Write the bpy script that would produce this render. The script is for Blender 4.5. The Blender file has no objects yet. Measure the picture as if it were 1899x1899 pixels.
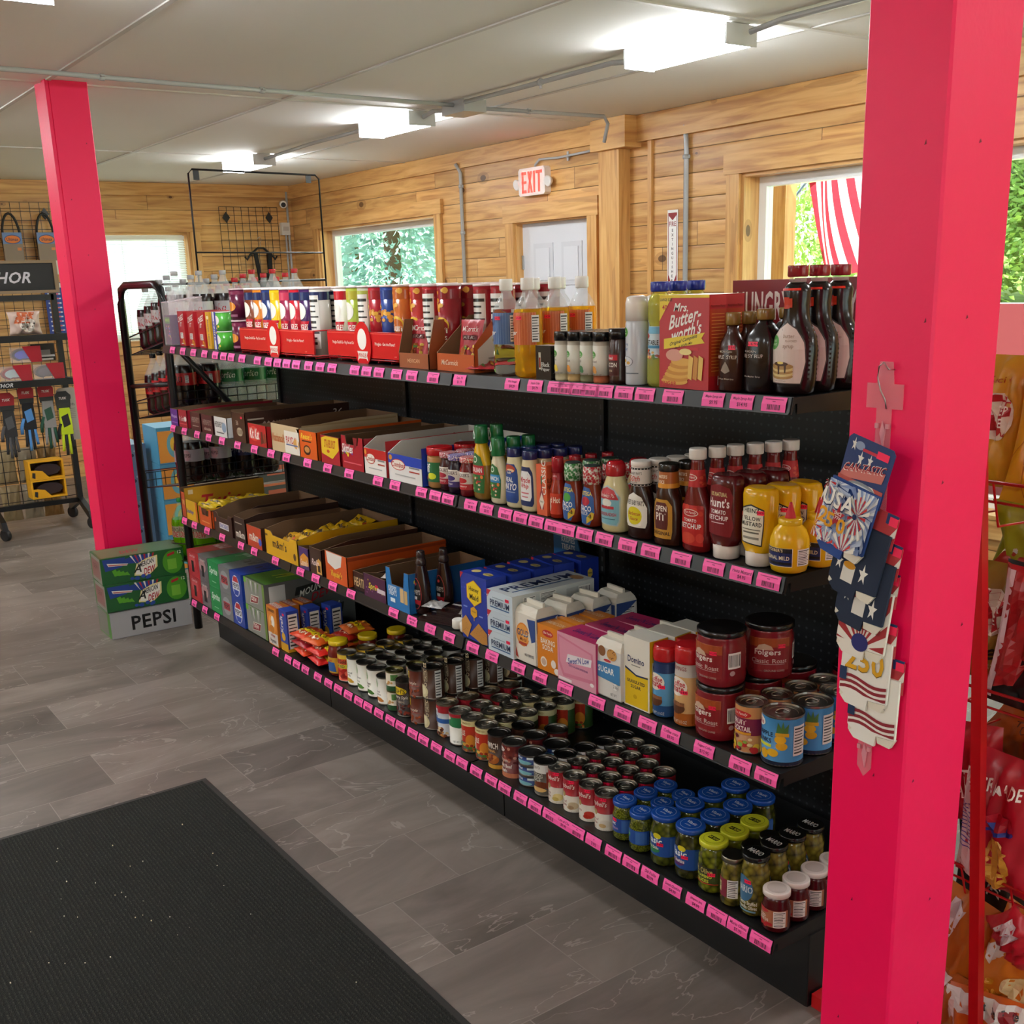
import bpy, math, random
from math import sin, cos, pi, radians
S = bpy.context.scene
COL = S.collection
random.seed(7)

# ---------------------------------------------------------------- camera
cam_d = bpy.data.cameras.new('camera'); cam = bpy.data.objects.new('camera', cam_d); COL.objects.link(cam)
from mathutils import Matrix, Vector
R = ((0.588045, 0.808238, -0.030892), (0.189926, -0.175108, -0.966057), (-0.786213, 0.562218, -0.256477))
m = Matrix(((R[0][0], -R[1][0], -R[2][0], 1.41271), (R[0][1], -R[1][1], -R[2][1], -1.70015), (R[0][2], -R[1][2], -R[2][2], 1.68063), (0, 0, 0, 1)))
cam.matrix_world = m
cam_d.sensor_width = 36; cam_d.lens = 36 * 2020.775 / 1899
cam_d.shift_x = -(946.095 - 949.5) / 1899; cam_d.shift_y = (1054.6 - 949.5) / 1899
cam_d.clip_end = 300
S.camera = cam
# ---------------------------------------------------------------- exposure, world, sun
S.view_settings.view_transform = 'Standard'; S.view_settings.look = 'None'
S.view_settings.exposure = 1.25; S.view_settings.gamma = 1.0; S.view_settings.use_curve_mapping = False
W = bpy.data.worlds.new('daylight'); S.world = W; W.use_nodes = True
wn = W.node_tree.nodes; bg = wn['Background']
sky = wn.new('ShaderNodeTexSky'); sky.sky_type = 'HOSEK_WILKIE'; sky.turbidity = 6.0; sky.ground_albedo = 0.4
sky.sun_direction = (0.35, -0.6, 0.7)
mx = wn.new('ShaderNodeMix'); mx.data_type = 'RGBA'; mx.inputs[0].default_value = 0.75
mx.inputs[7].default_value = (0.9, 0.97, 1.0, 1)
W.node_tree.links.new(sky.outputs[0], mx.inputs[6]); W.node_tree.links.new(mx.outputs[2], bg.inputs[0])
bg.inputs[1].default_value = 1.6
sun_d = bpy.data.lights.new('sun', 'SUN'); sun_d.energy = 7.0; sun_d.angle = 0.02; sun_d.color = (1, .96, .88)
sun = bpy.data.objects.new('sun', sun_d); COL.objects.link(sun)
sun.rotation_euler = Vector((0.25, -0.62, 0.9)).to_track_quat('Z', 'Y').to_euler(); sun.location = (3, -12, 14)
try:
    S.cycles.use_denoising = True
    S.cycles.max_bounces = 10; S.cycles.diffuse_bounces = 5; S.cycles.transparent_max_bounces = 16
    S.cycles.sample_clamp_indirect = 6; S.cycles.caustics_refractive = False; S.cycles.caustics_reflective = False
except Exception: pass
LAMP = 27.0      # strength of the fluorescent diffusers

# ---------------------------------------------------------------- materials
def lin(h):
    h = h.lstrip('#')
    if len(h) == 3: h = ''.join(c * 2 for c in h)
    o = []
    for i in (0, 2, 4):
        c = int(h[i:i + 2], 16) / 255
        o.append(c / 12.92 if c <= .04045 else ((c + .055) / 1.055) ** 2.4)
    return (*o, 1)
MC = {}
FIN = {'p': (.55, 0), 'g': (.22, 0), 'm': (.3, 1), 'd': (.85, 0), 'f': (.35, 0), 'k': (.38, 0)}
def M_(h, f='p'):
    """painted/printed/plastic/metal surface of colour h and finish f"""
    k = (h, f)
    if k in MC: return MC[k]
    mt = bpy.data.materials.new('surface_%s_%s' % (f, h.lstrip('#'))); mt.use_nodes = True
    b = mt.node_tree.nodes['Principled BSDF']; b.inputs['Base Color'].default_value = lin(h)
    if f == 'l':              # coloured see-through liquid in thin plastic
        t = mt.node_tree; tr = t.nodes.new('ShaderNodeBsdfTransparent'); tr.inputs[0].default_value = lin(h); b.inputs['Roughness'].default_value = .08
        ms = t.nodes.new('ShaderNodeMixShader'); ms.inputs[0].default_value = .3; t.links.new(tr.outputs[0], ms.inputs[1]); t.links.new(b.outputs[0], ms.inputs[2]); t.links.new(ms.outputs[0], t.nodes['Material Output'].inputs[0])
    elif f == 't':            # clear plastic
        b.inputs['Transmission Weight'].default_value = 1; b.inputs['Roughness'].default_value = .04
        b.inputs['IOR'].default_value = 1.15
    elif f == 'c':            # thin clear film
        b.inputs['Alpha'].default_value = .28; b.inputs['Roughness'].default_value = .12
    elif f == 'e':
        b.inputs['Emission Color'].default_value = lin(h); b.inputs['Emission Strength'].default_value = 2.2
    else:
        b.inputs['Roughness'].default_value, b.inputs['Metallic'].default_value = FIN[f]
    MC[k] = mt; return mt
class N:
    """small node helper"""
    def __init__(s, name):
        s.m = bpy.data.materials.new(name); s.m.use_nodes = True; s.t = s.m.node_tree
        s.b = s.t.nodes['Principled BSDF']
    def n(s, ty, **k):
        x = s.t.nodes.new('ShaderNode' + ty)
        for a, v in k.items(): setattr(x, a, v)
        return x
    def l(s, a, b): s.t.links.new(a, b)
    def math(s, op, a, b=None):
        x = s.n('Math', operation=op)
        for i, v in enumerate((a, b)):
            if v is None: continue
            if isinstance(v, (int, float)): x.inputs[i].default_value = v
            else: s.l(v, x.inputs[i])
        return x.outputs[0]
    def ramp(s, f, stops):
        x = s.n('ValToRGB'); e = x.color_ramp.elements
        while len(e) < len(stops): e.new(.5)
        for i, (p, c) in enumerate(stops): e[i].position = p; e[i].color = lin(c)
        s.l(f, x.inputs[0]); return x.outputs[0]
    def mix(s, f, a, b, mode='MIX'):
        x = s.n('Mix', data_type='RGBA', blend_type=mode)
        for i, v in ((0, f), (6, a), (7, b)):
            if isinstance(v, (int, float)): x.inputs[i].default_value = v
            elif isinstance(v, tuple): x.inputs[i].default_value = v
            else: s.l(v, x.inputs[i])
        return x.outputs[2]
    def bump(s, h, st, d=.01):
        x = s.n('Bump'); x.inputs['Strength'].default_value = st; x.inputs['Distance'].default_value = d
        s.l(h, x.inputs['Height']); s.l(x.outputs[0], s.b.inputs['Normal'])

def chunk(name, a, b, c, scale=90, rough=.15):
    """food pieces seen through a jar or printed on a pack"""
    if name in MC: return MC[name]
    q = N(name); tc = q.n('TexCoord'); v = q.n('TexVoronoi'); v.inputs['Scale'].default_value = scale
    q.l(tc.outputs['Object'], v.inputs['Vector'])
    q.l(q.ramp(v.outputs['Distance'], [(0, a), (.45, b), (.8, c)]), q.b.inputs['Base Color'])
    q.b.inputs['Roughness'].default_value = rough
    MC[name] = q.m; return q.m
def wood(name, axis_h=True, dark=1.0, plank=.142):
    q = N(name); tc = q.n('TexCoord'); sp = q.n('SeparateXYZ'); q.l(tc.outputs['Object'], sp.inputs[0])
    al = q.math('ADD', sp.outputs[0], sp.outputs[1]); z = sp.outputs[2]
    if not axis_h: al, z = z, al
    if plank:
        rowf = q.math('DIVIDE', z, plank); row = q.math('FLOOR', rowf); fr = q.math('FRACT', rowf)
        a2 = q.math('ADD', q.math('DIVIDE', al, 2.1), q.math('MULTIPLY', q.math('FRACT', q.math('MULTIPLY', row, .618)), 3))
        ci = q.math('FLOOR', a2); cf = q.math('FRACT', a2)
        wn_ = q.n('TexWhiteNoise', noise_dimensions='2D'); cb = q.n('CombineXYZ'); q.l(row, cb.inputs[0]); q.l(ci, cb.inputs[1]); q.l(cb.outputs[0], wn_.inputs[0])
        rnd = wn_.outputs[0]
    else:
        fr = cf = None; rnd = q.math('MULTIPLY', 1, .5)
    co = q.n('CombineXYZ')
    q.l(q.math('ADD', q.math('MULTIPLY', al, 1.3), q.math('MULTIPLY', rnd, 40)), co.inputs[0]); q.l(q.math('MULTIPLY', z, 16), co.inputs[1])
    n1 = q.n('TexNoise'); n1.inputs['Scale'].default_value = 1.5; n1.inputs['Detail'].default_value = 6; n1.inputs['Distortion'].default_value = .8
    q.l(co.outputs[0], n1.inputs['Vector'])
    base = q.ramp(n1.outputs[0], [(.3, '#b47d45'), (.5, '#d2a05f'), (.72, '#e2b575')])
    # knots
    k = q.n('CombineXYZ'); q.l(q.math('MULTIPLY', al, 3.0), k.inputs[0]); q.l(q.math('MULTIPLY', z, 5.2), k.inputs[1])
    vo = q.n('TexVoronoi'); vo.inputs['Scale'].default_value = 1.0; vo.inputs['Randomness'].default_value = 1; q.l(k.outputs[0], vo.inputs['Vector'])
    wk = q.n('TexWhiteNoise'); q.l(vo.outputs['Position'], wk.inputs[0])
    rad = q.math('MULTIPLY', q.math('POWER', wk.outputs[0], 3), .16)
    kn = q.math('LESS_THAN', vo.outputs['Distance'], rad)
    kn2 = q.math('MULTIPLY', q.math('LESS_THAN', vo.outputs['Distance'], q.math('MULTIPLY', rad, 1.9)), .35)
    c = q.mix(kn2, base, lin('#8a5526')); c = q.mix(q.math('MULTIPLY', kn, .8), c, lin('#4a2a14'))
    # broad darker heartwood streaks
    n2 = q.n('TexNoise'); n2.inputs['Scale'].default_value = .55; n2.inputs['Detail'].default_value = 3; q.l(co.outputs[0], n2.inputs['Vector'])
    st = q.math('MULTIPLY', q.math('GREATER_THAN', n2.outputs[0], .63), .3)
    c = q.mix(st, c, lin('#8a5a34'))
    if plank:
        v = q.n('MapRange'); q.l(rnd, v.inputs[0]); v.inputs[3].default_value = .82; v.inputs[4].default_value = 1.08
        cc = q.n('CombineColor'); [q.l(v.outputs[0], cc.inputs[i]) for i in range(3)]
        c = q.mix(1.0, c, cc.outputs[0], 'MULTIPLY')
        seam = q.math('MAXIMUM', q.math('LESS_THAN', fr, .035), q.math('LESS_THAN', cf, .0022))
        c = q.mix(q.math('MULTIPLY', seam, .75), c, lin('#3c2410'))
        edge = q.math('MULTIPLY', q.math('SUBTRACT', 1, fr), fr)
        q.bump(q.math('POWER', edge, .35), .5, .012)
    if dark != 1: c = q.mix(1.0, c, (dark, dark, dark, 1), 'MULTIPLY')
    q.l(c, q.b.inputs['Base Color']); q.b.inputs['Roughness'].default_value = .42
    return q.m

# ---------------------------------------------------------------- mesh builder
class B:
    def __init__(s): s.v = []; s.f = []; s.mi = []; s.ms = []; s.sm = []
    def mid(s, m):
        if isinstance(m, str): m = M_(m)
        if m not in s.ms: s.ms.append(m)
        return s.ms.index(m)
    def face(s, idx, m, sm=False): s.f.append(idx); s.mi.append(s.mid(m)); s.sm.append(sm)
    def quadv(s, pts, m, sm=False):
        b = len(s.v); s.v += [tuple(p) for p in pts]; s.face(tuple(range(b, b + len(pts))), m, sm)
    def box(s, x0, x1, y0, y1, z0, z1, m, ms=None):
        b = len(s.v)
        s.v += [(x, y, z) for z in (z0, z1) for y in (y0, y1) for x in (x0, x1)]
        F = dict(bot=(0, 2, 3, 1), top=(4, 5, 7, 6), front=(0, 1, 5, 4), back=(2, 6, 7, 3), left=(0, 4, 6, 2), right=(1, 3, 7, 5))
        for k, f in F.items(): s.face(tuple(b + i for i in f), (ms or {}).get(k, m))
    def prism(s, poly, axis, a0, a1, m, mc=None):
        """extrude 2D poly along axis ('x': poly=(y,z), 'y': (x,z), 'z': (x,y))"""
        n = len(poly); b = len(s.v)
        for a in (a0, a1):
            for p, q in poly: s.v.append((a, p, q) if axis == 'x' else (p, a, q) if axis == 'y' else (p, q, a))
        s.face(tuple(b + i for i in range(n))[::-1], mc or m); s.face(tuple(b + n + i for i in range(n)), mc or m)
        for i in range(n):
            j = (i + 1) % n; s.face((b + i, b + j, b + n + j, b + n + i), m)
    def lathe(s, prof, m, seg=28, pw=2.0, cap=True, cx=0, cy=0, sm=True):
        """prof: (z, rx[, ry[, material]]) from bottom to top, superellipse power pw"""
        rings = []
        for p in prof:
            z, rx = p[0], p[1]; ry = p[2] if len(p) > 2 and p[2] is not None else rx
            b = len(s.v)
            for i in range(seg):
                t = 2 * pi * i / seg; a, c = sin(t), cos(t)
                e = 2 / pw
                s.v.append((cx + rx * math.copysign(abs(a) ** e, a), cy - ry * math.copysign(abs(c) ** e, c), z))
            rings.append(b)
        for k in range(len(prof) - 1):
            mm = prof[k + 1][3] if len(prof[k + 1]) > 3 else m
            for i in range(seg):
                j = (i + 1) % seg; a, b = rings[k], rings[k + 1]
                s.face((a + i, a + j, b + j, b + i), mm, sm)
        if cap:
            s.face(tuple(rings[0] + i for i in range(seg))[::-1], prof[0][3] if len(prof[0]) > 3 else m)
            s.face(tuple(rings[-1] + i for i in range(seg)), prof[-1][3] if len(prof[-1]) > 3 else m)
    def tube(s, pts, r, m, seg=8, closed=False):
        pts = [Vector(p) for p in pts]; n = len(pts); rings = []
        up = Vector((0, 0, 1))
        for i, p in enumerate(pts):
            a = pts[i - 1] if (i > 0 or closed) else p; c = pts[(i + 1) % n] if (i < n - 1 or closed) else p
            d = (c - a).normalized()
            u = d.cross(up)
            if u.length < .05: u = d.cross(Vector((0, 1, 0)))
            u.normalize(); w = u.cross(d)
            b = len(s.v)
            for k in range(seg):
                t = 2 * pi * k / seg + pi / seg; s.v.append(tuple(p + u * (r * cos(t)) + w * (r * sin(t))))
            rings.append(b)
        for i in range(n if closed else n - 1):
            a, b = rings[i], rings[(i + 1) % n]
            for k in range(seg):
                j = (k + 1) % seg; s.face((a + k, b + k, b + j, a + j), m, seg > 5)
        if not closed:
            s.face(tuple(rings[0] + k for k in range(seg)), m); s.face(tuple(rings[-1] + k for k in range(seg))[::-1], m)
    def build(s, name, parent=None):
        me = bpy.data.meshes.new(name); me.from_pydata(s.v, [], s.f)
        for mt in s.ms: me.materials.append(mt)
        me.polygons.foreach_set('material_index', s.mi); me.polygons.foreach_set('use_smooth', s.sm)
        me.update()
        o = bpy.data.objects.new(name, me); COL.objects.link(o)
        if parent: o.parent = parent
        return o
def tag(o, label=None, cat=None, group=None, kind=None):
    if label: o['label'] = label
    if cat: o['category'] = cat
    if group: o['group'] = group
    if kind: o['kind'] = kind
    return o
def empty(name, loc=(0, 0, 0), rz=0):
    o = bpy.data.objects.new(name, None); COL.objects.link(o); o.location = loc; o.rotation_euler = (0, 0, rz)
    o.empty_display_size = .05; return o
def dup(o, parent=None):
    c = o.copy(); COL.objects.link(c)
    if parent: c.parent = parent
    for ch in o.children: dup(ch, c)
    return c
def struct(b, name, parent=None):
    o = b.build(name, parent); o['kind'] = 'structure'; return o

# ---------------------------------------------------------------- lettering
TXT = {}
def glyph(text, bold=False, ital=False):
    k = (text, bold, ital)
    if k in TXT: return TXT[k]
    cu = bpy.data.curves.new('lettering', 'FONT'); cu.body = text; cu.size = 1; cu.resolution_u = 2
    cu.offset = .022 if bold else 0.004; cu.shear = .3 if ital else 0
    if bold: cu.space_character = 1.06
    o = bpy.data.objects.new('lettering', cu); COL.objects.link(o)
    bpy.context.view_layer.update()
    me = o.evaluated_get(bpy.context.evaluated_depsgraph_get()).to_mesh()
    V = [(v.co.x, v.co.y) for v in me.vertices]; F = [tuple(p.vertices) for p in me.polygons]
    o.to_mesh_clear(); bpy.data.objects.remove(o); bpy.data.curves.remove(cu)
    if V:
        x0 = min(v[0] for v in V); x1 = max(v[0] for v in V); y0 = min(v[1] for v in V); y1 = max(v[1] for v in V)
        hh = max(y1 - y0, .3); V = [((x - (x0 + x1) / 2) / hh, (y - (y0 + y1) / 2) / hh) for x, y in V]
        w = (x1 - x0) / hh
    else: w = 1
    TXT[k] = (V, F, w); return TXT[k]
def clipx(poly, a, side):
    out = []; n = len(poly)
    for i in range(n):
        p, q = poly[i], poly[(i + 1) % n]; ip = (p[0] >= a) if side > 0 else (p[0] <= a); iq = (q[0] >= a) if side > 0 else (q[0] <= a)
        if ip: out.append(p)
        if ip != iq:
            t = (a - p[0]) / (q[0] - p[0]); out.append((a, p[1] + t * (q[1] - p[1])))
    return out
def draw(b, items, fn, xs, H, step=None, fin='p', off0=.0003, yc=None):
    """print items on a surface: fn(x,y,off)->xyz ; xs metres per x unit ; H metres per y unit"""
    off = [off0]
    def poly(P, col):
        m = M_(col, fin) if isinstance(col, str) else col
        if step:
            lo = min(p[0] for p in P); hi = max(p[0] for p in P); k0 = math.floor(lo / step); 
            a = k0 * step
            while a < hi - 1e-6:
                q = clipx(clipx(P, a, 1), a + step, -1)
                if len(q) > 2 and yc:
                    T_ = [(y, x) for x, y in q]; ys = [v for v in yc if min(t[0] for t in T_) < v < max(t[0] for t in T_)]; ys = [-9] + ys + [9]
                    for y0, y1 in zip(ys, ys[1:]):
                        w = clipx(clipx(T_, y0, 1), y1, -1)
                        if len(w) > 2: b.quadv([fn(x, y, off[0]) for y, x in w], m)
                elif len(q) > 2: b.quadv([fn(x, y, off[0]) for x, y in q], m)
                a += step
        else: b.quadv([fn(x, y, off[0]) for x, y in P], m)
        off[0] += .00009
    def rect(cx, cy, w, h, col): poly([(cx - w / 2, cy - h / 2), (cx + w / 2, cy - h / 2), (cx + w / 2, cy + h / 2), (cx - w / 2, cy + h / 2)], col)
    def ell(cx, cy, w, h, col): poly([(cx + w / 2 * cos(t * pi / 10), cy + h / 2 * sin(t * pi / 10)) for t in range(20)], col)
    def text(cx, cy, h, s, col, o=''):
        V, F, w = glyph(s, 'b' in o, 'i' in o)
        if not F: return
        mw = 1.8
        if 'w' in o: mw = float(o[o.index('w') + 1:o.index('w') + 4])
        hm = h * H; wm = w * hm; vert = 'v' in o
        sx = 1.0
        if not vert and wm / xs > mw: sx = mw * xs / wm
        if vert: hm *= min(1, .85 * H / max(wm, 1e-6), 1.5 * xs / hm)
        m = M_(col, fin); base = len(b.v); ar = 0
        if 'u' in o: ar = .25
        for x, y in V:
            X, Y = x * hm * sx, y * hm
            if vert: X, Y = -Y, X
            if 'u' in o: Y += ar * X
            b.v.append(fn(cx + X / xs, cy + Y / H, off[0]))
        for f in F: b.face(tuple(base + i for i in f), m)
        off[0] += .00009
    for it in items:
        k = it[0]
        if k == 'r': rect(*it[1:6])
        elif k == 'e': ell(*it[1:6])
        elif k == 'p': poly(it[1], it[2])
        elif k == 't': text(*it[1:])
        elif k == 'n':      # nutrition panel
            cx, cy, w, h = it[1:5]; rect(cx, cy, w, h, '#e8e6e0'); o = off[0]
            for i in range(9):
                off[0] = o; rect(cx - (w * .08 if i % 3 else 0), cy + h * (.4 - i * .1), w * (.7 if i % 3 else .88), h * (.03 if i % 4 else .05), '#333')
        elif k == 'b':      # bar code
            cx, cy, w, h = it[1:5]; rect(cx, cy, w, h, it[5] if len(it) > 5 else '#f2f0ea'); o = off[0]; x = cx - w * .42
            r = random.Random(5)
            while x < cx + w * .42:
                d = w * r.choice((.02, .03, .05)); off[0] = o; rect(x + d / 2, cy, d, h * .76, '#1a1216'); x += d + w * r.choice((.02, .035, .05))
        elif k == 's':      # pink price sticker
            cx, cy = it[1:3]; w = .018 / xs; rect(cx, cy, w, .009 / H, '#ff1f52'); text(cx, cy, .0055 / H, it[3] if len(it) > 3 else '$ 4.95', '#4a0a1c')
        elif k == 'x':      # scatter of small food pieces: x,y,w,h,n,cols,size
            cx, cy, w, h, n, cols, sz = it[1:8]; r = random.Random(int(abs(cx * 91 + cy * 77) * 10) + n)
            for i in range(n):
                c = cols[i % len(cols)]; s_ = sz * r.uniform(.7, 1.3)
                ell(cx + r.uniform(-.5, .5) * w, cy + r.uniform(-.5, .5) * h, s_ / xs, s_ * r.uniform(.6, 1) / H, c); off[0] -= .00004
            off[0] += .0001
def boxfn(w, d, h):
    return dict(front=(lambda x, y, o: (x * w / 2, -d / 2 - o, y * h), w / 2, h),
                right=(lambda x, y, o: (w / 2 + o, x * d / 2, y * h), d / 2, h),
                left=(lambda x, y, o: (-w / 2 - o, -x * d / 2, y * h), d / 2, h),
                top=(lambda x, y, o: (x * w / 2, (y - .5) * d, h + o), w / 2, d))
def carton(name, w, d, h, col, front=(), right=(), top=(), left=(), ms=None, fin='k', parent=None):
    """closed printed box, base at z=0, front towards -Y"""
    b = B(); mt = M_(col, fin); ms = {k: (M_(c, fin) if isinstance(c, str) else c) for k, c in (ms or {}).items()}
    b.box(-w / 2, w / 2, -d / 2, d / 2, 0, h, mt, ms); f = boxfn(w, d, h)
    for k, it in (('front', front), ('right', right), ('top', top), ('left', left)):
        if it: draw(b, it, *f[k], fin=fin)
    return b.build(name, parent)
def surf(prof, pw):
    zs = [p[0] for p in prof]
    def R_(z):
        z = min(max(z, zs[0]), zs[-1])
        for i in range(len(zs) - 1):
            if zs[i] <= z <= zs[i + 1]:
                t = 0 if zs[i + 1] == zs[i] else (z - zs[i]) / (zs[i + 1] - zs[i])
                g = lambda p: (p[1], p[2] if len(p) > 2 and p[2] is not None else p[1])
                a, c = g(prof[i]), g(prof[i + 1]); return a[0] + (c[0] - a[0]) * t, a[1] + (c[1] - a[1]) * t
        return prof[-1][1], prof[-1][1]
    H = zs[-1]
    def fn(x, y, o):
        rx, ry = R_(y * H); t = x * pi / 2; a, c = sin(t), cos(t); e = 2 / pw
        o += .0002
        return ((rx + o) * math.copysign(abs(a) ** e, a), -(ry + o) * math.copysign(abs(c) ** e, c), y * H)
    return fn, H
def bottle(name, prof, body, art=(), cap=None, capcol='#fff', pw=2.0, seg=32, artname='label', fin='k', capfin='g', rmean=None, extra=None):
    """a bottle, jar or tub: body + label + cap, base at z=0, front towards -Y"""
    e = empty(name); b = B(); b.lathe(prof, M_(body, 'g') if isinstance(body, str) else body, seg, pw); b.build('body', e)
    if art:
        l = B(); fn, H = surf(prof, pw); r = rmean or max(p[1] for p in prof)
        draw(l, art, fn, r * pi / 2, H, step=.11, fin=fin, yc=sorted({p[0] / H for p in prof})); l.build(artname, e)
    if cap:
        c = B(); c.lathe(cap, M_(capcol, capfin) if isinstance(capcol, str) else capcol, 24); c.build('cap', e)
    if extra: extra(e)
    return e
def can(name, r, h, col, art=(), pull=True, lidc='#9a958c'):
    e = empty(name); b = B(); mt = M_(col, 'k'); me = M_('#8f8a82', 'm')
    b.lathe([(0, r * .97, None, me), (.003, r, None, me), (.005, r * .985, None, me), (.005, r * .985, None, mt), (h - .005, r * .985, None, mt)], mt, 32, cap=False)
    fn, H = surf([(0, r * .985), (h, r * .985)], 2)
    if art: draw(b, art, fn, r * pi / 2, h, step=.11, fin='k')
    b.build('label', e)
    l = B(); ml = M_(lidc, 'm')
    l.lathe([(h - .006, r * .985), (h - .004, r * 1.01), (h, r * 1.01), (h, r * .94), (h - .004, r * .92), (h - .004, r * .7), (h - .0052, r * .68), (h - .0052, r * .3), (h - .0048, r * .05)], ml, 32, sm=False)
    l.build('lid', e)
    if pull:
        t = B(); t.tube([(r * .28 * cos(a) , -r * .05 + r * .38 * sin(a), h - .002) for a in [i * pi / 6 for i in range(12)]], .0014, M_('#c8c4bc', 'm'), 5, True)
        t.box(-r * .15, r * .15, r * .2, r * .34, h - .0035, h - .001, M_('#c8c4bc', 'm')); t.build('pull_tab', e)
    return e
def pouch(name, w, h, t, col, front=(), back=None, fin='f', film=None, seed=1, parent=None, crumple=.004):
    """puffed sealed bag standing in x-z, front towards -Y, centred on x, base z=0"""
    b = B(); nx, nz = 14, 18; r = random.Random(seed)
    ph = [r.uniform(0, 6) for _ in range(6)]
    def sh(x, z):
        u = max(0, 1 - abs(x) ** 2.6); vv = max(0, 1 - abs(2 * z - 1) ** 3.2)
        return t / 2 * (u * vv) ** .55 + crumple * (sin(9 * x + ph[0] + 4 * z) * sin(11 * z + ph[1]) + .6 * sin(17 * x - 13 * z + ph[2])) * u * vv ** .3
    def P(x, z, s, o=0):
        e = 1 - .10 * (1 - abs(2 * z - 1) ** 2)
        return (x * w / 2 * e, -s * (sh(x, z) + o), z * h)
    mt = M_(col, film or fin)
    for s_ in (1, -1):
        base = len(b.v); mm = mt if s_ > 0 else (M_(back, fin) if back else mt)
        for j in range(nz + 1):
            for i in range(nx + 1): b.v.append(P(-1 + 2 * i / nx, j / nz, s_))
        for j in range(nz):
            for i in range(nx):
                a = base + j * (nx + 1) + i; f = (a, a + 1, a + nx + 2, a + nx + 1)
                b.face(f if s_ > 0 else f[::-1], mm, True)
    if front: draw(b, front, lambda x, y, o: P(x, y, 1, o + .0012), w / 2, h, step=1 / 7, fin=fin, yc=[j / 18 for j in range(19)])
    return b.build(name, parent)
def tray(name, w, d, hb, hf, col, front=(), right=(), inner='#6e5138', notch=None, slope=.35, parent=None, cut=0):
    """open display carton: low front, high back, front towards -Y (front face at y=0)"""
    b = B(); o = M_(col, 'k'); n = M_(inner, 'd'); t = .003
    sd = [(0, 0), (d, 0), (d, hb), (d * slope, hb), (0, hf)]
    for x0, x1, mo in ((-w / 2, -w / 2 + t, 0), (w / 2 - t, w / 2, 1)):
        k = len(b.v)
        for x in (x0, x1):
            for y, z in sd: b.v.append((x, y, z))
        b.face(tuple(k + i for i in range(5))[::-1], o if not mo else n); b.face(tuple(k + 5 + i for i in range(5)), n if not mo else o)
        for i in range(5):
            j = (i + 1) % 5; b.face((k + i, k + j, k + 5 + j, k + 5 + i), n)
    fp = [(-w / 2, 0), (w / 2, 0), (w / 2, hf)] + ([(w / 2 * .62, hf), (w / 2 * .5, hf * notch), (-w / 2 * .5, hf * notch), (-w / 2 * .62, hf)] if notch else []) + [(-w / 2, hf)]
    k = len(b.v)
    for y in (0, t):
        for x, z in fp: b.v.append((x, y, z))
    n_ = len(fp); b.face(tuple(k + i for i in range(n_)), o); b.face(tuple(k + n_ + i for i in range(n_))[::-1], n)
    for i in range(n_):
        j = (i + 1) % n_; b.face((k + i, k + n_ + i, k + n_ + j, k + j), n)
    b.box(-w / 2, w / 2, d - t, d, 0, hb, n, {'back': o}); b.box(-w / 2 + t, w / 2 - t, t, d - t, 0.001, t, n)
    if front: draw(b, front, lambda x, y, o_: (x * w / 2, -o_, y * hf), w / 2, hf, fin='k')
    if right: draw(b, right, lambda x, y, o_: (w / 2 + o_, (x + 1) / 2 * d, y * hb), d / 2, hb, fin='k')
    return b.build(name, parent)
ORD = ['front of row', 'second in row', 'third in row', 'fourth in row', 'fifth in row', 'sixth in row', 'seventh in row']
def rows(proto, x, y, z, n, dy, label, cat, group=None, dx=0, stack=1, dz=0, rz=0, only_top_front=False):
    """proto itself becomes the front one; copies stand behind it and on top of it"""
    first = True
    for i in range(n):
        for k in range(stack):
            o = proto if first else dup(proto)
            first = False
            o.location = (x + dx * i + (random.uniform(-.002, .002) if i else 0), y + dy * i, z + dz * k)
            o.rotation_euler = (0, 0, rz + (random.uniform(-.12, .12) if i else 0))
            L = label
            if stack > 1: L += ', ' + (('bottom', 'top') if stack == 2 else ('bottom', 'middle', 'top'))[k] + ' one'
            if n > 1: L += ', ' + ORD[i]
            tag(o, L, cat, group if (n > 1 or stack > 1 or group) else None)
    return proto
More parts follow.
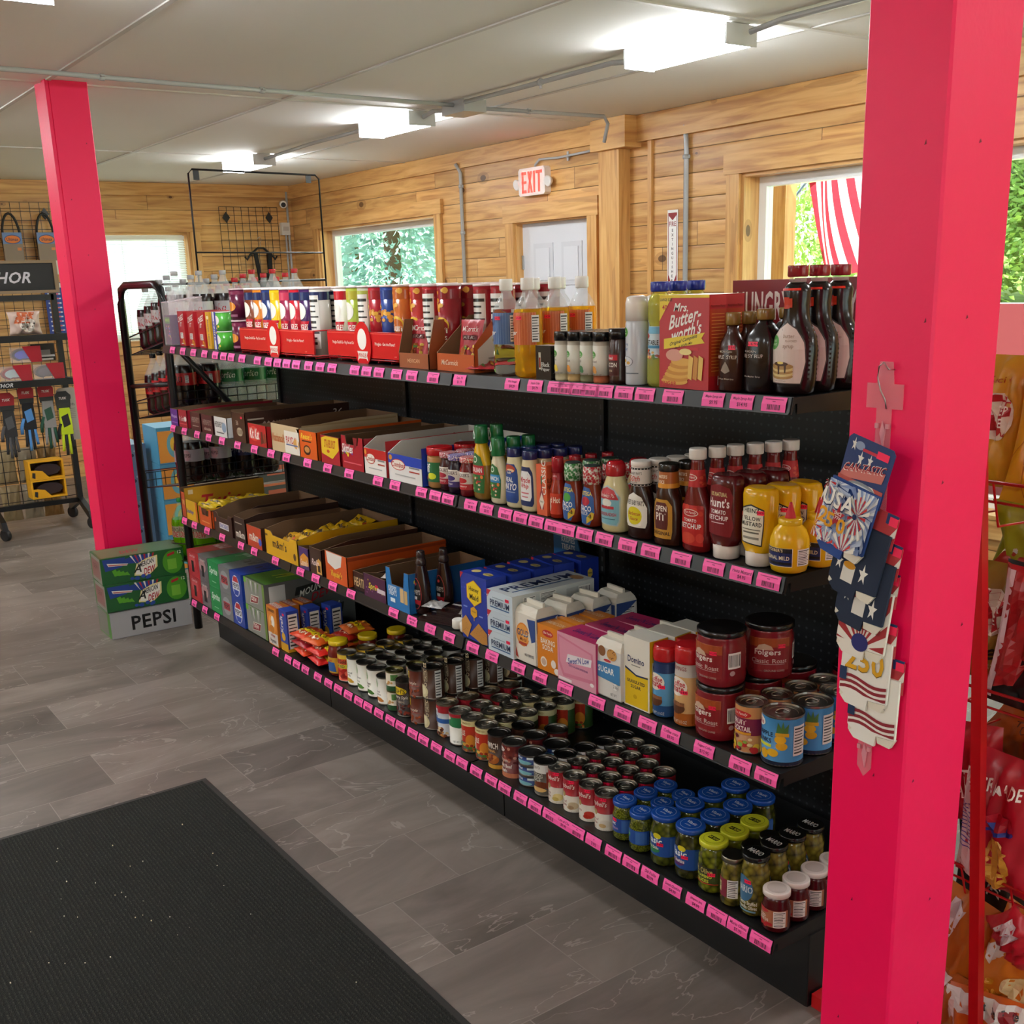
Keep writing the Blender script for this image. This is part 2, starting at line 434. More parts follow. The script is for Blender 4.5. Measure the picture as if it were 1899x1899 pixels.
# ================================================================ ROOM SHELL
XF, YB, CZ = -9.282, 3.362, 2.66           # far wall, back wall, ceiling height
WOOD = wood('pine_boards'); TRIM = wood('pine_trim', plank=0); TRIMV = wood('pine_trim_upright', axis_h=False, plank=0)
def floor_mat():
    q = N('stone_look_tiles'); tc = q.n('TexCoord'); mp = q.n('Mapping'); q.l(tc.outputs['Object'], mp.inputs[0])
    mp.inputs['Rotation'].default_value = (0, 0, pi / 2); mp.inputs['Location'].default_value = (.2, .05, 0)
    br = q.n('TexBrick'); br.inputs['Scale'].default_value = 1; br.inputs['Mortar Size'].default_value = .0016; br.inputs['Brick Width'].default_value = .61; br.inputs['Row Height'].default_value = .32
    br.offset = .37; br.inputs['Color1'].default_value = (0, 0, 0, 1); br.inputs['Color2'].default_value = (1, 1, 1, 1); br.inputs['Mortar'].default_value = (.5, .5, .5, 1)
    q.l(mp.outputs[0], br.inputs['Vector'])
    sx = q.n('Mapping'); sx.inputs['Scale'].default_value = (2.6, .9, 1); q.l(tc.outputs['Object'], sx.inputs[0])
    ad = q.n('VectorMath', operation='ADD'); q.l(sx.outputs[0], ad.inputs[0]); sc = q.n('VectorMath', operation='SCALE'); q.l(br.outputs[0], sc.inputs[0]); sc.inputs['Scale'].default_value = 9; q.l(sc.outputs[0], ad.inputs[1])
    n1 = q.n('TexNoise'); n1.inputs['Scale'].default_value = 1.1; n1.inputs['Detail'].default_value = 8; n1.inputs['Roughness'].default_value = .62; n1.inputs['Distortion'].default_value = 1.3; q.l(ad.outputs[0], n1.inputs['Vector'])
    c = q.ramp(n1.outputs[0], [(.28, '#5c544d'), (.5, '#766c65'), (.72, '#8c817a')])
    sp = q.n('SeparateColor'); q.l(br.outputs[0], sp.inputs[0])
    mr = q.n('MapRange'); q.l(sp.outputs[0], mr.inputs[0]); mr.inputs[3].default_value = .72; mr.inputs[4].default_value = 1.12
    cc = q.n('CombineColor'); [q.l(mr.outputs[0], cc.inputs[i]) for i in range(3)]
    c = q.mix(1.0, c, cc.outputs[0], 'MULTIPLY')
    n2 = q.n('TexNoise'); n2.inputs['Scale'].default_value = .9; n2.inputs['Detail'].default_value = 5; n2.inputs['Distortion'].default_value = 2.2; q.l(ad.outputs[0], n2.inputs['Vector'])
    vein = q.math('LESS_THAN', q.math('ABSOLUTE', q.math('SUBTRACT', n2.outputs[0], .5)), .0035)
    c = q.mix(q.math('MULTIPLY', vein, .35), c, lin('#b9aea6'))
    c = q.mix(q.math('MULTIPLY', br.outputs['Fac'], .45), c, lin('#a79d95'))
    q.l(c, q.b.inputs['Base Color']); q.b.inputs['Roughness'].default_value = .42
    return q.m
def ceiling_mat():
    q = N('painted_ceiling_board'); tc = q.n('TexCoord'); n1 = q.n('TexNoise'); n1.inputs['Scale'].default_value = 26; n1.inputs['Detail'].default_value = 4; q.l(tc.outputs['Object'], n1.inputs['Vector'])
    n2 = q.n('TexNoise'); n2.inputs['Scale'].default_value = .45; q.l(tc.outputs['Object'], n2.inputs['Vector'])
    q.l(q.ramp(n2.outputs[0], [(.35, '#e6e5e0'), (.65, '#efeeea')]), q.b.inputs['Base Color']); q.b.inputs['Roughness'].default_value = .8
    msk = q.math('MULTIPLY', q.math('GREATER_THAN', n2.outputs[0], .48), q.math('GREATER_THAN', n1.outputs[0], .6))
    q.bump(msk, .5, .01); return q.m
def wallbox(b, axis, a, th, r0, r1, holes, m, edge):
    """wall slab on plane axis=a, from r0 to r1, ceiling high, with holes (u0,u1,z0,z1)"""
    us = sorted({r0, r1, *[h[0] for h in holes], *[h[1] for h in holes]})
    for u0, u1 in zip(us, us[1:]):
        z = 0; hs = sorted([h for h in holes if h[0] <= u0 and h[1] >= u1], key=lambda h: h[2])
        for h in hs + [(0, 0, CZ, CZ)]:
            if h[2] > z + 1e-4:
                if axis == 'y': b.box(u0, u1, a, a + th, z, h[2], m)
                else: b.box(min(a, a + th), max(a, a + th), u0, u1, z, h[2], m)
            z = h[3]
XR, YF = 4.2, -5.2
b = B(); b.box(XF - .3, XR + .3, YF - .3, YB + .3, -.12, 0, floor_mat()); struct(b, 'floor')
b = B(); b.box(XF - .3, XR + .3, YF - .3, YB + .3, CZ, CZ + .12, ceiling_mat()); struct(b, 'ceiling')
H1, H2, HD = (-8.70, -6.56, 1.1, 2.215), (-3.22, -.25, .45, 2.235), (-5.46, -4.6, 0, 2.085)
b = B(); wallbox(b, 'y', YB, .22, XF - .22, XR + .2, [H1, H2, HD], WOOD, 0); struct(b, 'wall_back')
HB = (1.0, 2.27, 1.2, 2.215)
b = B(); wallbox(b, 'x', XF, -.22, YF, YB, [HB], WOOD, 0); struct(b, 'wall_left')
HR = (-3.2, 3.0, .4, 2.4)
b = B(); wallbox(b, 'x', XR, .2, YF, YB, [HR], WOOD, 0); struct(b, 'wall_right')
HF = (-6.5, -3.2, .9, 2.2)
b = B(); wallbox(b, 'y', YF - .2, .2, XF - .2, XR + .2, [HF], WOOD, 0); struct(b, 'wall_front')
# ceiling cover strips over the joints of the 4 x 8 ft boards
k = 0
for y in (-3.83, -2.61, -1.39, -.17, 1.06, 2.28):
    k += 1; b = B(); b.box(XF, XR, y - .012, y + .012, CZ - .006, CZ, '#c9c7c2'); struct(b, 'trim_%d' % k)
for x in (-6.97, -4.42, -1.87, .68, 3.2):
    k += 1; b = B(); b.box(x - .014, x + .014, YF, YB, CZ - .007, CZ, '#dad8d3'); struct(b, 'trim_%d' % k)
# crown boards
for a in ((XF + .001, -4.42, YB - .03, YB, 2.535), (-4.08, XR, YB - .04, YB, 2.50)):
    k += 1; b = B(); b.box(a[0], a[1], a[2], a[3], a[4], CZ - .002, TRIM); struct(b, 'trim_%d' % k)
k += 1; b = B(); b.box(XF, XF + .03, YF, YB - .03, 2.545, CZ - .002, TRIM); struct(b, 'trim_%d' % k)
# pine post on the back wall with its cap
b = B(); b.box(-4.386, -4.186, YB - .098, YB, 0, 2.47, TRIMV); struct(b, 'trim_%d' % (k + 1))
b = B(); b.box(-4.42, -4.08, YB - .14, YB, 2.47, CZ - .002, TRIM); struct(b, 'trim_%d' % (k + 2))
b = B(); b.box(-4.0, -3.965, YB - .02, YB, 0, 2.5, TRIMV); struct(b, 'trim_%d' % (k + 3))
b = B(); b.box(XF, -5.56, YB - .02, YB, 0, .11, TRIM); b.box(-4.1, -3.32, YB - .02, YB, 0, .11, TRIM); struct(b, 'baseboard_back')
b = B(); b.box(XF, XF + .02, YF, YB, 0, .11, TRIM); struct(b, 'baseboard_left')
def pane_mat():
    q = N('window_glass'); t = q.t; tr = q.n('BsdfTransparent'); gl = q.n('BsdfGlossy'); gl.inputs['Roughness'].default_value = .02
    mxs = q.n('MixShader'); mxs.inputs[0].default_value = .05; q.l(tr.outputs[0], mxs.inputs[1]); q.l(gl.outputs[0], mxs.inputs[2])
    tr.inputs[0].default_value = (.93, .98, .96, 1)
    q.l(mxs.outputs[0], t.nodes['Material Output'].inputs[0]); return q.m
GLASS = pane_mat()
WV = M_('#eef2f2', 'g')
def window(n, axis, a, sgn, H, casing=.1, sill=True, mull=()):
    """casing flat on the room side, deep pine jambs, white vinyl frame and pane at the outer side"""
    u0, u1, z0, z1 = H
    def bx(b, ua, ub, na, nb, za, zb, m):
        n0, n1 = sorted((a + sgn * na, a + sgn * nb))
        if axis == 'y': b.box(ua, ub, n0, n1, za, zb, m)
        else: b.box(n0, n1, ua, ub, za, zb, m)
    e = empty('window_%d' % n); e['kind'] = 'structure'
    if casing:
        b = B(); c = casing
        bx(b, u0 - c, u0, -.025, 0, z0 - c, z1, TRIMV); bx(b, u1, u1 + c, -.025, 0, z0 - c, z1, TRIMV)
        bx(b, u0 - c - .02, u1 + c + .02, -.03, 0, z1, z1 + c + .015, TRIM); bx(b, u0, u1, -.025, 0, z0 - c, z0, TRIM)
        b.build('casing', e)
    b = B(); bx(b, u0, u0 + .02, 0, .2, z0, z1, TRIMV); bx(b, u1 - .02, u1, 0, .2, z0, z1, TRIMV); bx(b, u0 + .02, u1 - .02, 0, .2, z1 - .02, z1, TRIM); bx(b, u0 + .02, u1 - .02, -.03, .2, z0, z0 + .02, TRIM); b.build('jamb', e)
    b = B(); f = .055; i = .02
    bx(b, u0 + i, u0 + i + f, .13, .19, z0 + i, z1 - i, WV); bx(b, u1 - i - f, u1 - i, .13, .19, z0 + i, z1 - i, WV)
    bx(b, u0 + i + f, u1 - i - f, .13, .19, z1 - i - f, z1 - i, WV); bx(b, u0 + i + f, u1 - i - f, .13, .19, z0 + i, z0 + i + f, WV)
    for mu in mull: bx(b, mu - .03, mu + .03, .13, .19, z0 + i + f, z1 - i - f, WV)
    b.build('frame', e)
    b = B(); bx(b, u0 + i + f, u1 - i - f, .155, .16, z0 + i + f, z1 - i - f, GLASS); b.build('pane', e)
    return e
window(1, 'y', YB, 1, H1); window(2, 'y', YB, 1, H2); w3 = window(3, 'x', XF, -1, HB)
window(4, 'x', XR, 1, HR, mull=(.2,)); window(5, 'y', YF, -1, HF)  # right and front windows are unseen, added to let daylight in
# white slatted blind inside the far window
e = tag(empty('window_blind', (XF - .05, 1.63, 1.22)), 'white horizontal slatted blind closed in the far wall window', 'window blind')
b = B(); b.box(-.015, .015, -.6, .6, .93, .965, '#f0f4f2'); b.build('head_rail', e)
sm = N('translucent_slat'); sm.b.inputs['Base Color'].default_value = lin('#e9f1ef'); sm.b.inputs['Transmission Weight'].default_value = .0; sm.b.inputs['Roughness'].default_value = .5
tl = sm.n('BsdfTranslucent'); tl.inputs[0].default_value = lin('#eef6f4'); ms_ = sm.n('MixShader'); ms_.inputs[0].default_value = .5
sm.l(sm.b.outputs[0], ms_.inputs[1]); sm.l(tl.outputs[0], ms_.inputs[2]); sm.l(ms_.outputs[0], sm.t.nodes['Material Output'].inputs[0])
b = B()
for i in range(42):
    z = .01 + i * .0218; b.quadv([(.011, -.6, z), (.011, .6, z), (-.006, .6, z + .0165), (-.006, -.6, z + .0165)], sm.m)
b.build('slats', e)
b = B()
for y in (-.42, 0, .42): b.box(-.002, .002, y - .002, y + .002, 0, .94, '#c9d0ce')
b.build('cord', e)
# ---------------------------------------------------------------- door with casing
e = empty('door_1'); e['kind'] = 'structure'
b = B(); b.box(-5.45, -4.61, YB + .06, YB + .1, .01, 2.075, '#d9dbe0')
for x0, x1 in ((-5.31, -5.08), (-4.98, -4.75)):
    for z0, z1 in ((.2, .82), (.95, 1.5), (1.63, 1.93)):
        b.box(x0, x1, YB + .052, YB + .06, z0, z1, '#cfd1d6'); b.box(x0 + .035, x1 - .035, YB + .045, YB + .055, z0 + .035, z1 - .035, '#d9dbe0')
b.build('panel', e)
b = B(); b.box(-5.56, -5.46, YB - .025, YB, 0, 2.085, TRIMV); b.box(-4.6, -4.5, YB - .025, YB, 0, 2.085, TRIMV); b.box(-5.58, -4.48, YB - .03, YB, 2.085, 2.21, TRIM)
b.box(-5.46, -5.45, YB, YB + .2, 0, 2.075, TRIMV); b.box(-4.61, -4.6, YB, YB + .2, 0, 2.075, TRIMV); b.box(-5.46, -4.6, YB, YB + .2, 2.075, 2.085, TRIM); b.build('casing', e)
for z in (.3, 1.75): b = B(); b.box(-5.455, -5.44, YB + .045, YB + .065, z, z + .1, M_('#b9bab8', 'm')); b.build('hinge', e)
b = B(); b.lathe([(0, .025), (.02, .03), (.05, .028), (.06, .015)], M_('#b8a878', 'm')); o = b.build('knob', e); o.location = (-4.68, YB + .06, 1.0); o.rotation_euler = (pi / 2, 0, 0)

# ================================================================ LIGHT FIXTURES AND CONDUIT
dm = bpy.data.materials.new('lamp_diffuser'); dm.use_nodes = True
q_ = dm.node_tree; em = q_.nodes['Principled BSDF']; em.inputs['Base Color'].default_value = (.9, .9, .86, 1)
em.inputs['Emission Color'].default_value = (.93, .97, 1.0, 1); em.inputs['Emission Strength'].default_value = LAMP
def fixture(x, y, label):
    e = tag(empty('ceiling_light', (x, y, CZ)), label, 'ceiling light', 'fluorescent wraparound ceiling lights')
    b = B(); b.box(-.3, .3, -.055, .055, -.05, 0, '#c8cacb'); b.box(-.31, -.3, -.09, .09, -.085, -.005, '#cfd2d4'); b.box(.3, .31, -.09, .09, -.085, -.005, '#cfd2d4'); b.build('housing', e)
    b = B(); P = [(-.085, -.03), (-.085, -.07), (-.07, -.083), (.07, -.083), (.085, -.07), (.085, -.03)]
    b.prism(P, 'x', -.3, .3, dm); b.build('diffuser', e)
LP = [(-2.245, 1.94, 'white ceiling light closest to the near pink post, its ribbed lens facing the wood wall'), (-4.76, 1.96, 'white ceiling light just past the conduit junction box'), (-7.07, 1.98, 'white ceiling light farthest away, beside the corner of the wood walls'),
      (-2.24, -.69, 'white ceiling light cut off by the top left of the photo')]
for p in LP: fixture(*p)
for x in (.3, 2.7): 
    for y, nm in ((1.94, 'back'), (-3.3, 'front')): fixture(x, y, 'white ceiling light out of view, %s row, %s column' % (nm, 'near' if x < 1 else 'far right'))
for x, y in ((-2.2, -3.3), (-4.76, -3.3), (-7.07, -3.3), (-5.6, -1.1)): fixture(x, y, 'white ceiling light out of view to the left, %.1f metres along at %.1f' % (-x, -y))
G = M_('#b2b5b6', 'g')
def conduit(pts, label, r=.0115, clips=()):
    e = tag(empty('conduit', (0, 0, 0)), label, 'conduit')
    b = B(); b.tube(pts, r, G, 10); b.build('pipe', e)
    for c in clips:
        q = B(); q.lathe([(-.012, r * 1.35), (.012, r * 1.35)], G, 10); q.box(-.03, .03, -.002, .004, -.009, .009, G); o = q.build('clip', e); o.location = c[:3]
        if c[3] == 'y': o.rotation_euler = (pi / 2, 0, 0)
        if c[3] == 'x': o.rotation_euler = (0, pi / 2, 0)
    return e
zc = CZ - .02
conduit([(-4.06, YF + .1, zc), (-4.06, -.3, zc), (-4.1, .4, zc), (-4.1, 1.95, zc)], 'grey metal conduit crossing the ceiling over the left pink post', clips=((-4.08, 0, zc, 'y'), (-4.1, .8, zc, 'y')))
conduit([(-4.14, 2.1, zc), (-4.12, 2.6, zc), (-4.09, 3.06, zc), (-4.1, 3.1, 2.6), (-4.16, 3.12, 2.5)], 'grey metal conduit from the junction box to the wood post', clips=((-4.12, 2.5, zc, 'y'),))
conduit([(-3.98, 1.95, zc), (-3.5, 1.96, zc), (-2.75, 1.95, zc), (-2.58, 1.95, zc - .02)], 'grey metal conduit between the junction box and the nearest ceiling light', .012, ((-3.3, 1.955, zc, 'x'),))
conduit([(-1.9, 1.95, zc - .02), (-1.75, 1.97, zc), (-.6, 1.96, zc), (-.03, 1.95, zc - .02)], 'grey metal conduit running from the nearest ceiling light behind the near post', .012)
conduit([(-4.22, 1.99, zc - .01), (-4.35, 1.97, zc), (-4.44, 1.96, zc - .02)], 'short bent grey conduit joining the junction box and the middle ceiling light', .012)
conduit([(-5.08, 1.97, zc), (-6.0, 1.98, zc), (-6.75, 1.98, zc - .02)], 'grey metal conduit between the middle and farthest ceiling lights', .012)
b = B(); b.box(-4.22, -3.99, 1.95, 2.1, CZ - .065, CZ, G); tag(b.build('junction_box'), 'grey metal junction box on the ceiling where the conduits meet', 'junction box')
yc = YB - .02
conduit([(-3.68, YB - .02, 2.6), (-3.66, yc - .005, 2.55), (-3.655, yc, 2.4), (-3.655, yc, .3)], 'grey metal conduit bending down the wood wall beside the fire extinguisher sign', .016, ((-3.655, yc, 2.37, 'z'), (-3.655, yc, 1.2, 'z')))
conduit([(-6.16, YB - .05, 2.57), (-6.14, yc, 2.5), (-6.14, yc, .3)], 'grey metal conduit down the wood wall between the window and the door', .014, ((-6.14, yc, 2.05, 'z'), (-6.14, yc, 2.4, 'z')))
conduit([(-4.43, yc, 2.50), (-4.9, yc, 2.49), (-5.12, yc, 2.5), (-5.17, yc, 2.47), (-5.175, yc, 2.44)], 'thin dark conduit feeding the red exit sign', .008, ((-4.8, yc, 2.49, 'x'),))
conduit([(XF + .03, YB - .06, 2.6), (XF + .03, YB - .06, .5)], 'thin grey conduit standing in the corner of the wood walls', .012)
conduit([(XF + .03, YB - .095, 2.2), (XF + .03, YB - .095, .5)], 'thin grey conduit under the small wall box in the corner', .01)
b = B(); b.box(0, .05, -.045, .045, -.06, .06, '#d6d3ca'); b.box(.05, .055, -.03, .03, -.02, .02, '#b9b6ad'); o = b.build('wall_box'); o.location = (XF, YB - .1, 2.245); tag(o, 'small beige electrical box on the wall in the corner', 'wall box')
e = tag(empty('security_camera', (XF, YB - .1, 2.49)), 'small white round security camera high in the corner of the wood walls', 'camera')
b = B(); b.lathe([(0, .03), (.03, .03), (.035, .02)], '#e8e6e0'); o = b.build('mount', e); o.rotation_euler = (0, pi / 2, 0)
b = B(); b.lathe([(0, .02), (.01, .036), (.07, .036), (.075, .03)], '#eceae4'); o = b.build('housing', e); o.location = (.03, 0, 0); o.rotation_euler = (0, pi / 2 + .25, -.4)
b = B(); b.lathe([(.074, .024), (.08, .022)], '#15171b'); o = b.build('lens', e); o.location = (.03, 0, 0); o.rotation_euler = (0, pi / 2 + .25, -.4)
# exit sign
e = tag(empty('exit_sign', (-5.175, YB, 2.35)), 'white exit sign with lit red letters above the door', 'exit sign')
b = B(); P = [(-.155, -.075), (-.14, -.09), (.14, -.09), (.155, -.075), (.155, .085), (.14, .1), (-.14, .1), (-.155, .085)]
b.prism(P, 'y', -.055, 0, '#efe9e4'); b.build('housing', e)
em2 = bpy.data.materials.new('lit_red_letters'); em2.use_nodes = True; p2 = em2.node_tree.nodes['Principled BSDF']; p2.inputs['Base Color'].default_value = lin('#ff2a1c'); p2.inputs['Emission Color'].default_value = (1, .03, .02, 1); p2.inputs['Emission Strength'].default_value = 1.6
b = B(); L_ = em2
for x0 in (-.11, ): 
    for z0, z1 in ((.055, .075), (-.005, .012), (-.07, -.05)): b.box(x0, x0 + .05, -.06, -.055, z0, z1, L_)
    b.box(x0, x0 + .016, -.06, -.055, -.07, .075, L_)
for sx in (1, -1):
    P = [(-.025 * sx, .075), (-.008 * sx, .075), (.028 * sx, -.07), (.011 * sx, -.07)]
    P = [(x - .015, z) for x, z in P]; b.prism(P if sx < 0 else P[::-1], 'y', -.06, -.055, L_)
b.box(.027, .043, -.06, -.055, -.07, .075, L_); b.box(.058, .125, -.06, -.055, .055, .075, L_); b.box(.083, .1, -.06, -.055, -.07, .06, L_)
b.build('letters', e)
for s_ in (-1, 1):
    b = B(); b.lathe([(0, .02), (.02, .035), (.035, .038), (.04, .03)], '#e9e6e2'); o = b.build('lamp_head', e); o.location = (s_ * .185, -.02, .0); o.rotation_euler = (pi / 2 + .2, 0, 0)
# fire extinguisher sign
b = B(); b.box(-.046, .046, -.003, 0, -.24, .24, '#f1efec')
draw(b, [('r', 0, .5, 1.7, .93, '#8e1620'), ('r', 0, .5, 1.5, .91, '#f4f2ef'), ('p', [(-.75, .93), (0, .87), (.75, .93), (.75, .955), (-.75, .955)], '#8e1620'), ('t', 0, .825, .06, 'FIRE', '#8e1620', 'bw1.3'),
         ('p', [(-.75, .045), (-.75, .18), (0, .045)], '#8e1620'), ('p', [(.75, .045), (0, .045), (.75, .18)], '#8e1620')] +
     [('t', 0, .745 - i * .058, .036, c, '#3a2326', 'bw0.6') for i, c in enumerate('EXTINGUISHER')], lambda x, y, o: (x * .046, -.003 - o, (y - .5) * .48), .046, .48)
o = b.build('safety_sign'); o.location = (-3.785, YB - .002, 1.83); tag(o, 'tall white and dark red sign reading FIRE EXTINGUISHER on the wood wall', 'sign')

# ================================================================ PINK POSTS
pk = N('hot_pink_paint'); tc = pk.n('TexCoord'); nn = pk.n('TexNoise'); nn.inputs['Scale'].default_value = 60; pk.l(tc.outputs['Object'], nn.inputs['Vector']); pk.b.inputs['Base Color'].default_value = (.95, .0, .095, 1); pk.b.inputs['Roughness'].default_value = .45; pk.bump(nn.outputs[0], .12, .004)
def post(x0, x1, y0, y1, label, boxed=False):
    e = tag(empty('support_post', ((x0 + x1) / 2, (y0 + y1) / 2, 0)), label, 'post')
    w, d = (x1 - x0) / 2, (y1 - y0) / 2; c = .004
    b = B(); P = [(-w + c, -d), (w - c, -d), (w, -d + c), (w, d - c), (w - c, d), (-w + c, d), (-w, d - c), (-w, -d + c)]
    b.prism(P, 'z', 0, CZ - .001, pk.m); b.build('post_body', e)
    if boxed:
        b = B(); b.box(-w - .001, w + .001, -d - .016, -d, 0, CZ - .001, pk.m); b.build('facing_board', e)
    b = B()
    r = random.Random(3)
    for i in range(9):
        z = .3 + i * .26; x = r.uniform(-.8, .8) * w
        b.quadv([(x - .002, -d - (.0165 if boxed else .0005), z - .004), (x + .002, -d - (.0165 if boxed else .0005), z - .003), (x + .001, -d - (.0165 if boxed else .0005), z + .004)], '#7a0020')
        y = r.uniform(-.8, .8) * d; b.quadv([(w + .0006, y - .003, z - .002), (w + .0006, y + .003, z), (w + .0006, y, z + .005)], '#7a0020')
    b.build('nail_holes', e); return e
post(.262, .41, -.17, .013, 'hot pink square post close by on the right, can sleeves hanging on it')
post(-4.53, -4.345, -.172, .01, 'hot pink square post on the left behind the stacked soda cases', True)

# ================================================================ FLOOR MAT
mm_ = N('ribbed_carpet'); tc = mm_.n('TexCoord'); mp = mm_.n('Mapping'); mm_.l(tc.outputs['Object'], mp.inputs[0])
wv = mm_.n('TexWave', bands_direction='Y'); wv.inputs['Scale'].default_value = 28; wv.inputs['Distortion'].default_value = 1.2; wv.inputs['Detail'].default_value = 3; wv.inputs['Detail Scale'].default_value = 8; mm_.l(mp.outputs[0], wv.inputs['Vector'])
nz = mm_.n('TexNoise'); nz.inputs['Scale'].default_value = 260; nz.inputs['Detail'].default_value = 3; mm_.l(mp.outputs[0], nz.inputs['Vector'])
h_ = mm_.math('ADD', mm_.math('MULTIPLY', wv.outputs[0], .3), mm_.math('MULTIPLY', nz.outputs[0], .95))
mm_.l(mm_.ramp(h_, [(.35, '#060706'), (.75, '#151713'), (1.0, '#45473d')]), mm_.b.inputs['Base Color']); mm_.b.inputs['Roughness'].default_value = .95; mm_.bump(h_, .9, .006)
e = tag(empty('floor_mat', (-1.1, -1.33, 0)), 'black ribbed carpet entrance mat with rubber edge on the grey floor', 'mat')
b = B(); b.box(-1.0, 1.2, -.78, .78, 0.001, .009, mm_.m); b.build('carpet', e)
b = B(); R1 = M_('#262422', 'p')
for P in (((-1.022, -.8), (1.222, -.8), (1.2, -.778), (-1.0, -.778)), ((-1.022, .8), (-1.0, .778), (1.2, .778), (1.222, .8)), ((-1.022, -.8), (-1.0, -.778), (-1.0, .778), (-1.022, .8)), ((1.222, -.8), (1.222, .8), (1.2, .778), (1.2, -.778))):
    b.prism(P, 'z', .0005, .005, R1)
b.build('rubber_edge', e)
b = B(); r = random.Random(2)
for i in range(46):
    x, y = (r.gauss(-.35, .22), r.gauss(.25, .16)) if i < 26 else (r.uniform(-.9, .9), r.uniform(-.3, .7)); s = r.uniform(.0012, .003)
    b.box(x, x + s, y, y + s, .009, .009 + s, r.choice(('#d8c8a0', '#b9b09a', '#efe6cf')))
o = tag(b.build('crumbs'), 'scattered pale crumbs on the black entrance mat', 'crumbs', kind='stuff'); o.location = (-1.1, -1.33, 0)
# ================================================================ SHELVING UNIT (front edge on y=0, from x=-3.66 to x=0)
def zs(s, x):
    if s == 1:
        P = [(-3.66, 1.438), (-2.44, 1.4255), (-1.22, 1.427), (0.0, 1.4405)]
        for (a, za), (c, zc_) in zip(P, P[1:]):
            if x <= c or c == 0: return za + (zc_ - za) * (x - a) / (c - a)
    return {2: 1.074, 3: .636, 4: .229}[s]
BLK = M_('#101113', 'f'); BLK2 = M_('#17181b', 'f')
pf = N('perforated_black_panel'); tc = pf.n('TexCoord'); sp = pf.n('SeparateXYZ'); pf.l(tc.outputs['Object'], sp.inputs[0])
fx = pf.math('SUBTRACT', pf.math('FRACT', pf.math('DIVIDE', sp.outputs[0], .0254)), .5); fz = pf.math('SUBTRACT', pf.math('FRACT', pf.math('DIVIDE', sp.outputs[2], .0254)), .5)
dd = pf.math('ADD', pf.math('MULTIPLY', fx, fx), pf.math('MULTIPLY', fz, fz))
pf.l(pf.mix(pf.math('LESS_THAN', dd, .02), lin('#0d0e10'), lin('#3a3c40')), pf.b.inputs['Base Color']); pf.b.inputs['Roughness'].default_value = .45
gon = tag(empty('shelving_unit', (-1.83, .3, 0)), 'long black double sided store shelving unit filled with groceries', 'shelving')
def at(o, x, y, z): o.location = (x + 1.83, y - .3, z); return o
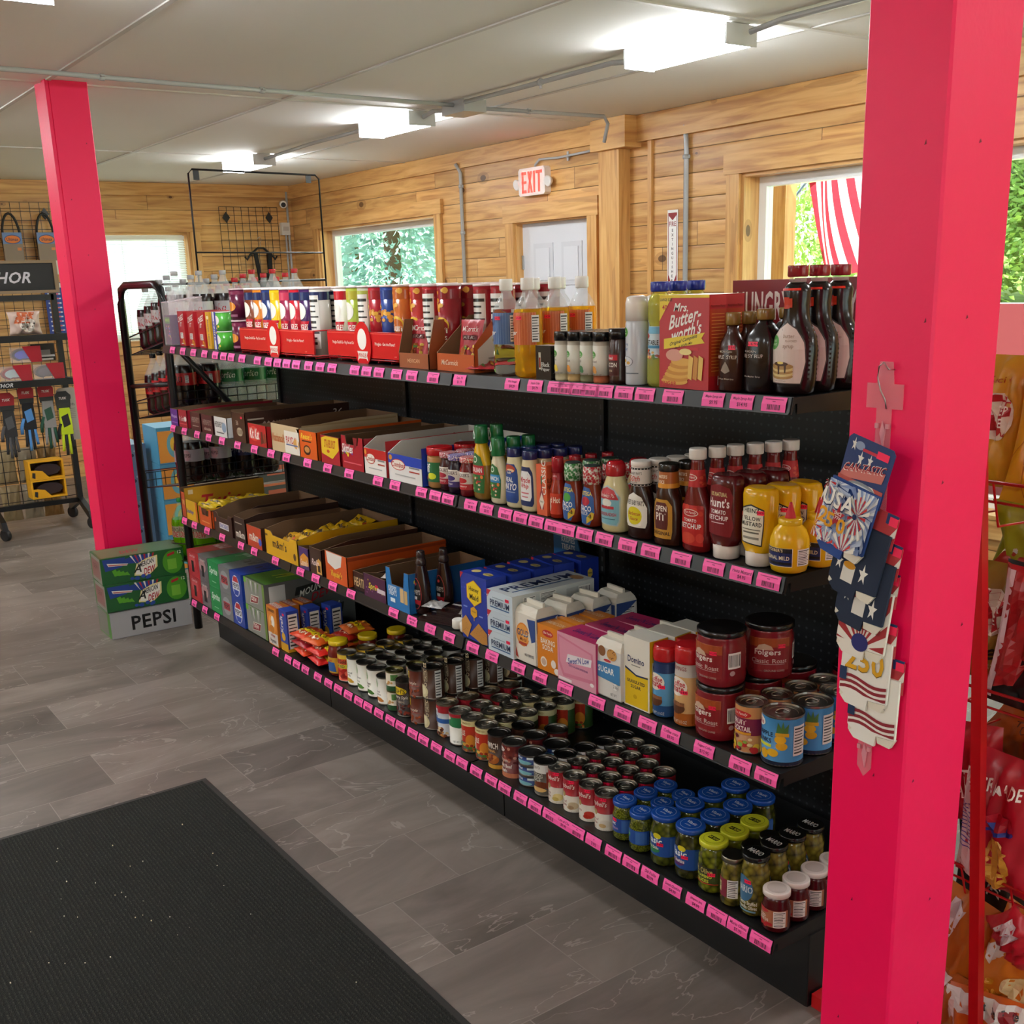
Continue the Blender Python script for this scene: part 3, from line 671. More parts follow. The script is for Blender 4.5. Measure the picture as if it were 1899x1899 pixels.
for i, x in enumerate((-.61, -1.83, -3.05)):
    b = B(); b.box(-.605, .605, -.006, .006, .05, 1.44, pf.m); at(b.build('back_panel', gon), x, .572, 0)
    for s in (1, 2, 3, 4, 5):
        far = s == 5; lv = 1 if far else s
        z = (zs(lv, x - .61) + zs(lv, x + .61)) / 2 if lv != 4 else .229
        d = .555
        b = B()
        # plate with folded front edge and end flanges
        b.box(-.607, .607, .012, d, -.014, -.0015, BLK)
        b.prism([(.0, -.033), (.004, -.035), (.012, -.014), (.012, -.001), (.008, 0.0)], 'x', -.607, .607, BLK)
        b.prism([(.02, -.034), (.05, -.034), (d, -.06), (d, -.014), (.02, -.014)], 'x', -.607, -.602, BLK); b.prism([(.02, -.034), (.05, -.034), (d, -.06), (d, -.014), (.02, -.014)], 'x', .602, .607, BLK)
        o = b.build('shelf', gon)
        if far:
            at(o, x, 1.144, z); o.rotation_euler = (0, 0, pi)
            continue
        at(o, x, 0, z)
        if s == 1: o.rotation_euler = (0, -math.atan2(zs(1, x + .6099) - zs(1, x - .6099), 1.22), 0)
        b = B(); b.prism([(-.0022, -.031), (.0, -.032), (.0075, -.001), (.0055, 0)], 'x', -.605, .605, BLK2)
        b.prism([(-.005, -.0335), (0, -.0345), (0, -.031), (-.004, -.03)], 'x', -.605, .605, BLK2); b.build('price_rail', o)
        TG = {1: [-3.52, -3.39, -3.26, -3.13, -3.01, -2.92, -2.84, -2.73, -2.58, -2.48, -2.4, -2.32, -2.24, -2.14, -2.05, -1.96, -1.8, -1.72, -1.64, -1.53, -1.44, -1.32, (-1.18, 'Seas. Pk', '$1.19'), (-.93, 'Wht Vinegar', '$4.29'), (-.83, 'Apple Cider', '$4.79'), -.745, -.705, -.66, -.61, -.56, -.49, -.42, -.33, (-.21, 'Maple Syrup sm', '$9.95'), (-.13, 'Maple Syrup 8oz', '$14.95'), -.045],
              2: [-3.63, -3.48, -3.32, -3.18, -3.03, -2.86, -2.69, -2.53, -2.39, -2.21, -2.05, -1.89, -1.69, -1.58, -1.42, -1.34, -1.27, (-1.15, 'Large Dres', '$5.95'), (-1.07, 'Salad Dres', '$3.95'), -.98, -.91, -.84, -.77, -.71, -.64, -.565, -.48, -.4, -.3, -.2, (-.12, 'Heinz Mustard', '$4.95'), -.045],
              3: [-3.61, -3.48, -3.32, -3.14, -2.93, -2.79, -2.58, -2.35, -2.22, -2.08, -1.94, -1.64, (-1.52, 'Marshmal', '$3.19'), (-1.41, 'Choc Bar', '$4.19'), -1.3, -1.17, (-1.07, 'Crackers', '$3.19'), -.94, -.84, -.73, -.6, -.5, (-.33, 'Coffee mate', '$8.95'), (-.22, "Folgers Coffee", '$12.95'), -.41, -.11, -.035],
              4: [-3.6, -3.46, -3.31, -2.66, -2.54, -2.46, -2.38, -2.27, -2.18, -2.1, -2.02, -1.94, -1.87, -1.79, -1.71, -1.64, -1.56, -1.49, -1.41, -1.33, -1.26, -1.18, -1.1, -1.03, -.95, -.88, -.81, (-.75, 'Crm of Chx', '$3.95'), -.69, (-.62, '', '3.95'), -.54, -.47, (-.4, 'Dill Pickle', '$5.99'), (-.32, 'Sweet Gherkins', '$4.99'), (-.24, 'Jalapeno Jars', '$4.99'), -.17, (-.105, 'Mario Olives', '$5.95'), -.035]}[s]
        for t in TG:
            tx = t[0] if isinstance(t, tuple) else t
            if not (x - .61 < tx <= x + .61): continue
            b = B(); w = .031
            f = lambda X, Y, o_, w=w: (X * w, -.0032 + Y * .0078 - o_ - .0022 * (1 - (2 * Y - 1) ** 2), -.0305 + Y * .029)
            draw(b, [('r', 0, .25, 2, .5, '#ff5fae'), ('r', 0, .75, 2, .5, '#ff5fae')] + ([('t', .05, .72, .24, t[1] or '.', '#6b1440', 'w1.7'), ('t', .1, .32, .3, t[2], '#5a0d33', 'w1.2')] if isinstance(t, tuple) else
                 [('r', 0, .84, 1.5, .05, '#a32a63'), ('r', 0, .7, .25, .06, '#a32a63'), ('b', .0, .32, 1.2, .48, '#ff5fae')]), f, w, .029)
            o2 = b.build('price_tag', o); o2.location = (tx - x, 0, 0)
    b = B(); b.box(-.607, .607, .129, .135, 0, .195, BLK); at(b.build('kick_plate', gon), x, 0, 0)
for x in (-.006, -1.22, -2.44, -3.654):
    b = B(); b.box(-.013, .013, -.012, .0, 0, 1.45, BLK2)
    for k in range(40): b.box(-.004, .004, -.0128, -.012, .12 + k * .033, .135 + k * .033, '#4a4b4e')
    at(b.build('upright', gon), x, .566, 0)
for x in (-.003, -3.657): b = B(); b.box(-.003, .003, .13, .56, 0, .19, BLK); at(b.build('base_end', gon), x, 0, 0)
# ================================================================ TOP SHELF
def Z1(x): return zs(1, x)
CR = '#b3202c'; WH = '#ece7df'
# clear bin with candy boxes at the far end
e = tag(empty('display_bin', (-3.62, .16, Z1(-3.62))), 'clear plastic bin with film inside at the far end of the top shelf', 'bin')
b = B(); c = M_('#e6dde0', 'c')
for P in (((-.045, 0, 0), (.045, 0, 0), (.045, 0, .19), (-.045, 0, .19)), ((-.045, .16, 0), (.045, .16, 0), (.045, .16, .21), (-.045, .16, .21)), ((-.045, 0, 0), (-.045, .16, 0), (-.045, .16, .21), (-.045, 0, .19)), ((.045, 0, 0), (.045, .16, 0), (.045, .16, .21), (.045, 0, .19))): b.quadv(P, c)
b.box(-.045, .045, 0, .16, 0, .003, c); b.tube([(-.045, 0, .19), (.045, 0, .19), (.045, .16, .21), (-.045, .16, .21)], .002, M_('#d8c8d0', 'g'), 5, True); b.build('walls', e)
b = B(); r = random.Random(4)
for i in range(7):
    x, y = r.uniform(-.03, .03), r.uniform(.02, .12); b.quadv([(x, y, .12), (x + .03, y + .01, .14), (x + .02, y + .02, .24 + r.uniform(0, .04)), (x - .015, y, .22)], c)
b.build('film', e); e.location.y = .02
for i in range(2):
    o = carton('candy_box', .075, .06, .13, '#4a2560', [('r', 0, .82, 1.7, .22, '#3a8a4a'), ('t', 0, .83, .1, 'NERDS', '#9be04a', 'b'), ('x', 0, .4, 1.5, .5, 14, ['#3c6ad0', '#c04a9a', '#e0d050'], .01)])
    o.location = (-3.62, .055 + i * .072, Z1(-3.62) + .004); tag(o, 'purple candy box inside the clear bin, %s' % ('front one' if i == 0 else 'behind the first'), 'candy box', 'candy boxes in the clear bin')
art = [('t', 0, .8, .16, 'CHEEZ', '#f3f0ea', 'ibu'), ('t', -.1, .62, .12, 'IT', '#f3f0ea', 'ib'), ('r', -.1, .3, .9, .17, WH), ('n', -.1, .3, .8, .15), ('x', .4, .12, .9, .12, 7, ['#e59a2c', '#c9781e'], .012), ('r', 0, .07, .7, .03, WH)]
for i, (x, n_) in enumerate(((-3.515, 3), (-3.395, 3), (-3.27, 3))):
    rows(carton('cracker_box', .075, .05, .152, '#b01c26', art, [('r', 0, .5, .02, 1, '#d8d0c8')]), x, .075, Z1(x), n_, .06, ('red cracker snack box nearest the clear bin', 'red cracker snack box in the middle one of three rows', 'red cracker snack box beside the yellow box')[i], 'cracker box', 'red snack boxes on the top shelf')
rows(carton('cookie_box', .045, .06, .153, '#dfa62a', [('t', 0, .5, .12, 'HONEY GRAHAMS', '#2b3a8a', 'vb'), ('e', 0, .85, 1.2, .1, '#f2e6c0')]), -3.19, .08, Z1(-3.19), 2, .07, 'narrow yellow snack box between the red boxes and the blue box', 'snack box')
rows(carton('cookie_box', .07, .055, .155, '#2436a8', [('r', -.5, .5, .5, 1, '#ece9e2'), ('t', -.5, .5, .1, 'KRISPIES', '#1b2a70', 'vb'), ('x', .4, .4, .7, .6, 9, ['#d8b060', '#f2e2b0', '#b04a3a'], .012)]), -3.11, .08, Z1(-3.11), 2, .065, 'blue and white snack box beside the small green chip tins', 'snack box')
for k in range(2):
    for i in range(2):
        o = bottle('chip_tube', [(0, .031), (.074, .031)], ('#4faa3c', '#58ae48')[k], [('e', 0, .6, .7, .5, WH), ('x', 0, .2, .7, .2, 6, ['#d8c040', '#2c7a2a'], .01)], [(.074, .032), (.078, .032)], '#dfe8d8', artname='print')
        o.location = (-3.035, .06 + i * .07, Z1(-3.03) + k * .079); tag(o, 'short green chip tin, %s of two, %s' % (('lower', 'upper')[k], ('front stack', 'rear stack')[i]), 'chip tin', 'short green chip tins')
def tube(col, name2, top='#1d2c5c', seed=0, panel=False, h=.243, mini='', sec=None):
    a = [('r', 0, .9, 3.2, .12, top)]
    if panel: a += [('n', .1, .52, 1.0, .78), ('r', -.75, .5, .3, .9, col)]
    elif name2 == 'dor': a += [('x', 0, .75, 1.5, .3, 12, ['#d9913a', '#e8b04a'], .016), ('t', .1, .35, .09, 'Doritos', WH, 'ib'), ('t', .1, .12, .09, 'minis', WH, 'b'), ('x', 0, .55, 1.3, .12, 5, ['#e0a040'], .02)]
    elif name2 == 'sun': a += [('x', 0, .82, 1.5, .26, 12, ['#d98a2a', '#eab050'], .017), ('e', .05, .52, 1.0, .2, '#e8c040'), ('e', .05, .5, .9, .17, col), ('t', .05, .47, .1, 'Sun', WH, 'b'), ('t', .05, .36, .05, 'CHIPS', WH, 'b'), ('t', .05, .12, .09, 'minis', WH, 'b')]
    else:
        a += [('e', -.05, .68, .95, .25, '#f1ece4')]
        a += [('p', [(-.62, .36), (.55, .36), (.45, .43), (.6, .53), (-.6, .53), (-.5, .44)], sec or '#c01e32'), ('t', 0, .445, .085, 'PRINGLES', '#f6f1e8', 'bw1.0'), ('e', .35, .24, .7, .14, '#e6cf9a'), ('t', -.1, .1, .045, name2, WH, 'w1.0')]
        if mini: a += [('r', -.1, .2, 1.1, .16, mini), ('t', -.1, .2, .05, '50%', '#fff', 'bw0.7')]
    return bottle('chip_tube', [(0, .0365), (h - .006, .0365)], col, a, [(h - .006, .0378), (h, .0378), (h + .001, .034)], '#eedfe0', artname='print', fin='g')
# red wire display trays with red front boards
def disp(x0, x1, y, label):
    w = x1 - x0; z = Z1((x0 + x1) / 2)
    e = tag(empty('display_tray', ((x0 + x1) / 2, y, z)), label, 'display tray', 'red wire chip can trays')
    b = B(); R_ = M_('#a8131d', 'g')
    for zz in (.012, .1):
        b.tube([(-w / 2, 0, zz), (w / 2, 0, zz), (w / 2, .30, zz), (-w / 2, .30, zz)], .0028, R_, 6, True)
    n = int(w / .08)
    for i in range(n + 1):
        xx = -w / 2 + i * w / n; b.tube([(xx, 0, .1), (xx, 0, .004), (xx, .3, .012)], .002, R_, 5)
    b.build('wire_frame', e)
    b = B(); f = lambda X, Y, o: (X * w / 2, -.004 - o, .018 + Y * .082)
    b.box(-w / 2, w / 2, -.004, -.002, .018, .1, M_('#c91a22', 'g'))
    draw(b, [('r', 0, .96, 1.98, .02, '#f06a60'), ('t', -.55, .55, .16, 'Pringles Grab & Go - Pop Fun and Go!', '#ffe9e4', 'w0.6'), ('t', .55, .55, .16, "Pringles - Get the Flavor!", '#ffe9e4', 'w0.5'), ('t', .8, .1, .05, '(c) 2020', '#ffb0a8', 'w0.2')], f, w / 2, .082, fin='g'); b.build('front_board', e)
    b = B(); P = [(.058 * cos(t * pi / 14), .06 + .075 * sin(t * pi / 14)) for t in range(28)]
    b.prism(P, 'y', -.009, -.006, M_('#d01c24', 'g'))
    draw(b, [('e', 0, .62, 1.05, .46, '#f4efe8'), ('p', [(-.6, .14), (-.4, .2), (.4, .2), (.6, .14), (.5, .27), (.62, .36), (-.62, .36), (-.5, .27)], '#e8e0d8'), ('t', 0, .27, .09, 'PRINGLES', '#c01c24', 'bw0.9')], lambda X, Y, o: (X * .058, -.009 - o, -.015 + Y * .15), .058, .15, fin='g')
    b.build('round_badge', e)
disp(-2.83, -2.17, .045, 'red wire chip can tray with round red badge, the farther one')
disp(-2.12, -1.60, .075, 'red wire chip can tray with round red badge, the nearer one')
for k in range(2):
    for i in range(2):
        o = bottle('chip_tube', [(0, .036), (.118, .036)], '#5c1836', [('r', 0, .9, 3, .1, '#7a2a4a'), ('e', .05, .45, .9, .3, '#d8842a'), ('r', 0, .15, 1.2, .08, '#8a4a6a')], [(.118, .0375), (.124, .0375)], '#e8cdd4', artname='print', fin='g')
        o.location = (-2.93, .09 + i * .08, Z1(-2.93) + k * .125); tag(o, 'dark purple chip tin, %s of two, %s' % (('lower', 'upper')[k], ('front stack', 'rear stack')[i]), 'chip tin', 'dark purple chip tins')
TB = [(-2.80, '#7a3a20', 'BBQ', {}, 'brown'), (-2.715, '#c9761f', 'CHEDDAR', {}, 'orange'), (-2.635, '#24346a', 'SOUR CREAM', {'mini': '#58b02c'}, 'navy and green'), (-2.555, '#e0b818', 'HONEY', {'top': '#e6c020'}, 'yellow'), (-2.47, '#8c2044', 'KETCHUP', {'top': '#c83a5a'}, 'magenta'), (-2.385, '#b81828', 'ORIGINAL', {}, 'red and navy'), (-2.30, '#3c1a50', 'SALT & VINEGAR', {}, 'purple and navy'),
      (-2.215, '#c9c4ba', '', {'panel': True}, 'pale with a printed side panel'), (-2.075, '#e9e6df', 'PIZZA', {'top': '#c01c2c'}, 'white and red'), (-1.985, '#9fae3c', 'DILL', {'top': '#b8b040'}, 'lime green'), (-1.905, '#b4b29c', '', {'panel': True, 'top': '#a8b050'}, 'grey with nutrition table'),
      (-1.83, '#a8202c', 'dor', {'top': '#a8202c'}, 'red with triangle chips'), (-1.75, '#2a448c', 'dor', {'top': '#2a448c'}, 'blue with triangle chips'), (-1.67, '#c2662a', 'sun', {'top': '#c2662a'}, 'orange with sun emblem'), (-1.59, '#b83430', 'sun', {'top': '#b83430'}, 'bright red with sun emblem'), (-1.515, '#b02a30', '', {'panel': True, 'top': '#a02030'}, 'red with white table, left'), (-1.43, '#94202a', 'sun', {'top': '#94202a'}, 'dark red with sun emblem')]
for i, (x, c, n2, kw, nm) in enumerate(TB):
    y = .1 if x < -2.15 else .125 if x < -1.6 else .14
    rows(tube(c, n2, **kw), x, y, Z1(x) + (.006 if x < -1.6 else .004), 3, .082, 'tall chip tube, ' + nm, 'chip tube', 'tall chip tubes on the top shelf')
for i, x in enumerate((-1.34, -1.25)):
    rows(tube('#a02830', '', '#a02830', panel=True), x, .21, Z1(x), 3, .082, 'tall maroon chip tube behind the seasoning boxes, ' + ('left row' if i == 0 else 'right row'), 'chip tube', 'tall chip tubes on the top shelf')
# seasoning packet boxes
o = tray('packet_box', .175, .22, .145, .045, '#9a5330', [('t', 0, .5, .26, 'MEXICAN', '#e6b48a', 'w0.9')], inner='#7c5a3c', slope=.12); o.location = (-1.50, .045, Z1(-1.5)); tag(o, 'brown cardboard seasoning packet box reading MEXICAN', 'carton')
b = B(); b.box(-.05, .07, 0, .004, 0, .15, M_('#7c5a3c', 'd'))
o = b.build('cardboard_divider'); o.location = (-1.47, .12, Z1(-1.47) + .004); tag(o, 'upright brown cardboard divider inside the MEXICAN box', 'divider')
def packet(lab, x, y, z, rx, rz, col='#a8222c', w=.10, h=.14):
    o = pouch('seasoning_packet', w, h, .012, col, [('t', 0, .8, .12, "McCormick", '#f4e8e0', 'w1.4'), ('r', 0, .62, 1.4, .1, '#5a1018'), ('t', 0, .62, .06, 'TACO MIX', WH, 'w1.2'), ('x', 0, .3, 1.3, .35, 14, ['#c8742c', '#e0c050', '#5a8a2c', '#8a3a1c'], .014)], seed=int(x * -100))
    o.location = (x, y, z); o.rotation_euler = (rx, 0, rz); tag(o, lab, 'packet', 'seasoning packets on the top shelf'); return o
packet('red seasoning packet leaning in the MEXICAN box', -1.55, .09, Z1(-1.5) + .006, -.15, .1)
o = tray('packet_box', .2, .24, .155, .05, '#b8521f', [('t', -.3, .5, .3, "McCormick", '#f0d8c0', 'iw0.9')], [('p', [(-1, .0), (1, 0), (1, .98), (-.4, .98), (-1, .5)], '#b8521f'), ('p', [(-.9, .05), (.85, .05), (.85, .88), (-.1, .88), (-.9, .42)], '#d8d4c8'), ('r', .45, .72, .3, .12, '#b04a3a'), ('r', .45, .6, .4, .05, '#b04a3a'), ('r', 0, .25, 1.2, .03, '#9a968a')], inner='#7c5a3c', slope=.5); o.location = (-1.275, .05, Z1(-1.28)); tag(o, 'orange and white seasoning packet box with slanted side', 'carton')
packet('red seasoning packet standing in the orange box', -1.30, .11, Z1(-1.3) + .006, -.2, .15)
packet('second red seasoning packet leaning in the orange box', -1.24, .17, Z1(-1.24) + .006, -.2, .1, '#8a1c28')
packet('red seasoning packet lying in front of the orange box', -1.15, .05, Z1(-1.15) + .012, -1.45, .5)
packet('second red packet lying over the shelf edge', -1.10, .10, Z1(-1.1) + .026, -1.35, -.4, '#b8303a')
packet('yellow seasoning packet lying on the red packets', -1.13, .15, Z1(-1.13) + .042, -1.25, .9, '#d8c030')
# vinegar
VP = [(0, .030), (.006, .037), (.02, .039), (.035, .0375), (.04, .039), (.052, .0375), (.058, .039), (.07, .038), (.16, .038), (.175, .036), (.195, .027), (.21, .0165), (.22, .0135), (.228, .0135)]
def vinegar(gold):
    liq = M_('#ffd23c', 'l') if gold else M_('#e8eef0', 't'); clr = M_('#e8eef0', 'c'); pr = [(*p[:2], None, liq if p[0] < .18 else clr) for p in VP]
    a = [('r', .0, .55, 1.9, .36, '#c8602c' if gold else '#4a6a9c')] + [('r', -.9 + i * .12, .55, .015, .36, '#e09060' if gold else '#7a94bc') for i in range(16)] + [('p', [(-.75, .62), (-.6, .74), (-.45, .62)], '#e8e2d4'), ('r', -.55, .6, .6, .035, '#b01c30'), ('t', -.35, .5, .065, 'Vinegar', '#f4f0e8', 'ib'), ('e', -.6, .415, .5, .035, '#e6d020'), ('s', .15, .67, '$ 4.29'), ('n', .9, .55, .35, .3)]
    return bottle('vinegar_bottle', pr, M_('#ffd23c', 'l'), a, [(.222, .0165), (.226, .018), (.25, .018), (.253, .017)], '#f0eee8', rmean=.038)
rows(vinegar(False), -1.02, 0.055, Z1(-1.03), 3, 0.091, 'clear vinegar bottle with a blue label', 'vinegar bottle', dx=0)
rows(vinegar(True), -0.925, 0.055, Z1(-.925), 3, 0.091, 'golden cider vinegar bottle with orange label', 'vinegar bottle', 'golden vinegar bottles', dx=0)
# pepper tin and spices
o = carton('pepper_tin', .062, .042, .085, '#141314', [('r', -.45, .55, .3, .5, '#b8b0a0'), ('r', -.45, .5, .22, .3, '#7a2a1c'), ('t', .3, .45, .13, 'Black', '#d8d4cc'), ('t', .3, .3, .13, 'Pepper', '#d8d4cc')], [('r', 0, .2, 1.4, .02, '#666')], ms={'top': '#e4e0d8'}, fin='g'); o.location = (-.805, .03, Z1(-.8)); tag(o, 'small black rectangular pepper tin with grey top', 'pepper tin')
for i, (x, c, fr, nm) in enumerate(((-.752, '#d8cfae', '#d8c048', 'banana coloured powder'), (-.702, '#d0b07a', '#d0882c', 'orange squash drawing'), (-.653, '#8a8a6a', '#3c7a4a', 'green leaf drawing'), (-.604, '#b86a4a', '#c88a3a', 'orange fruit drawing'))):
    pr = [(0, .0205), (.006, .0215), (.018, .0215), (.018, .0218, None, '#dcd8cc'), (.088, .0218, None, '#dcd8cc'), (.088, .021, None, '#b8ae9c'), (.098, .021, None, '#b8ae9c')]
    a = [('e', -.25, .68, .62, .17, '#4c9a3c'), ('t', -.25, .69, .045, "that's", '#e8f4d8', 'w0.5'), ('t', -.25, .64, .045, 'smart!', '#e8f4d8', 'w0.5'), ('t', -.2, .52, .06, ('garlic', 'onion', 'dill', 'minced')[i], '#5a4a3c', 'w0.8'), ('e', -.15, .33, .5, .16, fr), ('e', .0, .28, .3, .1, fr), ('t', 0, .2, .035, 'NET WT 2.5 OZ', '#7a7468', 'w1.1')]
    rows(bottle('spice_jar', pr, c, a, [(.098, .0225), (.118, .0225), (.12, .0215)], '#141414', artname='print'), x, .032, Z1(x), 3, .05, 'white spice jar with black cap and ' + nm, 'spice jar', 'spice jars on the top shelf')
o = rows(bottle('bacon_bits_jar', [(0, .022), (.01, .023), (.02, .022), (.03, .023), (.095, .023), (.1, .021), (.106, .0215)], '#3a2420', [('r', -.1, .42, 1.3, .5, '#4a1c1c'), ('r', -.1, .58, 1.1, .12, '#c02030'), ('t', -.1, .57, .06, 'Real', WH, 'b'), ('t', -.1, .42, .1, 'BACON', WH, 'bw1.0'), ('t', -.1, .3, .06, 'bits', '#e8d0a8')], [(.104, .0235), (.128, .0235)], '#18110f'), -.553, .04, Z1(-.55), 2, .05, 'dark bacon bits jar with black lid', 'jar')
rows(bottle('cooking_spray', [(0, .025), (.003, .0265), (.14, .0265), (.146, .024), (.15, .022)], '#c9ced6', [('e', -.35, .8, .6, .15, '#4c9a3c'), ('t', -.35, .82, .03, "that's", '#eaf4dc'), ('t', -.35, .78, .03, 'smart!', '#eaf4dc'), ('t', -.3, .62, .045, 'cooking', '#4a6c9c', 'w0.9'), ('t', -.3, .54, .045, 'spray', '#4a6c9c', 'w0.6'), ('e', -.2, .36, 1.0, .16, '#5a6470'), ('e', -.2, .36, .94, .15, '#d0d4da'), ('e', -.3, .37, .25, .05, '#d8a850'), ('e', 0, .34, .25, .05, '#d8a850'), ('r', .2, .18, .8, .02, '#7a828c')], [(.145, .0265), (.185, .0265), (.198, .023), (.201, .015)], '#ece8e2', artname='print', fin='g'), -.495, .045, Z1(-.5), 3, .06, 'grey blue cooking spray can with tall white cap', 'spray can')
OP = [(0, .024), (.01, .028), (.06, .028), (.075, .0255), (.12, .0255), (.135, .0225), (.15, .0265), (.185, .0262), (.2, .02), (.207, .0155), (.215, .0155)]
rows(bottle('oil_bottle', OP, M_('#f2f48a', 'l'), [('r', -.1, .46, 1.8, .32, '#c8dce4'), ('r', -.1, .58, 1.8, .07, '#6ab0d0'), ('e', -.45, .52, .6, .06, '#b01c2c'), ('t', -.15, .455, .05, 'VEGETABLE', '#3a3c40', 'bw1.2'), ('r', -.1, .41, 1.2, .03, '#4a90b8'), ('x', 0, .34, 1.2, .1, 16, ['#b8502c', '#d8a050', '#5a7a2c', '#8a3018'], .008)], [(.208, .0195), (.212, .021), (.228, .021), (.23, .02)], '#26389c'), -.425, .05, Z1(-.43), 3, 0.06, 'pale yellow vegetable oil bottle with blue cap', 'oil bottle', dx=-0.002)
# pancake mix boxes
a = [('p', [(-1, .72), (-.45, 1), (-1, 1)], '#e6c828'), ('r', 0, .985, 2, .03, '#e6c828'), ('t', -.72, .95, .03, 'LARGE SIZE', '#2a2420', 'bw0.5'), ('t', -.78, .87, .055, '40', '#b01c24', 'b'),
     ('t', -.12, .87, .09, 'Mrs.', '#f4eee6', 'ib'), ('t', .05, .76, .15, 'Butter-', '#f4eee6', 'ibw1.3u'), ('t', .12, .62, .15, "worth's", '#f4eee6', 'ibw1.2u'), ('p', [(-.8, .42), (.85, .5), (.72, .55), (.85, .61), (-.8, .53)], '#e6cc30'), ('t', 0, .52, .05, 'Original Complete', '#2c2018', 'ibw1.3u'), ('t', -.1, .46, .028, 'Pancake & Waffle Mix', '#2c2018', 'iw1.1u'), ('r', .35, .435, .5, .03, '#c8202c')]
for i in range(7): a.append(('e', -.35 + .05 * i, .08 + i * .035, 1.1 - i * .04, .085, ('#dca648', '#c88a30')[i % 2]))
a += [('e', -.35, .36, .7, .13, '#d89a88'), ('e', .1, .4, .5, .07, '#ecd890')] + [('p', [(.2 + i * .2, .12), (.36 + i * .2, .1), (.42 + i * .2, .34), (.24 + i * .2, .37)], ('#e4bc60', '#c8883a', '#e4bc60')[i]) for i in range(3)] + [('t', -.55, .05, .05, 'SUGAR', '#c8402c', 'b')]
rows(carton('pancake_mix_box', .15, .052, .2, '#b8202a', a, [('r', 0, .94, 1.9, .1, '#c83a3a'), ('t', 0, .88, .03, 'Nutrition Facts', '#7a2a10', 'w1.6'), ('r', 0, .5, 1.9, .7, '#b8401c')] + [('r', 0, .8 - i * .035, 1.5, .008, '#e09a4a') for i in range(18)] + [('b', .4, .1, .8, .1)], ms={'top': '#ddd0b0'}), -.318, .045, Z1(-.32), 2, .06, 'red and yellow pancake mix box with stacked pancakes picture', 'pancake mix box')
a = [('t', .05, .75, .28, 'HUNGRY', '#ece4dc', 'b'), ('t', .05, .38, .34, 'JACK', '#ece4dc', 'b')]
for i, x in enumerate((-.30, -.13)):
    o = carton('pancake_mix_box', .165, .055, .225, '#861a26', a, [('n', 0, .55, 1.7, .8), ('r', .96, .5, .1, 1, '#861a26')], ms={'top': '#c9b8b0'}); o.location = (x, .27 + i * .01, Z1(x)); o.rotation_euler = (0, 0, .06); tag(o, 'dark maroon pancake mix box with large white letters, ' + ('left one' if i == 0 else 'right one behind the maple syrup'), 'pancake mix box', 'maroon pancake mix boxes')
# maple syrup
SP = [(0, .026, .018), (.004, .03, .021), (.085, .03, .021), (.1, .027, .019), (.115, .018, .0145), (.125, .012, .012), (.142, .012, .012)]
rows(bottle('maple_syrup_bottle', SP, M_('#3a1c14', 'g'), [('t', 0, .58, .03, 'MICHIGAN', '#c8b8a8', 'w1.0'), ('t', 0, .5, .055, 'MAPLE SYRUP', '#d8ccc0', 'w1.2'), ('p', [(-.2, .3), (0, .44), (.2, .3), (0, .26)], '#8a7a6c'), ('t', 0, .18, .028, '100% Pure Maple Syrup', '#c8b8a8', 'w1.2'), ('s', .3, .64, '$ 9.95')], [(.136, .0145), (.14, .0155), (.16, .0155), (.162, .0145)], '#8a6a30', pw=2.6, artname='print'), -.2, .045, Z1(-.2), 2, 0.05, 'small flat brown maple syrup bottle with gold cap', 'syrup bottle', dx=0.0)
SP2 = [(0, .034, .03), (.005, .038, .033), (.1, .038, .033), (.118, .034, .03), (.135, .02, .02), (.142, .014, .014), (.15, .014, .014)]
rows(bottle('maple_syrup_bottle', SP2, M_('#170d0e', 'g'), [('t', -.2, .56, .03, 'MICHIGAN', '#b8a8a0', 'w0.9'), ('t', -.2, .5, .05, 'MAPLE SYRUP', '#c8bcb4', 'w1.0'), ('t', -.15, .22, .028, '100% Pure Maple Syrup', '#b8a8a0', 'w1.0'), ('s', -.05, .66, '$14.95')], [(.146, .017), (.15, .018), (.166, .018), (.168, .017)], '#8a6a30', pw=2.8, artname='print'), -.125, .06, Z1(-.12), 2, 0.07, 'black square maple syrup bottle with gold cap', 'syrup bottle', dx=0.0)
SP3 = [(0, .036, .028), (.006, .043, .033), (.03, .047, .034), (.09, .049, .035), (.115, .045, .032), (.14, .03, .026), (.155, .026, .025), (.175, .0245, .0245), (.2, .027, .027), (.21, .024, .024), (.218, .0165, .0165)]
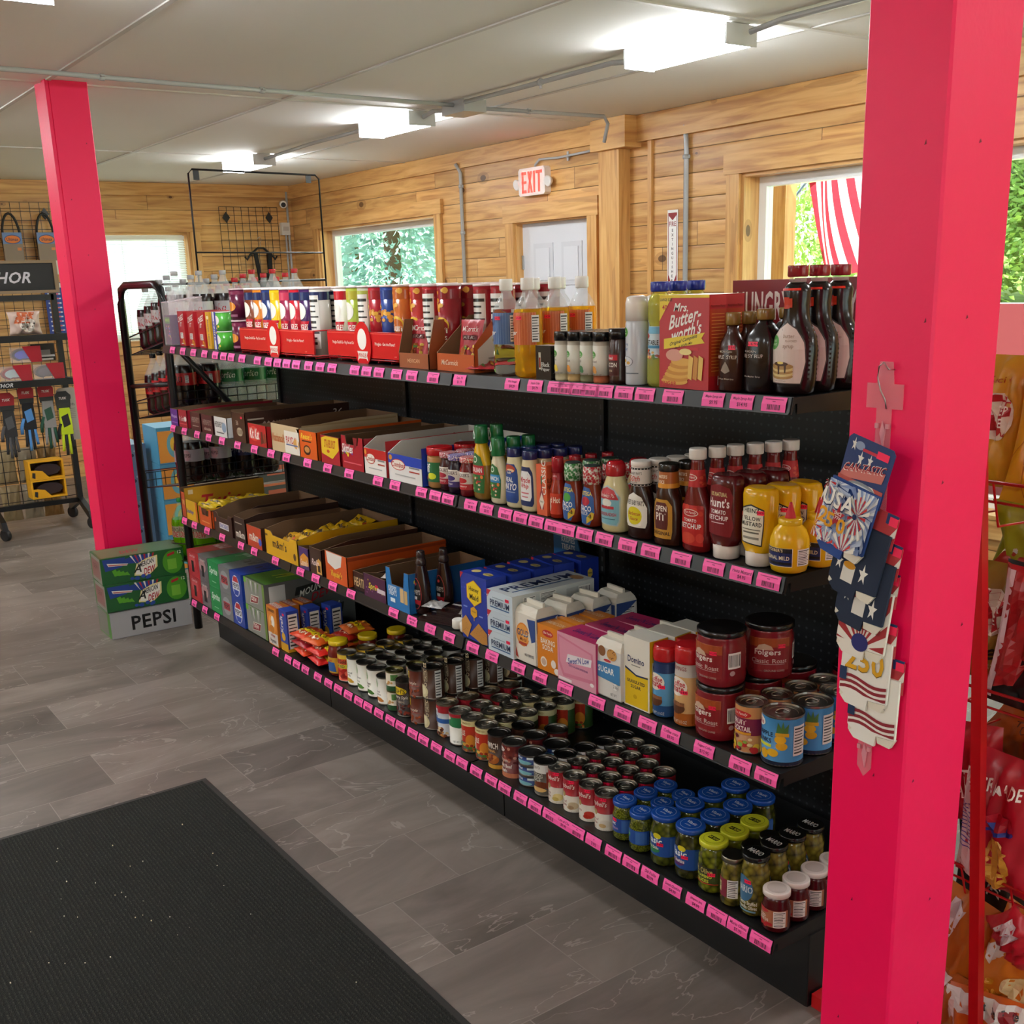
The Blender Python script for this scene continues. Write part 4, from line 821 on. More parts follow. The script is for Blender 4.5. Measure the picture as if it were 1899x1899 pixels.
def syr():
    def ex(e):
        b = B(); b.lathe([(.216, .0165), (.232, .0165)], M_('#e6e2de', 'c'), 20); b.build('neck', e)
        b = B()
        for i in range(12):
            z = .03 + i * .009; fn, H = surf(SP3, 2); b.quadv([fn(x, (z + dz) / .218, .0012) for x, dz in ((.75, 0), (1.2, 0), (1.2, .004), (.75, .004))], M_('#2c2022', 'g'))
        b.build('grip_ribs', e)
    arch = [(-.62, .1), (.55, .1), (.68, .3), (.62, .48), (.4, .6), (0, .66), (-.4, .6), (-.62, .48), (-.68, .3)]
    arch2 = [(x * .94, .1 + (y - .1) * .96 + .008) for x, y in arch]
    pan = [('e', -.1, .17 + i * .022, .8, .06, ('#b08850', '#ddc88a')[i % 2]) for i in range(5)] + [('e', -.1, .28, .5, .04, '#4a2c18'), ('p', [(-.2, .28), (-.12, .28), (-.13, .19), (-.18, .18)], '#4a2c18'), ('p', [(.02, .28), (.1, .28), (.08, .2), (.04, .2)], '#4a2c18'), ('e', -.1, .29, .22, .025, '#e8d070')]
    return bottle('table_syrup_bottle', SP3, M_('#140c0c', 'g'), [('p', arch, '#3a3030'), ('p', arch2, '#d8cac2'), ('e', -.42, .47, .42, .13, '#4c9a3c'), ('t', -.42, .49, .026, "that's", '#eaf4dc', 'w0.3'), ('t', -.42, .455, .026, 'smart!', '#eaf4dc', 'w0.3'), ('t', .12, .53, .036, 'butter', '#8a6a50', 'w0.6'), ('t', .2, .485, .018, 'FLAVORED', '#8a6a50', 'w0.7'), ('t', .12, .43, .036, 'syrup', '#8a6a50', 'w0.6'), *pan, ('t', -.1, .125, .016, '24 FL OZ (710 mL)', '#7a6a60', 'w0.7'), ('r', 0, .94, 1.2, .02, '#e03010'), ('r', -.1, .82, .35, .1, '#c8381a'), ('r', .15, .82, .15, .08, '#c8381a')], [(.228, .019), (.231, .0205), (.248, .0205), (.25, .02)], '#8c1c26', extra=ex)
rows(syr(), -.05, .065, Z1(-.05), 3, .071, 'large black waisted butter syrup bottle with red cap', 'syrup bottle', 'red capped syrup bottles', dx=-.003)
# spray bottles on the far side of the unit
for i, (x, y) in enumerate(((-1.93, .66), (-1.84, .67), (-2.00, .78), (-1.91, .79))):
    o = bottle('lubricant_bottle', [(0, .033), (.12, .034), (.14, .032), (.16, .024), (.175, .014)], '#1c211e', [('r', 0, .82, 3, .1, '#c8cc28'), ('n', 0, .45, 1.2, .4)], [(.17, .0225), (.185, .0225), (.19, .018), (.21, .017)], '#121412'); o.location = (x, y, Z1(x) - .002); tag(o, 'black bottle with yellow band on the far side shelf, ' + ('left', 'right', 'rear left', 'rear right')[i] + ' one', 'bottle', 'black bottles on the far side shelf')
# ================================================================ SECOND SHELF
Z2 = zs(2, 0); BR = '#4a2a22'
def put(o, x, y, z, label, cat, group=None, rz=0):
    o.location = (x, y, z); o.rotation_euler = (0, 0, rz); return tag(o, label, cat, group)
TG_ = 'open candy display boxes on the second shelf'
def trb(x0, x1, hf, hb, col, art, label, d=.42, y=.005, z=Z2, g=TG_, slope=.3, notch=None, inner='#6e5138', right=(), rz=0, sc='candy_display_box', cat='candy box'):
    o = tray(sc, x1 - x0 - .004, d, hb, hf, col, art, right, inner, notch, slope); return put(o, (x0 + x1) / 2, y, z, label, cat, g, rz)
trb(-3.66, -3.56, .075, .08, '#5b2f8c', [('t', 0, .55, .26, "Whoppers", '#d8c8f0', 'iw1.5'), ('r', 0, .2, 1.6, .06, '#8a5cc0')], 'purple candy display box at the far end of the second shelf')
trb(-3.555, -3.44, .08, .09, '#a01c30', [('t', -.1, .5, .3, "Mr. Goodbar", '#f0d8d8', 'iw1.5'), ('r', 0, .2, 1.6, .06, '#d04a5a'), ('e', .6, .5, .5, .3, '#e8e0dc')], 'crimson candy display box beside the purple one', right=[('t', 0, .6, .3, '36', '#f0d8d8', 'w0.3')])
trb(-3.40, -3.275, .08, .085, '#4c2026', [('t', 0, .6, .3, "HERSHEY'S", '#a08a80', 'bw1.5'), ('r', 0, .25, 1.2, .05, '#a08a80')], 'dark maroon chocolate display box, left one of two')
trb(-3.265, -3.13, .08, .085, '#4a1e26', [('t', 0, .6, .3, "HERSHEY'S", '#988078', 'bw1.5'), ('t', 0, .25, .16, 'milk chocolate', '#e0c8b8', 'w1.2')], 'dark maroon chocolate display box beside the white one')
trb(-3.115, -2.97, .083, .085, '#d8d6d4', [('t', -.25, .62, .3, "HERSHEY'S", '#4a4648', 'bw1.3'), ('e', .55, .5, .7, .5, '#8aa0b8'), ('r', -.1, .2, 1.2, .06, '#6a6668')], 'white chocolate display box among the dark ones')
trb(-2.90, -2.76, .118, .125, '#3a2018', [('t', -.2, .65, .16, '36', '#c8b8a8', 'w0.4'), ('e', .1, .35, .9, .3, '#b0a088'), ('t', .1, .35, .14, '100 CALORIES', '#3a2018', 'w0.8'), ('s', .5, .85)], 'tall dark brown chocolate box reading 36 on its long side', d=.47, y=.0, slope=0, right=[('t', -.2, .45, .45, "COOKIES 'N' DARK", '#8a7468', 'ibw1.0'), ('t', .75, .7, .28, '36', '#c8c0b8', 'iw0.3'), ('r', -.8, .75, .3, .05, '#a89888')])
trb(-2.75, -2.57, .085, .075, '#b81c24', [('e', -.35, .55, 1.05, .7, '#d84038'), ('t', -.3, .55, .5, "Kit Kat", '#f4ece4', 'ibw1.1'), ('p', [(.35, .1), (.7, .2), (.6, .7), (.4, .7)], '#5a2a1c'), ('p', [(.7, .15), (.95, .25), (.9, .65), (.72, .6)], '#7a3a24')], 'red chocolate wafer display box with white script letters', d=.16)
trb(-2.525, -2.27, .105, .12, '#c9b08a', [('t', -.5, .5, .3, 'Whatchamacallit', '#b85a24', 'ibw0.9'), ('r', .45, .42, 1.0, .8, '#e6dfd2'), ('t', .45, .5, .25, 'PAYDAY', '#c0202c', 'bw0.8'), ('e', .75, .4, .4, .35, '#d8a050'), ('r', .45, .33, .8, .05, '#5a6a9a')], 'beige peanut caramel bar display box with white front flap', d=.42, right=[('r', 0, .9, 1.9, .05, '#b89a70'), ('t', -.1, .5, .3, '24', '#6a8ab0', 'w0.2')], slope=.5)
trb(-2.30, -2.13, .1, .105, '#d85a14', [('t', 0, .8, .22, "Reese's", '#f0d040', 'ibw1.3'), ('r', 0, .62, .9, .05, '#3a1c10'), ('e', .0, .3, .7, .36, '#3a1c10'), ('e', .0, .32, .5, .22, '#c88a4a'), ('r', -.95, .5, .12, .9, '#e8d8c8')], 'bright orange peanut butter cup display box', d=.44, right=[('r', -.7, .75, .15, .3, '#e8e0d0'), ('t', 0, .6, .3, "Reese's", '#f0d040', 'ibw0.4')], slope=.1)
trb(-2.105, -1.955, .098, .1, '#a81828', [('p', [(-.9, .35), (.2, .2), (.9, .55), (.9, .98), (-.4, .98), (-.9, .9)], '#e0bc28'), ('t', .0, .72, .3, 'STARBURST', '#b03018', 'ibw1.2'), ('e', -.2, .45, .3, .12, '#c84a28')], 'yellow and red fruit chew display box', d=.42, slope=.1)
trb(-1.945, -1.785, .112, .11, '#a81428', [('p', [(.1, .98), (.5, .98), (.4, .72), (.2, .62)], '#7a0c1c'), ('t', -.45, .62, .28, 'Skittles', '#f0ece8', 'ibw1.0'), ('x', -.45, .45, .9, .1, 9, ['#e0c030', '#3c9a3c', '#7a3aa0', '#d86a20'], .009), ('r', .0, .2, 1.6, .04, '#d85a68')], 'dark red fruit candy display box with notched front', notch=.75, d=.42, slope=.15)
cb = [('e', -.4, .62, .85, .42, '#c03020'), ('e', -.4, .62, .78, .36, '#f0e8dc'), ('t', -.4, .62, .2, 'Combos', '#b02818', 'ibw0.8'), ('e', -.85, .85, .2, .2, '#d89030'), ('r', .55, .6, .6, .06, '#8a8a8a'), ('r', .55, .45, .6, .05, '#b03020'), ('r', 0, .25, 1.2, .04, '#b0b0b0')]
trb(-1.785, -1.635, .085, .118, '#ece6e0', [('r', 0, .82, 2, .36, '#c02020')] + cb, 'red and white stuffed pretzel snack display box', notch=.66, d=.42, inner='#c9c4bb', slope=.12, right=[('r', 0, .5, 2, 1, '#b81e20')])
trb(-1.625, -1.415, .085, .118, '#e6e4e2', [('r', 0, .82, 2, .36, '#1c3fae')] + cb, 'blue and white stuffed pretzel snack display box', notch=.66, d=.42, inner='#c9c4bb', slope=.12, right=[('r', 0, .5, 2, 1, '#1c3fae')])
for i, (x, y, c) in enumerate(((-1.74, .08, '#d8b8b4'), (-1.70, .14, '#b82828'), (-1.68, .26, '#b83030'), (-1.73, .33, '#d0c8c0'), (-1.55, .09, '#d8dcd8'), (-1.50, .15, '#c0ccd8'), (-1.52, .26, '#c8282c'), (-1.48, .34, '#e0d8d0'))):
    o = pouch('snack_bag', .085, .10, .02, c, [('e', 0, .5, 1.2, .4, '#f0e8dc'), ('t', 0, .5, .15, 'Combos', '#b02818', 'ibw1.0')], seed=i); o.location = (x, y, Z2 + .012 + .016 * (i % 3)); o.rotation_euler = (-1.0, .1 * i, .3 * (i % 3) - .3)
    tag(o, 'small foil snack bag in the %s pretzel box, %s' % ('red' if i < 4 else 'blue', ('front', 'second', 'third', 'rear')[i % 4]), 'snack bag', 'snack bags in the pretzel boxes')
# jars
jl = '#a88a5a'
rows(bottle('peanut_butter_jar', [(0, .033), (.006, .038), (.03, .0385), (.09, .0385), (.1, .036)], '#a87a48', [('r', 0, .5, 2.6, .6, '#1f6a3c'), ('r', -.5, .55, .8, .5, '#24408c'), ('t', -.2, .58, .36, 'Jif', '#f0ece4', 'bw0.9'), ('e', .15, .38, .55, .2, '#d8dc30'), ('r', -.5, .3, .7, .1, '#d86a20')], [(.1, .038), (.102, .0395), (.122, .0395), (.124, .038)], '#b81820', rmean=.038), -1.385, .05, Z2, 2, .1, 'peanut butter jar with red lid and green label', 'peanut butter jar')
def jam(c, lidc, lab, nm, x, y, n):
    JP = [(0, .024), (.004, .027), (.02, .028), (.075, .028), (.09, .023), (.095, .022), (.1, .023)]
    rows(bottle('jam_jar', JP, c, [('r', 0, .45, 1.8, .48, '#d8cfc4'), ('p', [(-.8, .62), (.8, .62), (.6, .72), (-.6, .72)], '#e8e2d8'), ('t', 0, .63, .1, "SMUCKER'S", '#4a2a2a', 'bw1.2'), ('e', 0, .47, .9, .16, lab), ('r', 0, .29, 1.8, .17, lab), ('t', 0, .3, .08, nm, '#f4ece4', 'iw1.2')], [(.098, .025), (.1, .0265), (.112, .0265), (.114, .025)], chunk('gingham_' + lidc[1:], lidc, lidc, '#e8dcd8', 260, .4)), x, y, Z2, n, .06, nm.lower() + ' jam jar with gingham lid', 'jam jar', 'jam jars on the second shelf')
jam('#3a0c18', '#b03040', '#a81c34', 'Raspberry', -1.328, .045, 3); jam('#1c0c24', '#5a4aa0', '#3a2a6c', 'Grape', -1.265, .035, 4); jam('#6a1018', '#c03a3a', '#b82028', 'Strawberry', -1.205, .036, 3)
# dressings and squeeze bottles
DP = [(0, .030, .018), (.006, .036, .0205), (.05, .038, .0222), (.1, .034, .0215), (.14, .025, .02), (.155, .018, .018), (.165, .016, .016)]
def drop(e):
    b = B()
    for sc, c, o in ((1, '#e8f0e8', 0), (.6, '#1c6a38', .0004)):
        P = [(.009 * sc * sin(t * pi / 8) * (1 if t < 9 else 1), -.011 * sc * cos(t * pi / 8)) for t in range(5, 12)] + [(0, .02 * sc)]
        P = [(0, .022 * sc)] + [(-.0085 * sc * cos(a), -.006 - .009 * sc * sin(a)) for a in [i * pi / 8 for i in range(9)]]
        b.quadv([(x - .004, -.0205 - o, .185 + z) for x, z in P], c)
    b.build('drop_emblem', e)
def dressing(full, col, lab):
    s_ = 1 if full else .84; H_ = .165 * s_
    pr = [(z * s_, a * (1 if full else .86), b_ * (1 if full else .9)) for z, a, b_ in DP]
    if full: pr = [(*p, M_(col, 'g') if p[0] < .11 else M_('#d8a81c', 'g')) for p in pr]
    art = [('p', [(-.6, .12), (.5, .12), (.62, .5), (.4, .75), (-.1, .82), (-.5, .75), (-.66, .5)], '#2c6a34'), ('e', -.1, .7, .4, .12, '#e8f0e0'), ('e', -.1, .7, .3, .08, '#2c7a3c'), ('r', -.02, .52, 1.14, .16, lab), ('t', -.02, .52, .085, 'ITALIAN' if full else 'RANCH', '#f4ece8', 'bw0.9'), ('x', -.05, .3, .9, .25, 18, ['#c02830', '#4a9a3c', '#e8dcc0', '#e0803a'], .008)]
    h0 = H_ - .004
    e = bottle('dressing_bottle', pr, col, art, [(h0, .0195), (h0 + .002, .0205), (h0 + .048, .019), (h0 + .05, .018)], '#1c6a38', rmean=.036)
    b = B(); b.quadv([(-.006 + .004 * 0 + x, -.0208, h0 + .012 + z) for x, z in ((0, .028), (-.005, .012), (-.005, .004), (0, 0), (.005, .004), (.005, .012))], '#e4ece4'); b.quadv([(-.006 + x, -.0212, h0 + .012 + z) for x, z in ((0, .02), (-.0028, .01), (-.0028, .006), (0, .003), (.0028, .006), (.0028, .01))], '#1c6a38'); b.build('drop_emblem', e)
    return e
rows(dressing(True, '#8a6428', '#b8202c'), -1.137, 0.037, Z2, 2, 0.045, 'italian dressing bottle with green cap and red label', 'dressing bottle', dx=0.014)
rows(dressing(False, '#d8cdb0', '#2c86b8'), -1.052, 0.034, Z2, 3, 0.045, 'creamy ranch dressing bottle with green cap', 'dressing bottle', dx=0.011)
MP = [(0, .027, .018), (.005, .034, .020), (.03, .036, .0212), (.09, .033, .0205), (.12, .027, .0205), (.14, .02, .02), (.148, .019, .019)]
def mayo(lab, art): return bottle('mayonnaise_bottle', MP, '#d9cda6', [('p', [(-.5, .1), (.5, .1), (.62, .16), (.62, .72), (.45, .82), (-.45, .82), (-.62, .72), (-.62, .16)], lab)] + art, [(.14, .0205), (.142, .021), (.162, .021), (.164, .02)], '#1c2358', rmean=.035)
m1 = [('e', 0, .73, .95, .16, '#c04a30'), ('e', .1, .7, .6, .06, '#f0c8a0'), ('r', 0, .66, .4, .07, '#2a3a80'), ('t', 0, .66, .05, 'kraft', WH, 'bw0.3'), ('t', -.02, .53, .09, 'REAL', '#f0ece8', 'bw0.6'), ('t', 0, .4, .13, 'MAYO', '#f0ece8', 'ibw1.0'), ('r', 0, .3, .8, .02, '#8a9ac0')]
m2 = [('p', [(-.38, .2), (.38, .2), (.48, .28), (.48, .66), (.3, .74), (-.3, .74), (-.48, .66), (-.48, .28)], '#e8e6e4'), ('t', 0, .58, .1, 'Miracle', '#c02030', 'ibw0.8'), ('t', 0, .46, .11, 'Whip', '#c02030', 'ibw0.6'), ('r', 0, .34, .6, .025, '#c86a70'), ('r', 0, .27, .5, .02, '#c86a70')]
rows(mayo('#23478c', m1), -0.977, 0.036, Z2, 4, 0.043, 'real mayonnaise squeeze bottle with navy cap and blue label', 'mayonnaise bottle', dx=0.009)
rows(mayo('#1c2c5c', m2), -0.908, 0.036, Z2, 4, 0.043, 'whipped dressing squeeze bottle with white and navy label', 'mayonnaise bottle', dx=0.011)
rows(carton('hot_sauce_box', .044, .044, .135, '#d8603a', [('t', .45, .75, .13, 'CLASSIC', '#f4e8dc', 'vbw0.3'), ('p', [(-.1, .62), (.1, .62), (.12, .5), (.35, .42), (.35, .12), (-.35, .12), (-.35, .42), (-.12, .5)], '#8a2a3a'), ('r', 0, .7, .26, .16, '#2c6a4a'), ('p', [(0, .1), (.5, .27), (0, .45), (-.5, .27)], '#e8dccc'), ('t', 0, .27, .04, 'TABASCO', '#3a2a24', 'w0.7')], [('t', -.2, .7, .09, 'BLOODY', '#6a2a18', 'bw1.4'), ('t', -.2, .58, .09, 'HARRY', '#6a2a18', 'bw1.4'), ('n', .1, .25, 1.2, .3)]), -0.836, .04, Z2, 3, .05, 'orange hot sauce box with bottle picture', 'hot sauce box')
rows(bottle('hot_sauce_bottle', [(0, .018), (.004, .021), (.075, .021), (.095, .015), (.115, .0125), (.13, .012)], '#9c2a18', [('r', 0, .3, 1.8, .42, '#c8381c'), ('e', -.4, .25, .6, .25, '#e8d8c0'), ('t', .1, .38, .12, 'Red Hot', '#f0e0c8', 'bw1.2'), ('r', 0, .86, 2.5, .16, '#a01c28'), ('t', 0, .86, .05, 'LouAna', '#e8c8c8', 'w0.9')], [(.12, .0165), (.158, .0155), (.16, .0145)], '#a81c28'), -0.786, 0.034, Z2, 4, 0.046, 'slim red hot sauce bottle with red cap', 'hot sauce bottle', dx=0.013)
TP = [(0, .022, .019), (.006, .03, .024), (.04, .033, .026), (.08, .028, .023), (.105, .022, .02), (.112, .022, .0215), (.15, .021, .021)]
def taco(sleeve, em):
    pr = [(*p, M_('#7a2a18', 'g')) for p in TP]
    e = bottle('taco_sauce_bottle', pr, '#7a2a18', [('p', [(-.55, .06), (.3, .04), (.58, .25), (.55, .5), (.3, .66), (-.25, .68), (-.55, .6), (-.62, .3)], '#2a5c9c'), ('t', 0, .57, .07, 'ORTEGA', '#e8d040', 'bw0.9'), ('e', 0, .44, .6, .15, em), ('t', 0, .32, .09, 'TACO', '#f0ece4', 'bw0.8'), ('t', -.1, .24, .06, 'SAUCE', '#f0ece4', 'w0.6'), ('p', [(.1, .06), (.5, .15), (.55, .25), (.4, .27), (.12, .17)], '#d8b43c'), ('x', .3, .2, .3, .06, 5, ['#7a3a1c', '#4a8a2c'], .005)], rmean=.031)
    b = B(); b.lathe([(.108, .0232), (.128, .0238), (.15, .0228), (.152, .021)], chunk('sleeve_' + sleeve[1:], sleeve, sleeve, '#dfe8da', 170, .3), 24); b.build('sleeve', e); b = B(); b.lathe([(.1515, .0205), (.154, .02)], '#2a3a34', 20); b.build('cap', e); return e
rows(taco('#2c7a34', '#4aa03c'), -0.722, 0.034, Z2, 3, 0.055, 'mild taco sauce bottle with green patterned neck sleeve', 'taco sauce bottle', dx=0.008)
rows(taco('#b01c2c', '#b82038'), -0.648, 0.034, Z2, 3, 0.055, 'hot taco sauce bottle with red patterned neck sleeve', 'taco sauce bottle', dx=0.008)
KP = [(0, .033, .026), (.006, .04, .03), (.06, .042, .0315), (.095, .041, .031), (.12, .03, .026), (.138, .0215, .0215), (.142, .021, .021)]
rows(bottle('horseradish_sauce_bottle', KP, '#d4c694', [('p', [(-.55, .14), (.5, .12), (.62, .2), (.64, .62), (.4, .76), (0, .82), (-.4, .76), (-.62, .62), (-.62, .2)], '#a8b8b8'), ('p', [(-.52, .16), (.46, .14), (.56, .22), (.58, .62), (.36, .74), (0, .79), (-.36, .74), (-.56, .62), (-.56, .22)], '#7ab0bc'), ('p', [(-.54, .58), (.56, .58), (.36, .74), (0, .79), (-.36, .74)], '#b8303a'), ('t', 0, .65, .07, "Sandwich Pal", '#f0e0d8', 'iw0.8'), ('e', .0, .52, .5, .14, '#d8d8cc'), ('r', 0, .44, .7, .05, '#b82c38'), ('t', 0, .32, .06, 'HORSERADISH', '#b83040', 'bw0.9'), ('r', 0, .24, .8, .015, '#3a6a78')], [(.138, .024), (.14, .025), (.165, .0235), (.172, .019), (.174, .015)], '#b01c24', rmean=.041), -0.568, 0.042, Z2, 2, 0.065, 'cream sauce bottle with red cap and pale blue label', 'sauce bottle', dx=0.01)
BP = [(0, .036, .021), (.006, .04, .0235), (.03, .04, .0235), (.034, .042, .0245), (.075, .042, .0245), (.1, .035, .0245), (.125, .024), (.135, .0205), (.175, .02)]
def bbq():
    e = bottle('barbecue_sauce_bottle', BP, '#2a120e', [('p', [(-.55, .16), (.55, .16), (.62, .24), (.62, .44), (.42, .58), (0, .64), (-.42, .58), (-.62, .44), (-.62, .24)], '#e4dfd4'), ('t', 0, .5, .07, "SWEET BABY RAY'S", '#2c2420', 'bw1.0'), ('e', 0, .32, .76, .25, '#d8c818'), ('t', 0, .35, .05, 'Barbecue', '#b04a18', 'ibw0.6'), ('t', 0, .28, .05, 'Sauce', '#b04a18', 'ibw0.4')], rmean=.041)
    b = B(); b.lathe([(.127, .0245), (.13, .0255), (.17, .0238), (.172, .0225)], '#ddd6ce', 28); fn, H = surf([(.127, .0258), (.172, .0244)], 2)
    fn2 = lambda x, y, o: ((.0257 - .0015 * y + o) * sin(x * pi / 2), -(.0257 - .0015 * y + o) * cos(x * pi / 2), .127 + y * .045)
    draw(b, [('r', 0, .92, 3.6, .1, '#1a1614'), ('r', 0, .08, 3.6, .1, '#1a1614')] + [('e', -1.5 + i * .2, .92, .07, .05, '#ece6dc') for i in range(16)] + [('e', -1.5 + i * .2, .08, .07, .05, '#ece6dc') for i in range(16)] + [('t', 0, .7, .14, "SWEET BABY RAY'S", '#2a2220', 'w1.1'), ('t', 0, .42, .3, '250th', '#c03a28', 'iw0.9'), ('t', 0, .22, .1, 'Anniversary', '#3a3230', 'iw0.8')], fn2, .024 * pi / 2, .045, step=.11); b.build('neck_label', e)
    b = B(); b.lathe([(.172, .022), (.174, .0245), (.183, .0245), (.185, .023)], '#e8e2da', 28); b.build('cap', e); return e
rows(bbq(), -0.473, 0.038, Z2, 4, 0.05, 'dark barbecue sauce bottle with white cap and yellow emblem', 'barbecue sauce bottle', dx=0.008)
PP = [(0, .036, .024), (.005, .039, .0265), (.04, .0385, .0265), (.075, .039, .0268), (.105, .036, .026), (.125, .028), (.135, .024), (.175, .021)]
rows(bottle('barbecue_sauce_bottle', PP, '#35190f', [('p', [(-.5, .1), (.5, .1), (.55, .2), (.55, .54), (.35, .62), (-.35, .62), (-.5, .54)], '#b8862c'), ('p', [(-.32, .22), (.32, .22), (.36, .3), (.36, .52), (.25, .58), (-.25, .58), (-.38, .52), (-.38, .3)], '#5a1c18'), ('t', 0, .5, .075, 'OPEN', '#f0e4d8', 'bw0.6'), ('t', 0, .39, .1, 'PIT', '#f0e4d8', 'bw0.5'), ('t', 0, .17, .05, 'ORIGINAL', '#3a1c10', 'b'), ('r', 0, .88, 3, .2, '#a85a20'), ('r', 0, .8, 3, .06, '#d8922c'), ('t', -.1, .92, .045, "Blue MASTER'S", '#f0e0c8', 'bw1.0'), ('t', -.1, .85, .045, 'CHOICE', '#f0e0c8', 'bw0.8')], [(.172, .0225), (.174, .024), (.188, .024), (.19, .0225)], '#26221c'), -0.38, 0.038, Z2, 2, 0.055, 'brown barbecue sauce bottle with black cap and gold label', 'barbecue sauce bottle', dx=0.007)
CP = [(0, .033, .020), (.006, .039, .022), (.05, .041, .0232), (.1, .039, .0225), (.12, .032, .021), (.15, .02, .02), (.165, .0165, .0165), (.2, .0145, .0145), (.215, .0145, .0145)]
def ket(front):
    e = bottle('ketchup_bottle', CP, '#6a1214' if front else '#5c1014', [('p', [(-.62, .08), (.6, .07), (.62, .5), (-.62, .5)], '#b81c1c'), ('x', 0, .45, 1.1, .1, 9, ['#c83a28', '#a81418'], .012), ('e', 0, .42, .75, .075, '#e8dccc'), ('e', 0, .42, .68, .06, '#b01c20'), ('t', 0, .42, .035, 'Our Family', '#f0e4dc', 'iw0.6'), ('t', 0, .34, .035, 'TOMATO', '#f0e4dc', 'bw0.6'), ('t', 0, .28, .055, 'KETCHUP', '#f4ece4', 'bw1.0'), ('e', -.1, .15, .7, .12, '#c8402c'), ('e', .45, .16, .35, .1, '#c83a30')], rmean=.04)
    b = B(); fn2 = lambda x, y, o: ((.0205 - .0045 * y + o) * sin(x * pi / 2), -(.0205 - .0045 * y + o) * cos(x * pi / 2), .148 + y * .038)
    draw(b, [('r', 0, .5, 4, 1, '#b81c1c'), ('e', -.1, .55, 1.1, .4, '#e8dccc'), ('e', -.1, .55, 1.0, .32, '#b01c20'), ('t', -.1, .55, .2, 'Our Family', '#f0e4dc', 'iw0.9'), ('x', .9, .5, .8, .8, 6, ['#d04a30'], .008)], fn2, .019 * pi / 2, .038, step=.11); b.build('neck_label', e)
    b = B(); b.lathe([(.209, .0185), (.211, .0195), (.23, .0195), (.233, .0185)], '#e2dcd4', 24); b.build('cap', e); return e
rows(ket(True), -0.291, 0.04, Z2, 6, 0.047, 'clear necked ketchup bottle with white cap and red label', 'ketchup bottle', 'white capped ketchup bottles', dx=0.013)
UP = [(0, .03, .026), (.002, .031, .027), (.03, .031, .027), (.031, .033, .026), (.05, .041, .03), (.09, .042, .031), (.13, .039, .029), (.165, .04, .03), (.18, .037, .028), (.185, .03, .022)]
w_ = M_('#dcd6ce', 'g')
def upside(col, art, nm, grp, cap_h=.032):
    e = empty(nm); b = B(); pr = [p for p in UP if p[0] >= .03]; b.lathe(pr, M_(col, 'g'), 32, 2.3); b.build('body', e)
    l = B(); fn, H = surf([(0, *UP[0][1:])] + pr, 2.3); draw(l, art, fn, .041 * pi / 2, H, step=.11, fin='k', yc=sorted({p[0] / H for p in pr})); l.build('label', e)
    c = B(); c.lathe([(0, .027), (.002, .029), (.028, .03), (.031, .027)], w_, 28); c.build('cap', e); return e
HA = [('p', [(-.52, .3), (.5, .28), (.62, .4), (.52, .6), (.62, .75), (.45, .86), (0, .9), (-.45, .86), (-.62, .75), (-.52, .6), (-.62, .4)], '#7c0e1c'), ('t', 0, .78, .05, '100% NATURAL', '#e8e0a0', 'w0.7'), ('t', 0, .68, .11, "Hunt's", '#f0e8e4', 'bw0.95'), ('t', 0, .57, .05, 'TOMATO', '#f0e8e4', 'bw0.6'), ('t', 0, .5, .055, 'KETCHUP', '#f0e8e4', 'bw0.8'), ('r', 0, .44, .5, .01, '#e0c8c8')]
rows(upside('#541014', HA, 'ketchup_bottle', None), -0.205, 0.045, Z2, 3, 0.058, 'upside down ketchup bottle standing on its white cap', 'ketchup bottle', dx=0.012)
UP = [(z if z < .04 else .031 + (z - .031) * .89, a, c) for z, a, c in UP]
HZ = [('p', [(-.42, .3), (.42, .27), (.5, .6), (.5, .74), (0, .8), (-.5, .74), (-.5, .6)], '#2c2a20'), ('p', [(-.38, .315), (.38, .29), (.46, .6), (.46, .725), (0, .78), (-.46, .725), (-.46, .6)], '#e4e0cc'), ('t', 0, .72, .055, 'HEINZ', '#2a2820', 'bw0.75'), ('t', 0, .62, .05, 'YELLOW', '#2a2820', 'bw0.7'), ('t', 0, .55, .055, 'MUSTARD', '#2a2820', 'bw0.8'), ('r', 0, .48, .7, .012, '#6a6658'), ('r', 0, .44, .6, .02, '#6a6658'), ('r', 0, .37, .6, .03, '#8a8678'), ('s', .35, .7), ('r', -.5, .66, .12, .05, '#b82c2c')]
rows(upside('#d8a80a', HZ, 'mustard_bottle', None), -0.115, 0.05, Z2, 3, 0.058, 'upside down yellow mustard bottle standing on its white cap', 'mustard bottle', dx=0.01)
YP = [(0, .026), (.005, .036), (.02, .04), (.05, .041), (.07, .04), (.09, .033), (.1, .024), (.104, .022)]
def koop():
    def ex(e):
        b = B(); b.lathe([(.112, .012), (.116, .011), (.142, .0035), (.146, .003)], '#c0202c', 18); b.build('nozzle', e)
    return bottle('mustard_bottle', YP, '#e2b414', [('r', -.1, .36, 1.3, .38, '#e8e0c0'), ('r', -.1, .36, 1.26, .35, '#1c2c66'), ('r', -.1, .5, 1.26, .09, '#17171c'), ('t', -.1, .5, .065, "WOEBER'S", '#e8d8b0', 'bw1.1'), ('t', -.1, .35, .08, 'ORIGINAL MILD', '#e0d8b8', 'bw1.1'), ('r', -.1, .24, 1.26, .05, '#17171c'), ('n', .95, .36, .5, .34)], [(.1, .0235), (.102, .0245), (.112, .0245), (.114, .022)], '#dcb41c', extra=ex)
rows(koop(), -0.035, 0.05, Z2, 3, 0.084, 'short round yellow mustard bottle with red pointed nozzle', 'mustard bottle', dx=0.01)
